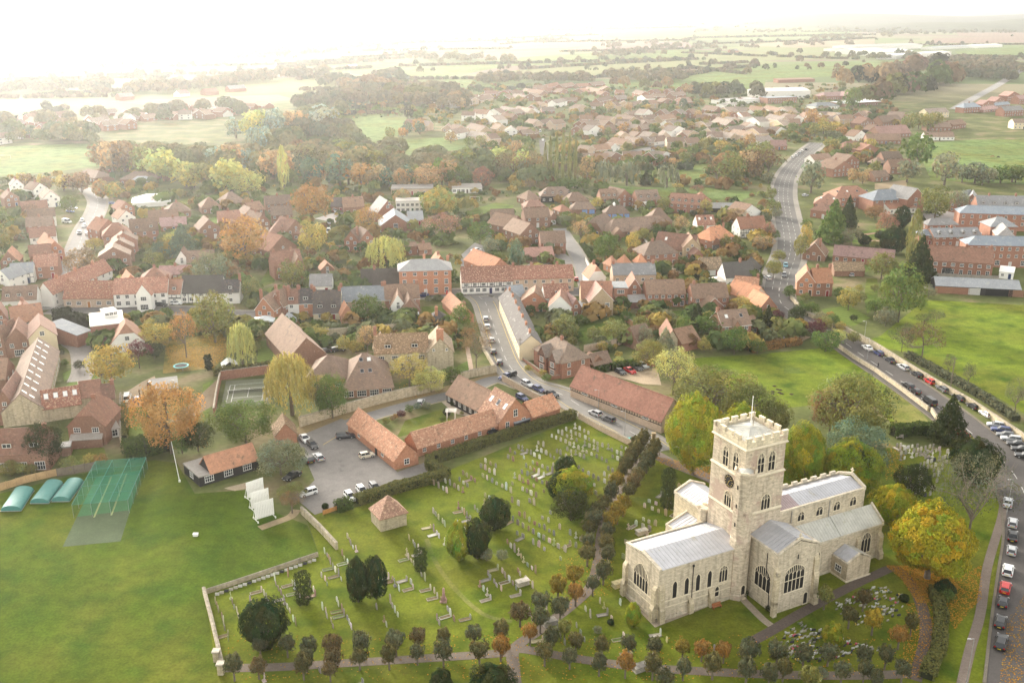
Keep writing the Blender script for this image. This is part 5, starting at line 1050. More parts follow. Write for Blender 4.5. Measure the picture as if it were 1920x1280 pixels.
H('house with an orange half-hipped roof, black-boarded gable and white walls', (207, 645), (271, 638), 10, 3.0, 8.3, 'kx', 'w', 'o', B(w=[('S', 1, 3.6, 1.3, 1.3), ('S', 2, .8, 1.4, 1.3)], door=0))
H('flat-roofed brick block with a white roof lantern', (169, 611), (232, 604), 14, 6.5, 6.9, 'f', 'b', 'w', B(w=[('S', 5, 3.5, 1.2, .7)], door=0), ((196, 586), (220, 582), 5, 8.2, 8.4, 'f', 'w', 'w', B(w=[('S', 3, 7.1, 1.2, .9)], door=0)), ((143, 628), (171, 618), 12, 4.0, 6.0, 'm', 'b', 'g', B(w=[])), name='brick_block', cat='building')
H('flat grey garage roof beside the orange beech', (284, 732), (334, 726), 9, 2.5, 2.7, 'f', 'n', 'f', B(w=[], gd=[(.2, 2.4, 2, (.5, .5, .48))]), name='garage', cat='garage')
H('little garden shed with a white roof near the tennis court', (418, 687), (444, 684), 4, 2.0, 3.3, 'x', 'k', 'w', B(w=[('S', 1, .9, .8, .8)]), name='shed', cat='shed')
H('small brick store by the fence below the left houses', (113, 838), (131, 836), 3, 2.4, 2.6, 'f', 'n', 'f', B(w=[]), name='store', cat='outbuilding')
# ============================================================ HIGH STREET, left
H('long low stone cottages with red-brown tiles and timber doors', (118, 558), (212, 557), 9, 3.6, 8.2, 'g', 'p', 'R', B(w=[('S', 5, 1, 1.6, 1.2)], ch=[(.05, .5), (.6, .5)], dc=(.4, .17, .05)), name='cottages', cat='terrace')
H('white inn with a steep central gable and red tiled roof', (212, 550), (313, 546), 9, 5.2, 9.2, 'g', 'w', 'R', B(w=[('S', 6, .9, 1.5, 1.4), ('S', 6, 3.3, 1.3, 1.2)], ch=[(1.0, .5)]), ((254, 552), (282, 551), 5, 6.2, 9.6, 'x', 'w', 'R', B(w=[('S', 1, .7, 2.6, 1.9), ('S', 1, 4, 1.9, 1.3)])), name='inn', cat='inn')
H('white timbered house with one dormer beside the white inn', (313, 549), (338, 549), 8, 4.2, 8, 'g', 'w', 'r', B(dm=1, tim=1, tl=2.3))
H('long thatched house with black timbers on white walls', (338, 548), (415, 547), 9, 4.0, 8.8, 'g', 'w', 'k', B(tim=1, w=[('S', 6, .9, 1.3, 1.2), ('S', 5, 2.6, 1.1, 1)]), name='thatched_house'); H('white house with dark roof and tall end chimney beyond the thatch', (415, 547), (448, 546), 8, 4.4, 7.6, 'g', 'w', 'd', B(dm=1, ch=[(1.0, .5, 2.0)]))
H('white corner pub with brown roof and two dormers', (3, 563), (68, 559), 8, 5.0, 8.6, 'g', 'w', 'n', B(dm=3, w=[('S', 4, .8, 1.6, 1.4)]), name='pub', cat='inn')
H('row of street cottages stepping up the hill street with white sides', (70, 548), (98, 550), 34, 5, 8.6, 'x', 'w', 'R', B(w=[('E', 9, .9, 1, 1.2), ('E', 9, 3.2, 1, 1.1)], ch=[(.5, .2), (.5, .5), (.5, .8)], chc='o'), name='terrace', cat='terrace')
H('white half-timbered house with slate roof left of the hill street', (18, 512), (62, 509), 7, 4.4, 7.2, 'g', 'w', 'g', B(tim=1)); H(None, (0, 490), (34, 488), 9, 4.5, 8.4, 'x', 'n', 'o', B()); H(None, (-8, 520), (16, 522), 9, 4.6, 7.6, 'x', 'w', 'g', B())
for q in ('55 480 98 476 8 5 8.4 g b r', '62 500 108 497 9 5 8.6 g b R', '88 470 120 466 20 5 8.6 x o o', '55 445 105 441 9 5.2 8.4 g w r', '48 424 98 421 8 5 8.2 g b n', '52 408 104 404 9 5 8 g w n', '40 392 90 388 8 5 8 g b r', '80 372 112 369 12 5 8.4 x w n', '62 356 90 352 10 5 8.2 x w n', '20 348 44 346 9 5 8 x w p', '8 372 36 369 9 5 8 x n n', '-10 600 14 597 12 5 9 x b r', '22 605 82 597 9 5 9 g b o', '-12 640 8 640 10 5 9 x n n', '28 590 62 586 7 4.5 8 x o r',
          '184 481 243 477 8 6 9.4 x n n', '198 466 250 462 7 6.2 9.4 x n n', '208 452 256 449 7 6.2 9.4 x b n', '192 442 246 438 10 5.4 9.6 h b r', '186 432 224 425 10 5 9 x b r', '222 410 254 406 10 5 8.4 x w n', '222 392 252 388 9 4.5 7.5 x b r', '278 414 334 411 9 3 7 g n n', '300 424 350 421 8 3 6 g b p', '312 398 358 394 10 3.4 7 h n n', '378 389 414 386 10 3.4 7.4 h n n', '420 382 462 377 11 3.4 8 h n n', '410 416 452 413 9 5 9 g n r', '374 430 412 426 10 5 9 x n n', '455 405 488 401 9 5 8.4 x n n', '440 428 470 424 9 5 8.6 g n r', '262 528 318 524 10 4.6 8.2 h o r', '232 534 262 530 8 4.6 8 x o o', '140 548 165 546 8 4 7.4 h o o', '297 514 357 512 6 3 5.4 g b p',
          '470 395 496 391 9 4.8 8 g n n', '508 403 548 401 8 5.2 8.6 g n n', '498 383 546 380 8 5 8.4 g n n', '480 418 506 414 12 5 8.8 x n n', '538 432 572 426 12 5 9 x n r', '503 438 562 436 10 3.4 8.4 h n r', '505 470 556 460 13 3.6 8.8 x n r', '620 386 645 386 9 3.2 6.6 g n d', '645 388 683 386 9 4 8 g n n', '580 535 622 534 7 3.2 6.4 g w g', '602 505 626 503 6 2.5 4.8 x n o', '815 494 838 492 7 3.6 6.4 x o o', '756 462 782 460 5 4 5 g b n', '786 468 810 466 6 2.6 4.4 g b n'):
    f = q.split(); a = [float(x) for x in f[:7]]; H(None, (a[0], a[1]), (a[2], a[3]), a[4], a[5], a[6], f[7], f[8], f[9], B(ch=[(.5, .5)] if rt.random() < .5 else []))
H('brick house with a dormer gable above the hill street', (244, 434), (297, 430), 9, 5.2, 9.6, 'g', 'b', 'n', B(dm=2)); H('timbered house with white gable and two small dormers', (350, 492), (402, 489), 8, 4.6, 8.2, 'g', 'w', 'n', B(dm=2, tim=1), ((328, 489), (354, 488), 8, 4.4, 8.4, 'x', 'w', 'n', B(tim=0)))
H('wide low white roof like a marquee by the playground', (247, 381), (319, 377), 16, 2.4, 5.4, 'h', 'w', 'w', B(w=[]), name='marquee_hall', cat='building'); H('grey-roofed community hall beyond the playground', (224, 336), (286, 336), 14, 3.2, 6.6, 'h', 'n', 'n', B(), ((242, 340), (282, 340), 8, 3, 5.4, 'h', 'b', 'f', B()), name='community_hall', cat='building'); H('low hipped building at the edge of the hazy playing field', (140, 327), (178, 334), 12, 3, 6, 'h', 'n', 'n', B(), name='pavilion', cat='building')
H('large gabled brick house with red-brown roofs among lawns', (514, 499), (568, 493), 9, 5.5, 10, 'g', 'b', 'r', B(ch=[(.1, .5), (.7, .5)]), ((548, 502), (572, 500), 11, 5.5, 9.6, 'x', 'b', 'n', B(w=[('S', 1, 3.3, 1.4, 1.4)])))
H('brick house with two pointed gables left of the willow', (645, 449), (672, 450), 9, 5.2, 9, 'x', 'b', 'n', B(), ((675, 450), (703, 447), 9, 5.2, 9, 'x', 'b', 'n', B(ch=[(.02, .4, 1.2)])))
H('modern chapel with steep slate gables and a small spire', (712, 424), (772, 422), 16, 2.8, 7.8, 'x', 'b', 'g', B(w=[('S', 1, .6, 2.0, 3.2)], door=0), ((703, 405), (752, 401), 14, 3, 10, 'x', 'b', 'g', B(w=[('S', 1, 6.3, 1.4, 1.4)])), ((765, 412), (794, 411), 9, 3, 6.2, 'g', 'b', 'g', B(w=[('S', 2, .8, 1, 1.2)])), name='chapel', cat='chapel')
p = P(727, 400); mb = MB(); mb.box(-.5, .5, -.5, .5, 0, 1.4); mb.loft([[(-.6, -.6, 1.4), (.6, -.6, 1.4), (.6, .6, 1.4), (-.6, .6, 1.4)], [(-.03, -.03, 5.2), (.03, -.03, 5.2), (.03, .03, 5.2), (-.03, .03, 5.2)]])
CHAPEL = THINGS[-1]; mb.build('spire', [M_slate], CHAPEL, color=(.4, .4, .4)); CHAPEL.children[-1].location = (5.2, 14.5, 9.7)
H('flat-roofed white school with glazed front behind the golden round tree', (742, 377), (795, 376), 9, 6, 6.3, 'f', 'w', 'f', B(w=[('S', 6, 3.4, 1.6, 1.3), ('S', 6, .6, 1.6, 1.6)]), ((733, 354), (812, 353), 14, 3.6, 4.0, 'f', 'p', 'f', B()), name='school', cat='school'); H('long white single-storey classroom with a brown-edged flat roof', (848, 352), (904, 351), 10, 3.2, 3.8, 'm', 'w', 'f', B(w=[('S', 7, .8, 2, 1.4)]), name='classroom', cat='school')
H('three-storey Georgian red brick house with hipped slate roof', (748, 507), (846, 504), 10, 9.4, 12, 'h', 'o', 'g', B(w=[('S', 5, .9, 1.4, 1.9), ('S', 5, 4.1, 1.4, 1.8), ('S', 5, 7.3, 1.3, 1.2)], ch=[(.5, .8, .8), (.95, .5, .8)], ov=.5, chc='o', hip=.8), name='georgian_house')
H('thatched white cottage with half-timbering left of the Georgian house', (677, 537), (749, 535), 9, 3.0, 8.2, 'g', 'w', 'k', B(tim=1, w=[('S', 4, .9, 1.2, 1.1)], ch=[(.35, .5, 1.2)]), name='thatched_cottage'); H('long black-and-white half-timbered inn with mottled red tiles', (866, 528), (962, 525), 9, 4.7, 9, 'g', 'w', 'R', B(tim=1, ts=.8, tl=2.5, w=[('S', 8, .8, 1.6, 1.3), ('S', 6, 2.9, 1.4, 1.1)], ch=[(.12, .5, 1.2), (.8, .5, 1.2)], dc=(.03, .03, .1)), name='inn', cat='inn')
H('long orange-tiled barn behind the half-timbered inn', (920, 506), (957, 500), 20, 3.2, 7, 'x', 'o', 'o', B(), name='barn', cat='barn')
for q, lab in (('478 579 513 581 10 5.2 9.2 x o n', 'brick villa with white-edged gable facing the viewer'), ('505 571 530 573 10 5.2 9.4 x b n', 'narrow brick villa with steep slate-edged gable'), ('532 569 560 568 8 5 8.8 g w r', 'white terraced house with a red roof and white dormer'), ('560 568 586 567 8 5 8.8 g o d', 'brick terraced house with a dark roof and white dormer'), ('587 586 638 585 10 2.6 8.8 g c d', 'cream house under a huge dark catslide roof with two dormers'), ('638 564 722 561 9 5 8.6 g p g', 'long slate-roofed terrace of pale brick'), ('722 561 787 558 9 5 8.8 g b n', 'brown-roofed brick house with tall chimney')):
    f = q.split(); a = [float(x) for x in f[:7]]; H(lab, (a[0], a[1]), (a[2], a[3]), a[4], a[5], a[6], f[7], f[8], f[9], B(ch=[(.02, .5, 1.1), (.95, .5, 1.1)], dm=2 if 'two dormers' in lab else 1 if 'dormer' in lab else 0, dw=1.9, barge=1))
H('white-fronted gabled cottage beside the brown-roofed brick house', (733, 573), (760, 572), 9, 4.4, 8, 'x', 'w', 'n', B(barge=1)); H('low brown gabled cottage with a white lean-to', (751, 583), (787, 581), 9, 3.2, 7.2, 'x', 'n', 'n', B(), ((756, 590), (785, 589), 2, 2.2, 2.8, 'm', 'w', 'w', B(w=[]))); H('little orange-roofed outbuilding by the dark green tree', (640, 590), (662, 588), 6, 3, 6, 'x', 'o', 'o', B(w=[('S', 1, .8, 1, 1)]), name='outbuilding', cat='outbuilding')
H('orange-tiled barn running along the village street', (859, 592), (888, 589), 19, 2.7, 5.6, 'x', 'o', 'o', B(w=[], ch=[(.5, .1)]), name='barn', cat='barn'); H('small garden house with a dark swept roof', (805, 604), (842, 602), 7, 2.4, 5.2, 'h', 's', 'd', B(w=[], ch=[(.4, .3, 1.6)], chc='o'), name='garden_house', cat='outbuilding')
H('small conservatory-fronted white extension', (477, 603), (513, 601), 5, 2.6, 3.6, 'h', 'w', 'w', B(w=[('S', 3, .5, 1.6, 1.6)]), name='conservatory', cat='conservatory'); H('white porch building with glazed gable', (533, 604), (556, 602), 5, 2.6, 4.4, 'x', 'w', 'f', B(w=[('S', 2, .4, 1.5, 1.8)]), name='conservatory', cat='conservatory')
# ============================================================ RIGHT OF THE INN, up to the long road
for q in ('988 374 1014 371 10 3 6.6 h n n', '1064 377 1104 375 9 3 6.6 h n n', '985 387 1022 385 7 2.6 5.2 h n r', '1050 396 1072 394 8 2.6 5 h n r', '955 426 987 419 14 5.4 9.6 x n n', '976 439 1012 434 14 5.4 9.6 x n n', '1094 428 1128 432 15 3 8.4 kx n n', '1217 414 1260 413 10 3 8 h n n', '1146 498 1162 496 6 3 6 h o o', '1168 496 1186 494 6 3 6 h o o', '1196 494 1214 493 6 3 6 h o o', '1070 577 1090 575 8 3.6 6.6 x b p', '978 563 1026 564 9 3.8 6.8 x o n', '1386 503 1416 507 8 3 7 h k k', '921 410 965 409 8 5 8.6 g n n', '955 556 985 553 6 3.4 6.4 g n g'):
    f = q.split(); a = [float(x) for x in f[:7]]; H(None, (a[0], a[1]), (a[2], a[3]), a[4], a[5], a[6], f[7], f[8], f[9], B())
H('long black-boarded barn house with brown roof and white dormers', (1014, 367), (1075, 366), 9, 3.6, 7.4, 'h', 'k', 'n', B(dm=4, hip=.5), name='barn_house'); H('open cart shed garages with blue doors under a brown hip', (1071, 392), (1117, 391), 7, 2.6, 5.6, 'h', 'n', 'n', B(w=[], gd=[(.55, 2.6, 2.1, (.13, .24, .52)), (.85, 2.6, 2.1, (.13, .24, .52))]), name='garage', cat='garage'); H('four-door garage block with bright blue doors and a roof cupola', (1135, 400), (1181, 399), 7, 2.6, 5.8, 'h', 'n', 'n', B(w=[], gd=[(f, 2.4, 2.1, (.13, .24, .52)) for f in (.13, .38, .63, .88)]), name='garage', cat='garage')
g = THINGS[-1]; mb = MB(); mb.box(-.5, .5, -.5, .5, 0, 1.0); mb.loft([[(-.65, -.65, 1), (.65, -.65, 1), (.65, .65, 1), (-.65, .65, 1)], [(-.05, -.05, 1.9), (.05, -.05, 1.9), (.05, .05, 1.9), (-.05, .05, 1.9)]]); mb.build('cupola', [M_white], g, (5, 3.5, 5.5))
H('brick house with three timbered dormers and a gabled wing by the poplars', (1127, 372), (1158, 371), 9, 5, 9, 'g', 'b', 'n', B(dm=3), ((1156, 372), (1186, 368), 12, 5, 9, 'x', 'b', 'n', B())); H('brick house with a big white conservatory before the willow row', (1196, 375), (1238, 373), 10, 5, 9, 'g', 'b', 'n', B(dm=3), ((1194, 386), (1226, 385), 4, 2.4, 4, 'h', 'w', 'w', B(w=[('S', 6, .3, 1.5, 1.8)]))); H('long brick house with five pointed dormers in front of the willows', (1254, 380), (1316, 384), 9, 5, 9.2, 'g', 'b', 'r', B(dm=5), ((1306, 377), (1334, 376), 10, 5, 8.6, 'h', 'b', 'r', B()))
H('low dark shed with a grey roof on the meadow edge', (1334, 389), (1395, 390), 6, 2.5, 4.4, 'g', 'k', 'g', B(w=[]), name='shed', cat='shed'); H('white gable-ended cottage with a long grey roof near the road', (1387, 405), (1429, 397), 10, 3.8, 8.4, 'x', 'w', 'n', B(w=[('S', 1, 4, .7, .7)])); H('brick house beside a white garage door on the yard lane', (985, 408), (1032, 406), 9, 5, 8.6, 'g', 'n', 'n', B(), ((1030, 410), (1046, 409), 8, 3, 6, 'x', 'n', 'n', B(w=[], gd=[(.5, 2.4, 2.1, (.72, .71, .68))])))
H('long single-storey range with hipped brown roof and pointed porches', (1142, 435), (1260, 426), 9, 2.8, 7.6, 'h', 'n', 'n', B(w=[('S', 8, .8, 1.2, 1.2)]), ((1152, 439), (1170, 438), 4, 2.7, 5, 'x', 'n', 'n', B(w=[])), ((1190, 437), (1208, 435), 4, 2.7, 5, 'x', 'n', 'n', B(w=[])), name='long_range', cat='house'); H('white bungalow with red roof and three rooflights', (1308, 421), (1341, 420), 7, 3, 6.6, 'g', 'w', 'R', B(sky=3)); H('orange-roofed house with tall chimneys and a dark garage', (1332, 450), (1376, 441), 9, 4.6, 8.8, 'h', 'b', 'o', B(ch=[(.1, .5), (.8, .4)]), ((1334, 456), (1352, 455), 6, 3, 5.4, 'x', 'b', 'o', B(w=[], gd=[(.5, 2.6, 2.1, (.05, .045, .04))])))
H('half-timbered house with brown roof in a walled garden', (1388, 428), (1438, 425), 8, 4.6, 8.8, 'g', 'w', 'r', B(tim=1, ts=.8, ch=[(.4, .5, 1.2)])); H('brown-roofed brick house facing the parking court', (1014, 455), (1061, 454), 9, 5, 8.8, 'g', 'b', 'n', B()); H('garage block with dull pink roof in the parking court', (987, 481), (1039, 478), 7, 2.6, 5.4, 'g', 'n', 'p', B(w=[], gd=[(f, 2.4, 2, (.22, .15, .10)) for f in (.15, .38, .6)]), name='garage', cat='garage')
H('terrace with mossy mottled tiles and white sash windows right of the inn', (962, 522), (1076, 519), 9, 5.3, 8.8, 'g', 'p', 'R', B(ch=[(.02, .5, 1), (.32, .5, 1), (.75, .5, 1)]), name='terrace', cat='terrace'); H('white-gabled cottage with orange hipped roof by the yard lane', (1105, 521), (1136, 519), 8, 3, 7.2, 'kx', 'w', 'o', B(w=[('S', 2, .9, 1.1, 1.1)], barge=1, ch=[(.5, .6, 1)])); H('house with grey hipped roof above the gravel drive', (1208, 478), (1272, 473), 11, 5, 9, 'h', 'b', 'n', B(ch=[(.4, .5)])); H('big house with red roof slopes and tan gables near the gravel drive', (1226, 462), (1300, 470), 10, 3.2, 8.6, 'g', 'y', 'r', B(sky=2), ((1282, 463), (1314, 463), 11, 5, 8.8, 'x', 'y', 'n', B()), ((1300, 478), (1318, 477), 6, 3, 5, 'x', 'b', 'r', B(w=[], gd=[(.5, 3.4, 2.1, (.45, .15, .05))])))
H('stone and brick house with long slate roof', (1150, 514), (1230, 513), 8, 6, 9, 'g', 'p', 'g', B(ch=[(.03, .5, 1), (.97, .5, 1)])); H('white cottage with a mossy brown roof by the dark conifer', (1314, 504), (1355, 503), 7, 2.8, 6.4, 'g', 'w', 'M', B()); H('white cottage with a deep dark thatched roof', (1361, 519), (1416, 516), 8, 4, 8.4, 'g', 'w', 'k', B(ch=[(.6, .5, 1.2)]), ((1340, 527), (1362, 526), 5, 2.4, 3.6, 'h', 'w', 'w', B(w=[('S', 3, .4, 1, 1.4)])), name='thatched_cottage')
H('barn conversion with mottled orange roofs near the road junction', (1376, 546), (1421, 549), 9, 4, 8.4, 'g', 's', 'O', B(ch=[(.95, .5, 1)]), ((1410, 562), (1441, 556), 13, 3.6, 7.6, 'x', 'p', 'o', B(sky=0)), ((1425, 577), (1456, 574), 10, 3.2, 6.8, 'x', 'b', 'o', B()), name='barn_conversion'); H('brick terrace with brown roof and small dormer row behind gardens', (1213, 550), (1286, 549), 9, 5, 8.6, 'g', 'b', 'n', B(w=[('S', 6, 3.3, 1.2, 1), ('S', 6, .6, 1.3, 1.6)]), name='terrace', cat='terrace'); H('brick house with brown roof and a gabled garden wing', (1300, 558), (1367, 556), 9, 5, 8.6, 'g', 'b', 'n', B(ch=[(.1, .5)]), ((1320, 577), (1358, 574), 7, 2.8, 6, 'x', 'b', 'n', B(barge=1)))
H('tall red-roofed brick gable house with a pale lean-to', (1177, 541), (1203, 541), 10, 5.2, 8.8, 'x', 'b', 'r', B(barge=1), ((1180, 566), (1220, 564), 5, 2.4, 3.4, 'm', 'b', 'f', B(w=[]))); H('tall flat-topped brick house with a wide white dormer', (1151, 539), (1177, 539), 8, 7.6, 8, 'f', 'b', 'f', B(w=[('S', 1, 5.6, 2.4, 1.2), ('S', 2, 3, 1, 1.2), ('S', 1, .5, 2, 1.6)])); H('big tan house with pinkish gable and garden doors', (1090, 558), (1148, 558), 10, 5, 9.4, 'g', 'y', 'r', B(w=[]), ((1106, 564), (1150, 562), 9, 5.4, 9.6, 'x', 'y', 'p', B(barge=1, w=[('S', 2, 3.2, 1.5, 1.3), ('S', 2, .2, 2.6, 2.0)], door=0)), ((1091, 577), (1109, 576), 4, 2.4, 3.6, 'm', 'w', 'w', B(w=[('S', 2, .4, 1.2, 1.6)], door=0)))
H('white gabled house with red roof facing the gardens', (1029, 574), (1071, 575), 9, 4.6, 8.2, 'x', 'w', 'r', B(barge=1, w=[('S', 1, 3.2, 1.2, 1.2), ('S', 2, .4, 1.4, 1.6)]), ((1022, 557), (1068, 555), 8, 5, 8.4, 'g', 'w', 'R', B(dm=1, w=[], ch=[(.4, .5)]))); H('brick house with two rooflights and a small central gable', (1354, 611), (1409, 607), 9, 5, 8.6, 'g', 'b', 'n', B(sky=2, barge=1, ch=[(.02, .5, 1)]), ((1376, 612), (1388, 611), 3, 5, 6.8, 'x', 'b', 'n', B(w=[('S', 1, 3, 1, 1)])), ((1408, 612), (1424, 609), 6, 3, 5.4, 'g', 'b', 'n', B()))
# ============================================================ RIGHT SIDE
H('brown-tiled office complex with several hipped roofs', (1526, 381), (1574, 384), 14, 5, 9, 'h', 'b', 'r', B(sky=2), ((1566, 371), (1640, 369), 14, 5, 9.6, 'h', 'b', 'r', B(sky=4)), ((1520, 392), (1552, 396), 8, 4, 7, 'h', 'b', 'r', B()), name='office_complex', cat='building'); H('brick hall with slate roof, hipped end and a tall gable', (1638, 375), (1706, 372), 13, 6.6, 10.4, 'h', 'b', 'g', B(w=[('S', 5, 5.0, 1.1, 1.3)], ov=.5), ((1702, 373), (1734, 368), 14, 7.4, 12, 'x', 'b', 'g', B(barge=1, w=[('S', 1, 5.6, 2, 1.6), ('S', 1, .5, 2.4, 4)], door=0)), ((1668, 391), (1718, 388), 6, 3, 5.4, 'm', 'w', 'r', B()), name='brick_hall', cat='building')
H('brick house with twin slate gables left of the workhouse', (1781, 373), (1807, 377), 12, 6.4, 10.4, 'x', 'b', 'g', B(barge=1), ((1808, 377), (1835, 379), 12, 6.4, 10.4, 'x', 'b', 'g', B(barge=1))); H('long slate-roofed rear range with white dormers', (1834, 387), (1960, 389), 10, 6.4, 11, 'g', 'b', 'g', B(dm=6, ch=[(.2, .5), (.6, .5)]), name='rear_range', cat='building')
H('long red brick workhouse building with hipped slate roof and sash windows', (1800, 398), (1960, 403), 9, 8, 10.6, 'h', 'b', 'g', B(w=[('S', 10, 5.6, 1.1, 1.4), ('S', 10, 2.6, 1.1, 1.5)], hip=.6), ((1858, 424), (1908, 424), 10, 9, 12, 'h', 'b', 'g', B()), ((1870, 442), (1904, 444), 16, 7.6, 10.8, 'hx', 'b', 'g', B()), ((1815, 458), (1960, 461), 9, 9, 11.6, 'h', 'b', 'g', B(w=[('S', 10, 6.8, 1.1, 1.3), ('S', 10, 4, 1.1, 1.3), ('S', 6, .9, 1.8, 1.9)])), name='workhouse', cat='building'); H('low brick lodge with slate roof inside the parking court', (1740, 421), (1797, 420), 6, 3, 5.2, 'h', 'b', 'g', B(), name='lodge', cat='building'); H('two-storey brick stable range with small slate dormers', (1752, 444), (1841, 442), 9, 4.4, 7.2, 'g', 'b', 'g', B(dm=4, ch=[(.45, .5)]), ((1724, 440), (1752, 441), 7, 4.6, 6.4, 'h', 'b', 'g', B()), name='stable_range', cat='building')
H('red-tiled brick terrace with a dark archway and white garden doors', (1731, 485), (1863, 493), 9, 5.6, 10.2, 'g', 'b', 'r', B(w=[('S', 8, 3.4, 1.4, 1.2), ('S', 8, .2, 1.3, 2.0)], door=0, gd=[(.36, 3.2, 2.6, (.02, .02, .02))], ch=[(.16, .5), (.62, .5), (.97, .5)]), name='terrace', cat='terrace'); H('small white shed with a sloping white roof right of the archway terrace', (1874, 508), (1901, 511), 6, 2.8, 3.6, 'm', 'w', 'w', B(w=[('S', 2, 1, 1, 1)]), name='shed', cat='shed'); H('open-fronted black barn with a curved dark grey roof by the field', (1755, 534), (1915, 542), 9, 3, 5, 'g', 'k', 'g', B(w=[], gd=[(.1, 6, 2.4, (.3, .15, .09)), (.3, 6, 2.4, (.28, .14, .09)), (.46, 4, 2.4, (.5, .48, .45)), (.75, 9, 2.4, (.012, .012, .012)), (.95, 5, 2.4, (.26, .14, .09))], gn=0), name='open_barn', cat='barn')
H('orange-roofed brick farmhouse with a white porch by the road', (1527, 529), (1562, 529), 9, 5.2, 9.2, 'g', 'b', 'o', B(ch=[(.98, .5, 1.4), (.3, .5, 1.2)]), ((1495, 527), (1529, 529), 10, 5.2, 9.2, 'x', 'o', 'o', B(barge=1)), ((1527, 541), (1554, 541), 2.4, 2.6, 3.4, 'm', 'w', 'g', B(w=[('S', 3, .4, 1.2, 1.5)], door=0)), name='farmhouse'); H('long low brick range with a pinkish tiled roof', (1562, 477), (1676, 487), 7, 3, 6.2, 'g', 'b', 'p', B(w=[('S', 7, .8, 1.3, 1.2)], dc=(.3, .02, .05)), name='low_range', cat='outbuilding'); H('steep-gabled brown lodge with white bargeboards', (1505, 475), (1547, 479), 10, 2.6, 7.6, 'x', 'n', 'n', B(barge=1, ch=[(.7, .3, 1)]), name='lodge'); H('mossy-roofed open shed behind the farmhouse', (1565, 506), (1622, 506), 6, 2.6, 5, 'g', 'n', 'M', B(w=[]), name='shed', cat='shed')
H('big pink-roofed barn complex beyond the offices', (1650, 252), (1709, 249), 15, 3.2, 8.6, 'g', 'n', 'p', B(), name='barn', cat='barn')
for q in ('1655 229 1692 226 12 4 8.5 g n n', '1690 222 1704 218 14 4.5 9 x n n', '1602 256 1626 253 9 4 8 x w n', '1635 244 1653 241 8 4.4 8 x k n', '1614 232 1640 229 10 4.5 9 x n r', '1626 262 1690 262 9 3.4 7.4 g n n', '1586 277 1622 274 10 3.4 7 h n r', '1614 282 1648 280 10 4 7.6 x b r', '1582 305 1612 301 12 5 9.2 x b n', '1563 317 1601 313 14 5.2 9.4 x b n', '1527 300 1561 297 9 3 6 g w n', '1657 297 1693 296 9 5 8.8 g n n', '1670 313 1712 312 9 4.6 8.6 g n n', '1646 306 1662 304 8 3 6 h k n', '1640 332 1668 330 8 3 6 g n n', '1740 212 1780 210 11 5 8.4 g c t', '1738 238 1784 238 11 3.6 7 g n n', '1786 234 1812 231 10 4 7 g n n', '1735 256 1790 256 8 3 6 g w n', '1447 273 1476 273 9 3.2 6.6 g b p', '1418 290 1452 291 9 3 7 g n n', '1808 202 1840 200 10 5.4 9 h b g', '1842 196 1864 194 9 5.2 8.6 x b p', '1866 190 1884 187 9 5.2 8.6 x b p', '1890 180 1912 177 10 6 9.6 x b p', '1884 208 1920 206 10 5.4 9 g b g', '1844 206 1874 203 7 2.8 5.4 h b p', '1912 186 1940 184 10 5.6 9 g b p', '1866 198 1894 195 6 2.8 5 g b g'):
    f = q.split(); a = [float(x) for x in f[:7]]; H(None, (a[0], a[1]), (a[2], a[3]), a[4], a[5], a[6], f[7], f[8], f[9], B(ch=[(.5, .5)] if rt.random() < .4 else []))
H('half-built house of bare block and timber on the earthy building site', (1902, 230), (1940, 230), 10, 5.4, 8, 'g', 'c', 't', B(), name='unfinished_house')
# school and industry
H('large white sports hall with a pale metal roof', (1428, 172), (1520, 170), 34, 8, 10.5, 'g', 'w', 'w', B(w=[('S', 12, 1, 3, 1.4)]), name='sports_hall', cat='hall'); H('low school block with blue band and dark flat roofs', (1440, 184), (1495, 182), 16, 6, 6.4, 'f', 'b', 'g', B(), ((1365, 190), (1432, 185), 24, 4, 4.4, 'f', 'w', 'g', B()), ((1358, 197), (1400, 193), 10, 3, 4, 'g', 'w', 'f', B()), name='school_block', cat='school'); H('red brick school with hipped roofs right of the sports hall', (1545, 181), (1600, 178), 16, 4, 7.5, 'h', 'b', 'p', B(), ((1582, 180), (1604, 178), 12, 4, 7.5, 'x', 'b', 'p', B()), name='school_block', cat='school'); H('flat white-roofed school wing before the wood', (1584, 194), (1652, 190), 20, 4, 4.4, 'f', 'n', 'w', B(), ((1622, 184), (1660, 183), 12, 5, 5.4, 'f', 'w', 'w', B()), name='school_block', cat='school'); H('long dark red grandstand roof behind the sports hall', (1460, 150), (1528, 148), 12, 4, 5, 'm', 'b', 'r', B(w=[]), name='stand', cat='building'); H('small pyramid-roofed pavilion by the school', (1530, 200), (1574, 198), 16, 3, 6, 'h', 'w', 'f', B(), name='school_block', cat='school')
for q in ('1610 96 1665 94 60 8 11 w', '1655 98 1712 95 60 8 11 w', '1600 88 1730 84 60 9 12 g', '1680 104 1738 101 40 7 9 w', '1742 100 1784 98 40 9 11 w', '1830 86 1880 84 40 6 8 w', '1750 90 1826 86 30 5 7 f', '1662 106 1690 104 20 6 8 f', '1560 92 1592 90 20 5 6 f'):
    f = q.split(); a = [float(x) for x in f[:7]]; H(f'far {"white" if f[7]=="w" else "grey"} metal industrial shed', (a[0], a[1]), (a[2], a[3]), a[4], a[5], a[6], 'g', 'w', f[7], B(w=[]), name='industrial_shed', cat='shed'); THINGS[-1]['auto'] = 1
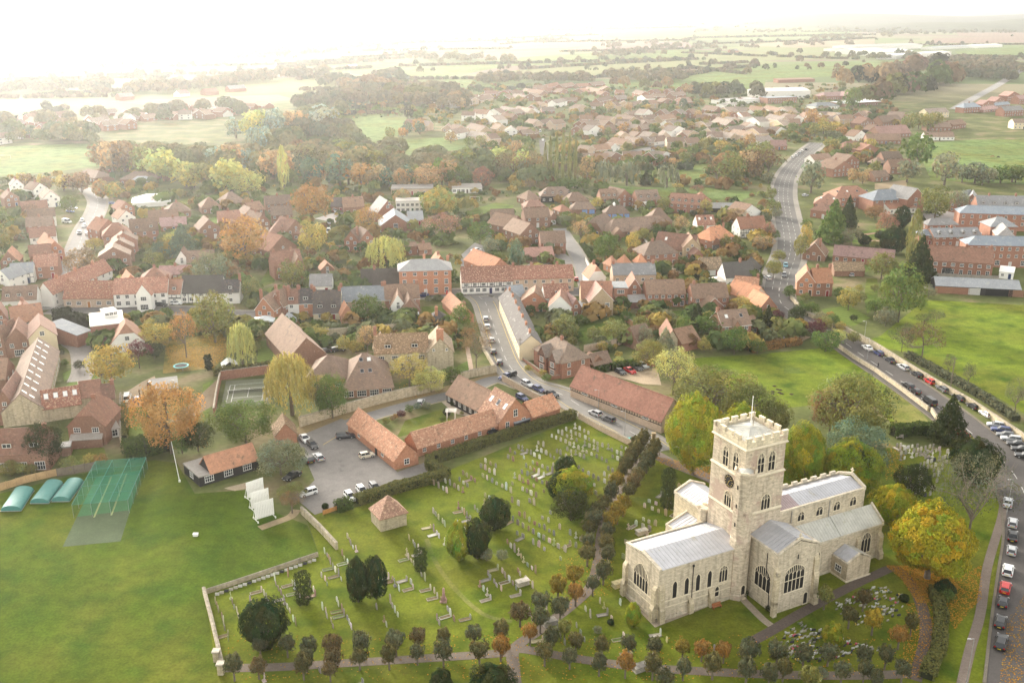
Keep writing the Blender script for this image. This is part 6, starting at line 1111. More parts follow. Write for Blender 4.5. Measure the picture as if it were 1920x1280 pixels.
# ============================================================ ESTATE HOUSES
ERD = random.Random(5)
def estate(u0, v0, u1, v1, n, wpx, ty='gx', wc='pywn', rc='nntt', two=.4):
    for i in range(n):
        f = (i + .5) / n; u = u0 + (u1 - u0) * f + ERD.uniform(-3, 3); v = v0 + (v1 - v0) * f + ERD.uniform(-2, 2); t_ = ERD.choice(ty); s = wpx * ERD.uniform(.85, 1.15) * (.8 if t_ == 'x' else 1)
        he = 4.8 if ERD.random() < two else 2.7; w_, r_ = ERD.choice(wc), ERD.choice(rc); sk = ERD.uniform(-.12, .12) * s
        ws = [('S', 2, .9, 1.4, 1.2)] + ([('S', 2, 3.2, 1.4, 1.1)] if he > 4 else [])
        H(f"{ROOF[r_][2]}-roofed estate house of {WALL[w_][2]}" + (' with its gable turned this way' if t_ == 'x' else ''), (u - s / 2, v + sk), (u + s / 2, v - sk), ERD.uniform(8, 10.5), he, he + ERD.uniform(2.8, 3.6), t_, w_, r_, B(w=ws, barge=1, door=0), name='estate_house', group='estate houses'); THINGS[-1]['auto'] = 1
for a in ((820, 196, 1010, 178, 7, 24), (905, 176, 1150, 168, 9, 24, 'gx', 'bn', 'nr'), (1000, 164, 1135, 160, 5, 24, 'g', 'bn', 'nr'), (862, 216, 1010, 203, 6, 28), (905, 226, 958, 220, 2, 26), (830, 241, 900, 243, 3, 28), (962, 212, 1040, 205, 3, 26), (1000, 231, 1062, 234, 3, 26), (1086, 224, 1270, 224, 6, 28, 'g', 'wyb', 'n', 1), (1080, 204, 1290, 188, 8, 26), (1120, 190, 1290, 176, 5, 24), (1068, 243, 1290, 243, 7, 28), (1140, 268, 1282, 266, 5, 30), (1082, 300, 1262, 292, 6, 34), (1290, 270, 1422, 244, 5, 30), (1300, 234, 1560, 218, 8, 30), (1312, 206, 1482, 206, 6, 28), (1440, 233, 1542, 228, 3, 28), (1400, 262, 1452, 266, 2, 28), (760, 232, 800, 236, 2, 26), (1288, 252, 1340, 246, 2, 28),
          (840, 186, 1000, 172, 6, 20), (1010, 196, 1080, 190, 4, 22), (1150, 232, 1290, 232, 5, 24), (1075, 234, 1180, 236, 4, 24), (1160, 255, 1290, 254, 5, 26), (1100, 282, 1160, 278, 3, 28), (1300, 222, 1420, 214, 5, 24), (1420, 216, 1560, 208, 5, 24), (1330, 258, 1420, 236, 4, 26), (1180, 214, 1300, 212, 5, 22), (1120, 178, 1290, 168, 6, 18, 'gx', 'bn', 'nr'), (1480, 222, 1590, 216, 4, 24), (860, 248, 920, 262, 3, 26), (930, 240, 1005, 250, 4, 28), (1400, 248, 1480, 244, 3, 26), (1560, 226, 1640, 214, 4, 24, 'gx', 'bny'),
          (0, 236, 120, 222, 5, 24, 'gx', 'wbn'), (60, 244, 260, 232, 6, 24, 'gx', 'wbn'), (150, 226, 330, 212, 6, 24, 'gx', 'wbn'), (240, 224, 420, 212, 6, 24, 'g', 'wbn'), (0, 258, 60, 252, 3, 26, 'gx', 'wbn'), (5, 248, 200, 228, 7, 26, 'gx', 'wbn'), (30, 226, 132, 213, 4, 24, 'gx', 'wbn'), (130, 238, 262, 227, 5, 24, 'gx', 'wbn'), (200, 214, 292, 206, 4, 24, 'gx', 'wbn'), (270, 204, 352, 199, 3, 24, 'g', 'wbn'), (312, 217, 462, 207, 6, 24, 'gx', 'wbn'), (362, 206, 502, 196, 5, 24, 'g', 'wbn')): estate(*a)
for q in ('745 92 765 91', '770 96 790 95', '800 92 822 91', '655 125 672 124', '1182 27 1200 26', '1372 96 1385 95', '225 182 252 180', '430 167 462 165', '386 173 410 171', '338 176 356 174'):
    a = [float(x) for x in q.split()]; H('lonely far farm building among fields', (a[0], a[1]), (a[2], a[3]), 10, 4, 7.5, 'g', ERD.choice('wb'), ERD.choice('rpf'), B(w=[]), name='farm_building', cat='farm building'); THINGS[-1]['auto'] = 1
# ============================================================ TREES
TREES = '''
horn 1738 1083 946 150 G
horn 1670 990 905 84 G
horn 1297 888 732 108 a
horn 1388 868 752 92 a
horn 1503 915 788 86 a
horn 1592 920 826 112 a
round 1600 892 790 120 m
round 1595 835 700 150 l
round 1555 812 720 80 b
round 1335 802 690 160 l
round 1402 812 716 100 l
sparse 1262 740 650 86 p
round 1448 822 748 70 l
cone 1776 828 738 74 d
bare 1815 1010 846 150 e
yew 1822 905 822 94 d
round 1708 940 866 72 d
yew 497 1206 1125 92 d
clip 570 1130 1072 32 d
yew 672 1128 1044 42 d
yew 705 1122 1038 46 d
clip 789 1069 1028 25 d
yew 861 1048 976 48 a
yew 895 1046 972 50 d
yew 928 991 932 60 d
yew 1060 893 856 42 d
yew 1072 938 880 82 a
yew 1052 936 884 54 d
round 1070 975 916 74 d
clip 1251 952 878 27 d
yew 1186 1174 1130 33 a
yew 828 1302 1254 46 d
yew 922 1318 1250 92 d
yew 1559 1210 1168 42 a
round 1348 906 868 32 g
willow 548 778 655 96 y
sparse 600 776 700 60 y
round 624 784 700 64 g
round 462 834 746 116 g
round 428 800 760 40 d
round 322 850 708 128 o
round 372 846 790 66 d
round 342 850 806 44 g
round 210 722 645 88 y
sparse 262 690 636 50 u
round 296 652 600 62 y
round 290 672 640 40 d
sparse 350 670 580 50 o
round 404 642 545 80 l
willow 456 692 600 54 p
round 90 872 792 74 d
round 527 890 826 98 e
round 548 935 905 54 l
sparse 548 962 920 44 b
round 20 892 862 40 l
round 42 888 868 26 p
sparse 768 728 662 72 y
round 808 734 692 66 p
round 846 716 688 44 g
round 690 604 552 60 g
round 865 622 570 40 g
bare 893 694 602 64 t
sparse 690 668 610 46 t
willow 725 506 440 78 p
round 585 418 344 78 o
horn 823 406 349 72 y
sparse 692 442 388 52 o
round 462 494 402 86 o
round 590 478 412 56 y
round 548 542 487 52 l
round 157 524 466 70 b
round 178 468 446 36 y
cone 345 480 418 66 m
round 330 470 430 40 p
sparse 830 452 398 70 r
round 900 458 416 54 g
round 920 478 442 34 e
round 968 506 446 30 m
round 1134 492 436 50 g
round 1186 474 434 28 y
sparse 1088 458 410 36 t
cone 1297 512 476 34 d
round 1330 632 588 60 g
cone 1306 616 566 34 d
cone 1438 622 570 28 d
round 1388 588 556 44 y
cone 1246 664 612 46 e
round 1220 694 636 66 l
round 1376 664 612 52 g
round 1492 612 572 36 d
round 1457 604 580 26 u
round 1530 632 599 38 u
round 1548 658 622 62 g
round 1684 604 498 86 g
round 1652 524 472 56 l
column 1708 502 393 28 l
cone 1720 530 440 62 d
yew 1672 474 424 54 d
sparse 1660 452 396 40 r
cone 1560 454 372 62 g
cone 1588 428 366 38 d
yew 1690 428 384 32 d
round 1752 412 350 62 l
sparse 1794 410 352 36 e
round 1718 318 246 62 g
round 1770 348 286 54 e
round 1700 342 300 46 e
round 1520 362 302 52 e
sparse 1596 464 426 38 e
round 1572 562 538 24 g
round 1590 582 540 42 y
round 1612 568 546 26 l
round 1640 588 560 34 g
round 1660 612 580 44 e
bare 1728 672 604 84 b
bare 1690 660 612 50 e
bare 1776 704 662 26 e
bare 1815 724 678 28 e
bare 1902 774 706 48 e
column 1055 345 246 8 l
column 1043 345 252 8 l
column 1031 344 258 8 l
column 1067 345 252 8 l
column 1078 344 260 8 l
column 1022 342 270 8 l
bare 985 340 282 36 t
bare 1005 344 278 30 t
bare 962 340 284 34 t
sparse 1100 348 290 30 t
willow 1132 347 300 40 e
willow 1175 348 302 56 e
willow 1250 352 306 46 e
cone 1210 347 319 24 d
column 533 352 276 22 p
horn 905 352 311 42 r
round 935 310 276 44 p
round 766 225 195 20 d
horn 755 390 352 34 t
cone 1330 125 112 6 d
round 1270 352 344 26 y
sparse 1308 364 346 30 r
round 1244 398 370 30 l
sparse 1322 404 372 24 y
sparse 1380 418 390 50 t
sparse 1276 440 404 30 t
sparse 1430 470 440 44 t
sparse 1440 455 415 26 r
round 1394 488 466 24 g
round 1354 412 396 20 g
round 1060 412 396 24 g
round 1060 400 370 18 l
round 1120 392 370 26 y
round 1450 520 486 32 l
round 1500 486 440 30 l
round 1510 470 418 24 y
round 1640 412 384 40 b
cone 1730 420 404 16 d
bare 60 420 380 30 b
round 0 440 392 60 g
round 5 478 420 40 l
round 130 400 366 36 g
round 118 352 330 30 l
cone 320 378 360 18 m
horn 192 372 336 36 t
horn 214 372 342 34 y
round 358 356 322 40 y
round 365 350 322 26 l
round 294 384 366 30 t
round 1085 610 590 30 g
round 1060 640 590 50 l
round 1112 640 612 30 l
round 1150 640 600 54 l
round 1175 605 585 28 g
round 1200 622 590 34 l
round 1250 610 580 40 e
round 1280 640 590 30 g
round 1210 655 610 30 e
round 1130 660 640 24 y
round 1320 660 634 30 y
round 860 568 548 20 g
round 760 620 600 24 l
round 780 606 588 18 d
round 645 660 630 30 y
round 600 640 610 40 y
round 470 560 520 40 l
round 430 530 490 50 b
round 290 500 470 40 l
round 300 480 452 26 m
round 400 540 470 70 e
round 1660 560 536 30 l
round 1480 560 536 24 g
round 1505 590 566 26 g
round 1360 470 440 24 l
cone 1386 440 420 14 d
round 1420 540 520 18 e
'''
hedgeO = []
for ln in TREES.strip().split('\n'):
    q = ln.split(); n = [float(x) for x in q[1:5]]; tree(q[0], *n, q[5])
LIMES = '''1206 819 1196 831 1191 842 1181 855 1175 867 1166 880 1227 836 1219 850 1212 862 1204 877 1195 890 1187 902 1155 898a 1145 919 1178 919 1134 941 1168 944a 1122 953 1157 956a 1113 971 1145 974a 1104 989 1138 995 1102 1014 1137 1016 1101 1036 1140 1036 1131 1069 1111 1094 1076 1077a 1046 1097a 1079 1109o 1050 1137 1013 1127 1013 1158 975 1146b 1058 1177p 1034 1194 994 1185o 1079 1201 1021 1222 1068 1229 1128 1209 1123 1241 1178 1207 1172 1241o 1226 1210 1223 1244 1279 1212a 1280 1249 1315 1215o 1335 1244 1356 1218o 1402 1219 1398 1253 1245 1270 890 1186 899 1218 940 1179 939 1209o 832 1192 832 1221 786 1192b 783 1222 743 1200 730 1227 678 1201 675 1231 625 1209b 625 1230b 582 1209 576 1232 540 1207 489 1206 440 1245 486 1248b 1544 1114p 1617 1121b 1590 1152 1634 1161y 1706 1167 1683 1191o 1455 1220 1505 1223 1551 1223 1618 1226 1658 1228 1467 1250 1689 1253 1576 1256 1618 1253 1514 1268p 1640 1268 1440 1262 570 1245 620 1253b'''
import re
lq = re.findall(r'(\d+) (\d+)([a-z]?)', LIMES)
LIMEW = {'': 'dark green', 'm': 'olive', 'a': 'yellowing', 'o': 'orange', 'b': 'brownish', 'p': 'pale', 'y': 'yellow'}
for u, v, c in lq:
    u, v = float(u), float(v); c = c or rt.choice(('', '', 'm', 'b', 'm') if v < 1040 else ('', '', 'm'))
    k = {'': 'l', 'm': 'l', 'a': 'a', 'o': 'o', 'b': 'b', 'p': 'p', 'y': 'y'}[c]; s = (28 + (v - 820) * .018) * rt.uniform(.86, 1.14)
    t = tree('ball', u, v + s * .78, v - s * .52, s * rt.uniform(.88, 1.12), k, f'{LIMEW[c]} clipped round-headed lime', 'clipped limes along the churchyard paths'); t['auto'] = 1
    cc = {'': (.092, .094, .05), 'a': (.17, .13, .028), 'm': (.105, .095, .04), 'o': (.24, .135, .04), 'b': (.115, .088, .042), 'p': (.16, .16, .05), 'y': (.25, .19, .03)}[c]; j = rt.uniform(.85, 1.15); t.children[0].color = (cc[0] * j * 1.3, cc[1] * j * 1.3, cc[2] * j * 1.3, 1)
for a in ((255, 330, 480, 372, 9, 58, 58, 'ppl'), (180, 318, 240, 330, 3, 56, 56, 'bt'), (400, 320, 540, 335, 8, 44, 44, 'plts'), (480, 300, 520, 262, 3, 52, 44, 's'), (560, 345, 720, 352, 9, 46, 44, 'tbgmo', 'round round bare'), (700, 352, 870, 350, 9, 46, 46, 'mglt'), (560, 318, 760, 318, 9, 36, 40, 'tbl', 'round bare'), (440, 262, 640, 248, 9, 44, 40, 'sltp'), (540, 300, 680, 300, 6, 34, 40, 'tlb'), (860, 330, 980, 335, 6, 44, 40, 'tplb', 'round bare'), (1340, 345, 1450, 330, 7, 46, 46, 'btl', 'round bare'), (1345, 325, 1440, 305, 5, 36, 40, 'bl'),
          (640, 165, 880, 205, 12, 26, 34, 'tlb'), (30, 350, 160, 362, 7, 34, 34, 'tyb'), (1080, 345, 1105, 348, 3, 40, 20, 't', 'bare'), (1650, 200, 1790, 168, 10, 52, 42, 'lbgrd'), (1590, 205, 1660, 198, 5, 50, 40, 'lbg'), (1600, 165, 1720, 150, 8, 38, 32, 'rbtd', 'round round cone'), (1700, 140, 1780, 150, 6, 36, 32, 'dbr', 'round cone'), (1560, 160, 1600, 170, 3, 36, 24, 'tb'), (1500, 128, 1700, 132, 8, 11, 12, 'dlb'),
          (1290, 182, 1360, 178, 5, 22, 24, 'tpl'), (1140, 168, 1290, 172, 6, 20, 20, 'tlb'), (840, 268, 1000, 296, 6, 26, 24, 'tlg'), (730, 262, 800, 250, 5, 26, 24, 'mbol'), (1080, 256, 1290, 252, 8, 20, 18, 'ltgo'), (1080, 212, 1290, 206, 6, 18, 16, 'lmt'), (1300, 226, 1560, 224, 8, 18, 18, 'lrtg'), (1290, 290, 1440, 282, 7, 24, 24, 'ltgy'), (1480, 250, 1590, 258, 6, 24, 24, 'lygo'), (1540, 290, 1640, 284, 5, 26, 26, 'lgy'), (1700, 250, 1760, 240, 4, 30, 26, 'ltb'),
          (1590, 350, 1650, 330, 4, 26, 26, 'tgl'), (1850, 345, 1950, 340, 6, 34, 40, 'lge'), (1800, 345, 1850, 350, 3, 34, 34, 'le'), (1690, 640, 1760, 600, 3, 30, 36, 'e', 'bare'), (1520, 235, 1540, 240, 2, 26, 22, 'o'), (1140, 320, 1290, 306, 6, 18, 22, 'lgt'), (20, 260, 180, 262, 6, 22, 26, 'tl'), (450, 395, 620, 365, 6, 26, 24, 'lgt'), (980, 360, 1110, 356, 6, 24, 24, 'tlg', 'bare round'), (1440, 340, 1452, 420, 3, 26, 24, 'le')): belt(*a)
# hedges and garden shrubs
hedge('long clipped hedge between churchyard and courtyard range', [(815, 866), (900, 838), (980, 812), (1078, 783)], 2.0, 2.0, 'l'); hedge('clipped hedge stepping round the car park corner', [(668, 946), (740, 922), (838, 896), (806, 878), (806, 866)], 2.0, 2.0, 'l'); hedge('short rounded hedge block by the churchyard gap', [(630, 958), (658, 950)], 2.0, 2.0, 'g')
hedge('tall untrimmed hedge behind the cricket nets', [(232, 858), (270, 850), (318, 838)], 4.5, 3.6, 'g'); hedge('narrow hedge beside the beech lawn', [(234, 832), (234, 800), (230, 768)], 1.4, 2.2, 'l'); hedge('hedge along the footpath at the lower right', [(1752, 1110), (1765, 1160), (1760, 1220), (1735, 1275)], 2.0, 1.5, 'l')
hedge('hedge beyond the north-east graves', [(1672, 818), (1720, 812), (1765, 812)], 2.4, 2.6, 'g'); hedge('garden hedge above the gravel yard', [(1146, 695), (1204, 680)], 1.6, 1.8, 'g'); hedge('low hedge in front of the garden store', [(1110, 698), (1140, 693)], 1.6, 1.6, 'g'); hedge('roadside hedge outside the stone wall', [(1700, 668), (1780, 712), (1850, 752), (1905, 790)], 2.0, 1.6, 'e'); hedge('orange beech hedge by the green', [(1405, 660), (1500, 645)], 2, 2, 'o'); hedge('hedge of the left lane front gardens', [(118, 605), (124, 618)], 5, 5, 'd'); hedge('block of clipped yew in the street garden', [(1344 * 0 + 139, 618), (158, 612)], 5, 4.5, 'd')
hedge('hedge along the pale lawn of the long garden', [(1090, 458), (1120, 500)], 1.8, 1.6, 'g'); hedge('dark green garden hedge near the orange-roofed house', [(1300, 450), (1335, 452)], 2, 2.4, 'd'); hedge('tall dark hedge above the paddock houses', [(1628, 336), (1672, 338)], 2.4, 2.6, 'd'); hedge('curved hedge below the white cottages', [(1296, 514), (1310, 534), (1356, 530)], 1.8, 2, 'd'); hedge('hedge on top of the tennis court wall', [(402, 704), (470, 697), (508, 690)], 1.4, 2.2, 'l'); hedge('trimmed evergreen by the trampoline lawn', [(385, 692), (398, 690)], 2.6, 3.6, 'd')
SH = '''1770 1102 34 d 1774 1116 26 g 830 786 12 g 838 772 14 d 752 776 16 u 768 766 16 g 782 762 14 m 800 760 16 e 742 780 10 o 724 790 14 l 736 784 10 b 150 684 20 d 116 660 12 d 122 680 14 g 130 870 30 l 170 862 26 y 190 862 24 o 60 880 22 l 1545 606 30 l 1560 600 24 g 1575 612 20 y 1538 596 26 e 1522 578 26 g 1600 632 24 l 1570 630 30 p 1600 596 14 d 1345 608 14 l 1408 640 24 g 1420 650 30 g 1300 600 20 g 1100 600 16 g 1084 628 18 g 1050 618 22 g 1078 655 18 e 1232 590 14 l 1180 640 18 b 1140 650 20 g 1160 676 18 p 1160 664 14 y 1190 680 22 g 1250 650 18 d 1230 640 16 e 990 690 14 y 1025 708 16 g 1018 698 14 y 500 610 20 l 516 640 24 t 480 650 20 l 660 632 22 d 668 650 26 y 730 660 20 d 1010 500 18 p 1040 470 16 e 940 496 14 g 905 430 18 d 700 500 18 r 680 520 14 y 640 540 24 d 600 560 18 l 560 560 18 l 232 530 30 p 246 520 24 l 205 520 18 p 262 512 24 d 1510 556 16 l 1480 540 12 g 1640 540 16 l 1670 540 20 l 1610 540 14 y 1560 596 18 l 1700 560 26 e 1740 546 26 e 1695 1120 16 d 1525 1268 26 p 1540 1262 22 e 1395 1112 16 d 1440 1140 12 d 930 520 12 l 1118 422 12 g 1330 470 12 g 1342 476 14 p 1218 412 16 g 1240 414 14 d 1060 420 14 g 1068 430 12 l 1170 424 12 g 1180 420 14 d 1300 400 14 d 1280 418 12 g 1160 480 30 l 1185 486 26 l 1205 470 20 g 1232 430 24 g 850 756 10 d 866 774 8 l 610 948 12 d 912 1040 24 e 940 1040 22 e 1120 1180 16 e 1145 1165 12 d 1460 480 24 l 1455 500 20 l 1448 440 24 g 1455 400 20 e 1446 380 16 g 1512 420 20 g 1516 450 16 y 1534 440 16 d 1610 440 14 d 1620 450 22 d 1640 460 20 l 1650 440 18 d 1690 550 30 e 1556 590 14 o 1664 590 30 e'''
sq = SH.split()
for i in range(0, len(sq), 4):
    u, v, s, c = float(sq[i]), float(sq[i + 1]), float(sq[i + 2]), sq[i + 3]; t = tree('yew' if c == 'd' and rt.random() < .4 else 'round', u, v + s * .45, v - s * .45, s * 1.15, c, f'{LC[c][1]} garden shrub', 'garden shrubs', 'shrub', 'shrub'); t['auto'] = 1
# ============================================================ WALLS AND FENCES
wall('rough stone wall from the car park gap down to the graves', [(566, 962), (600, 995), (632, 1030)], .5, 1.5); wall('low stone wall along the top of the graveyard', [(384, 1113), (440, 1095), (520, 1068), (596, 1042)], .4, .8); wall('stone wall down the left side of the graveyard', [(383, 1112), (398, 1170), (412, 1230), (418, 1256)], .5, 1.3); wall('tall pale stone wall along the farm road', [(562, 800), (640, 776), (720, 754), (790, 738), (830, 728)], .6, 2.6); wall('stone wall between street and manor garden', [(846, 716), (880, 708), (928, 698)], .5, 2.2, 's'); wall('brick wall between street and courtyard', [(942, 714), (985, 738), (1010, 752)], .5, 1.8, 'p'); wall('stone churchyard wall beside the street', [(1086, 784), (1120, 804), (1160, 824), (1188, 838)], .5, 1.5, 'p')
wall('long stone wall on the far side of the church road', [(1576, 618), (1640, 652), (1700, 690), (1760, 726), (1820, 760), (1880, 800), (1925, 830)], .5, 1.8); wall('low rubble wall on the near side of the church road', [(1556, 640), (1600, 672), (1640, 696), (1690, 732), (1740, 770)], .5, 1.2); wall('brick front garden wall of the semi-detached pair', [(975, 672), (1000, 690), (1030, 712), (1068, 706)], .35, 1.0, 'b'); wall('old brick garden wall above the gravel yard', [(1095, 660), (1140, 652), (1200, 636)], .4, 2.2, 'p'); wall('brick garden wall around the tennis court', [(415, 712), (508, 700)], .4, 2.6, 'b'); wall('brick wall on the left of the tennis court', [(414, 712), (408, 740), (402, 780)], .4, 2.2, 'b'); wall('long garden wall below the terrace rooflights', [(228, 836), (226, 790), (228, 750)], .4, 2.2, 'p'); wall('high stone wall behind the manor', [(612, 640), (700, 634), (760, 628)], .5, 4, 's'); wall('churchyard wall stretch near the road verge', [(1746, 772), (1700, 800) if False else (1758, 790)], .5, 1.2); wall('white garden wall by the red-roofed house', [(1196, 442), (1214, 462)], .3, 2, 'w'); wall('wall along the farmhouse garden', [(1482, 560), (1510, 590), (1560, 615)], .5, 1.4, 's'); wall('boundary wall of the walled front garden', [(930, 698), (908, 660), (900, 640)], .4, 1.6, 's'); wall('brick yard wall behind the inn lane', [(1170, 600), (1200, 622), (1216, 632)], .4, 1.8, 'o'); wall('stone wall by the lane cottages', [(1098, 490), (1108, 510), (1118, 528)], .35, 2.0, 'w'); wall('hazy brick wall beside the chapel garden', [(620, 470), (646, 470)], .4, 2.2, 'b')
fence('new pale board fence behind the pitch covers', [(-5, 922), (50, 905), (107, 892)], 1.8, (.46, .30, .15)); fence('weathered grey board fence beside the nets', [(108, 893), (140, 888), (180, 880)], 2.0, (.20, .16, .12)); fence('short orange board fence by the car park entrance', [(606, 965), (632, 956)], 1.0, (.5, .25, .08)); fence('grey board fence below the archway terrace', [(1738, 520), (1790, 522), (1872, 526)], 1.8, (.30, .27, .23)); fence('brown fence round the gravel drive in the trees', [(1470, 622), (1505, 628)], 1.8, (.2, .12, .07))
# ============================================================ CARS
CG = 'cars parked along the church road'
for i, (q, nose) in enumerate((('1898 984 s hatch', 0), ('1898 1009 k saloon', 0), ('1896 1036 s small', 0), ('1889 1073 w coupe', 0), ('1884 1106 r hatch', 0), ('1880 1133 n small', 0), ('1875 1170 k hatch', 0), ('1876 1208 k estate', 0), ('1889 946 s saloon', 0))):
    f = q.split(); u, v = float(f[0]), float(f[1]); car(u, v, u + (1905 - u) * .4 + 4, v - 60, f[3], f[2], group=CG)
for q in ('1626 655 w saloon', '1647 665 b hatch', '1668 678 n saloon', '1693 691 s estate', '1718 705 k estate', '1743 718 r hatch', '1767 732 g estate', '1798 749 n estate', '1824 765 k hatch', '1848 779 w coupe'):
    f = q.split(); u, v = float(f[0]), float(f[1]); car(u, v, u - 74, v - 48, f[3], f[2], group=CG)
for q in ('1702 726 k estate', '1716 737 k small', '1742 757 k van', '1802 817 r estate', '1594 517 s estate', '1439 523 w estate'):
    f = q.split(); u, v = float(f[0]), float(f[1]); car(u, v, u - 74, v - 50, f[3], f[2], group=CG)
for q in ('1866 800 s', '1876 809 b', '1884 819 g', '1895 826 s', '1906 836 k', '1915 846 k', '1922 858 k'): f = q.split(); u, v = float(f[0]), float(f[1]); car(u, v, u - 60, v - 8, rt.choice(('hatch', 'saloon', 'estate')), f[1 + 1], group='cars in the kerbside parking bay')
for q, d in (('1473 500 t hatch', (1478, 540)), ('1470 518 g estate', (1474, 560)), ('1471 633 s estate', (1500, 620)), ('989 723 s estate', (1010, 734)), ('1010 733 b hatch', (1030, 743)), ('1034 742 k saloon', (1060, 752)), ('1116 778 s hatch', (1090, 766)), ('1141 789 g hatch', (1115, 777)), ('979 749 b hatch', (1000, 760)), ('937 682 n hatch', (936, 660)), ('948 709 b saloon', (930, 716)), ('957 706 k hatch', (940, 712)), ('911 600 s estate', (908, 580)), ('914 615 w hatch', (910, 595)), ('922 640 s hatch', (918, 620)), ('925 662 k hatch', (920, 640)),
             ('1163 700 k coupe', (1185, 712)), ('1181 698 r saloon', (1203, 710)), ('1194 692 g estate', (1216, 704)), ('1205 688 s estate', (1227, 700)), ('1217 685 r hatch', (1239, 697)),
             ('648 821 n estate', (690, 817)), ('688 857 c small', (725, 849)), ('572 826 w saloon', (592, 848)), ('586 838 k hatch', (606, 858)), ('578 864 k suv', (562, 846)), ('597 860 s coupe', (578, 840)), ('578 927 w hatch', (550, 935)), ('548 896 k saloon', (530, 905)), ('657 935 w hatch', (672, 952)), ('679 924 w hatch', (694, 941)), ('703 918 g hatch', (716, 934)), ('789 758 s hatch', (795, 745)), ('634 658 k estate', (660, 654)), ('926 813 k estate', (950, 806)), ('612 661 k hatch', (640, 656)),
             ('239 750 w van', (241, 735)), ('257 752 b hatch', (258, 738)), ('274 753 g hatch', (275, 740)), ('285 722 k hatch', (292, 712)), ('110 566 s hatch', (116, 552)), ('127 584 k hatch', (160, 586)), ('302 574 k estate', (340, 575)), ('331 571 w hatch', (360, 571)), ('311 589 k hatch', (350, 590)), ('124 528 w hatch', (134, 510)), ('154 416 s hatch', (150, 426)), ('158 426 s hatch', (154, 436)), ('149 439 g hatch', (144, 450)), ('164 440 w hatch', (170, 424)), ('132 398 l saloon', (150, 400)), ('126 418 w van', (146, 420)), ('124 628 k saloon', (108, 630)), ('183 332 g hatch', (200, 330)), ('232 320 w van', (245, 319)), ('205 323 r hatch', (210, 320)), ('380 514 r suv', (380, 520)), ('212 383 l hatch', (230, 383)), ('138 392 w hatch', (160, 392)),
             ('893 471 w saloon', (880, 472)), ('895 478 l hatch', (880, 479)), ('892 485 k saloon', (878, 487)), ('899 492 w van', (880, 494)), ('902 500 w van', (884, 502)), ('1089 427 g hatch', (1089, 436)), ('1039 491 s hatch', (1060, 488)), ('1080 526 r small', (1076, 515)), ('630 398 w hatch', (630, 405)), ('616 436 w van', (615, 444)), ('616 428 w hatch', (615, 436)), ('617 420 s hatch', (616, 428)), ('793 556 b saloon', (770, 556)), ('768 604 u hatch' if False else '768 604 n hatch', (760, 606)), ('1838 458 w hatch', (1860, 459)), ('1853 459 b saloon', (1875, 460)), ('1780 458 s estate', (1800, 458)), ('1736 427 w estate', (1756, 426)), ('1786 428 s saloon', (1808, 428)), ('1740 400 k estate', (1765, 399)), ('1756 402 s hatch', (1775, 401)), ('1510 368 s hatch', (1524, 366)), ('1486 297 w hatch', (1498, 291)), ('1493 293 w hatch', (1505, 287)), ('1499 289 s hatch', (1510, 284)), ('1504 285 w hatch', (1514, 280)), ('1512 282 k hatch', (1520, 277)), ('1013 248 s van', (1013, 256)), ('1019 258 r hatch', (1019, 266)), ('1018 264 w hatch', (1018, 274)), ('1224 284 s hatch', (1240, 280)), ('1873 133 w hatch', (1880, 129)), ('1872 158 w hatch', (1862, 164)), ('1835 193 w hatch', (1820, 199))):
    f = q.split(); car(float(f[0]), float(f[1]), d[0], d[1], f[3], f[2])
# ============================================================ GRAVES
def inside(u, v, poly):
    c = False; n = len(poly)
    for i in range(n):
        (x1, y1), (x2, y2) = poly[i], poly[i - 1]
        if (y1 > v) != (y2 > v) and u < (x2 - x1) * (v - y1) / (y2 - y1) + x1: c = not c
    return c
EXC = []
for o in THINGS:
    if o['category'] in ('tree', 'shrub', 'hedge'):
        cr = next((c for c in o.children if c.name.startswith('crown')), None); r = .9
        if cr and not o.name.startswith('lime'): r = cr.scale[0] * .5 + .2
        EXC.append((o.location.x, o.location.y, r))
for u, v, r in ((727, 985, 4.8),): p = P(u, v); EXC.append((p.x, p.y, r))
PATHPTS = [p for q in ([(425, 1252), (640, 1243), (940, 1224), (975, 1216), (1200, 1250), (1450, 1264), (1720, 1262)], [(965, 1280), (965, 1215), (1010, 1182), (1075, 1132), (1108, 1098), (1122, 1050), (1128, 1000), (1142, 955), (1165, 910), (1195, 870), (1225, 845)], [(1410, 1202), (1500, 1150), (1640, 1078), (1680, 1066), (1732, 1150), (1735, 1200)], [(1222, 848), (1300, 884), (1400, 925)], [(800, 1010), (850, 1100), (905, 1150), (960, 1165)]) for p in smooth(q, 14)]
def free(p, m=.0):
    if any((p.x - x) ** 2 + (p.y - y) ** 2 < (r + m) ** 2 for x, y, r in EXC): return False
    if any((p.x - q.x) ** 2 + (p.y - q.y) ** 2 < 3.2 for q in PATHPTS): return False
    lx, ly = (p.x - CH_O.x) * math.cos(CH_RZ) + (p.y - CH_O.y) * math.sin(CH_RZ), -(p.x - CH_O.x) * math.sin(CH_RZ) + (p.y - CH_O.y) * math.cos(CH_RZ)
    return not (-2.5 < lx < 52 and -2.6 < ly < 12) and not (12 < lx < 30 and -10 < ly < 23) and not (36 < lx < 44 and -7 < ly < 0)
GRD = random.Random(21); NST = [0, 0]
EXTRA = []
SKINDS = ['round'] * 5 + ['flat'] * 5 + ['tall'] * 2 + ['cross']
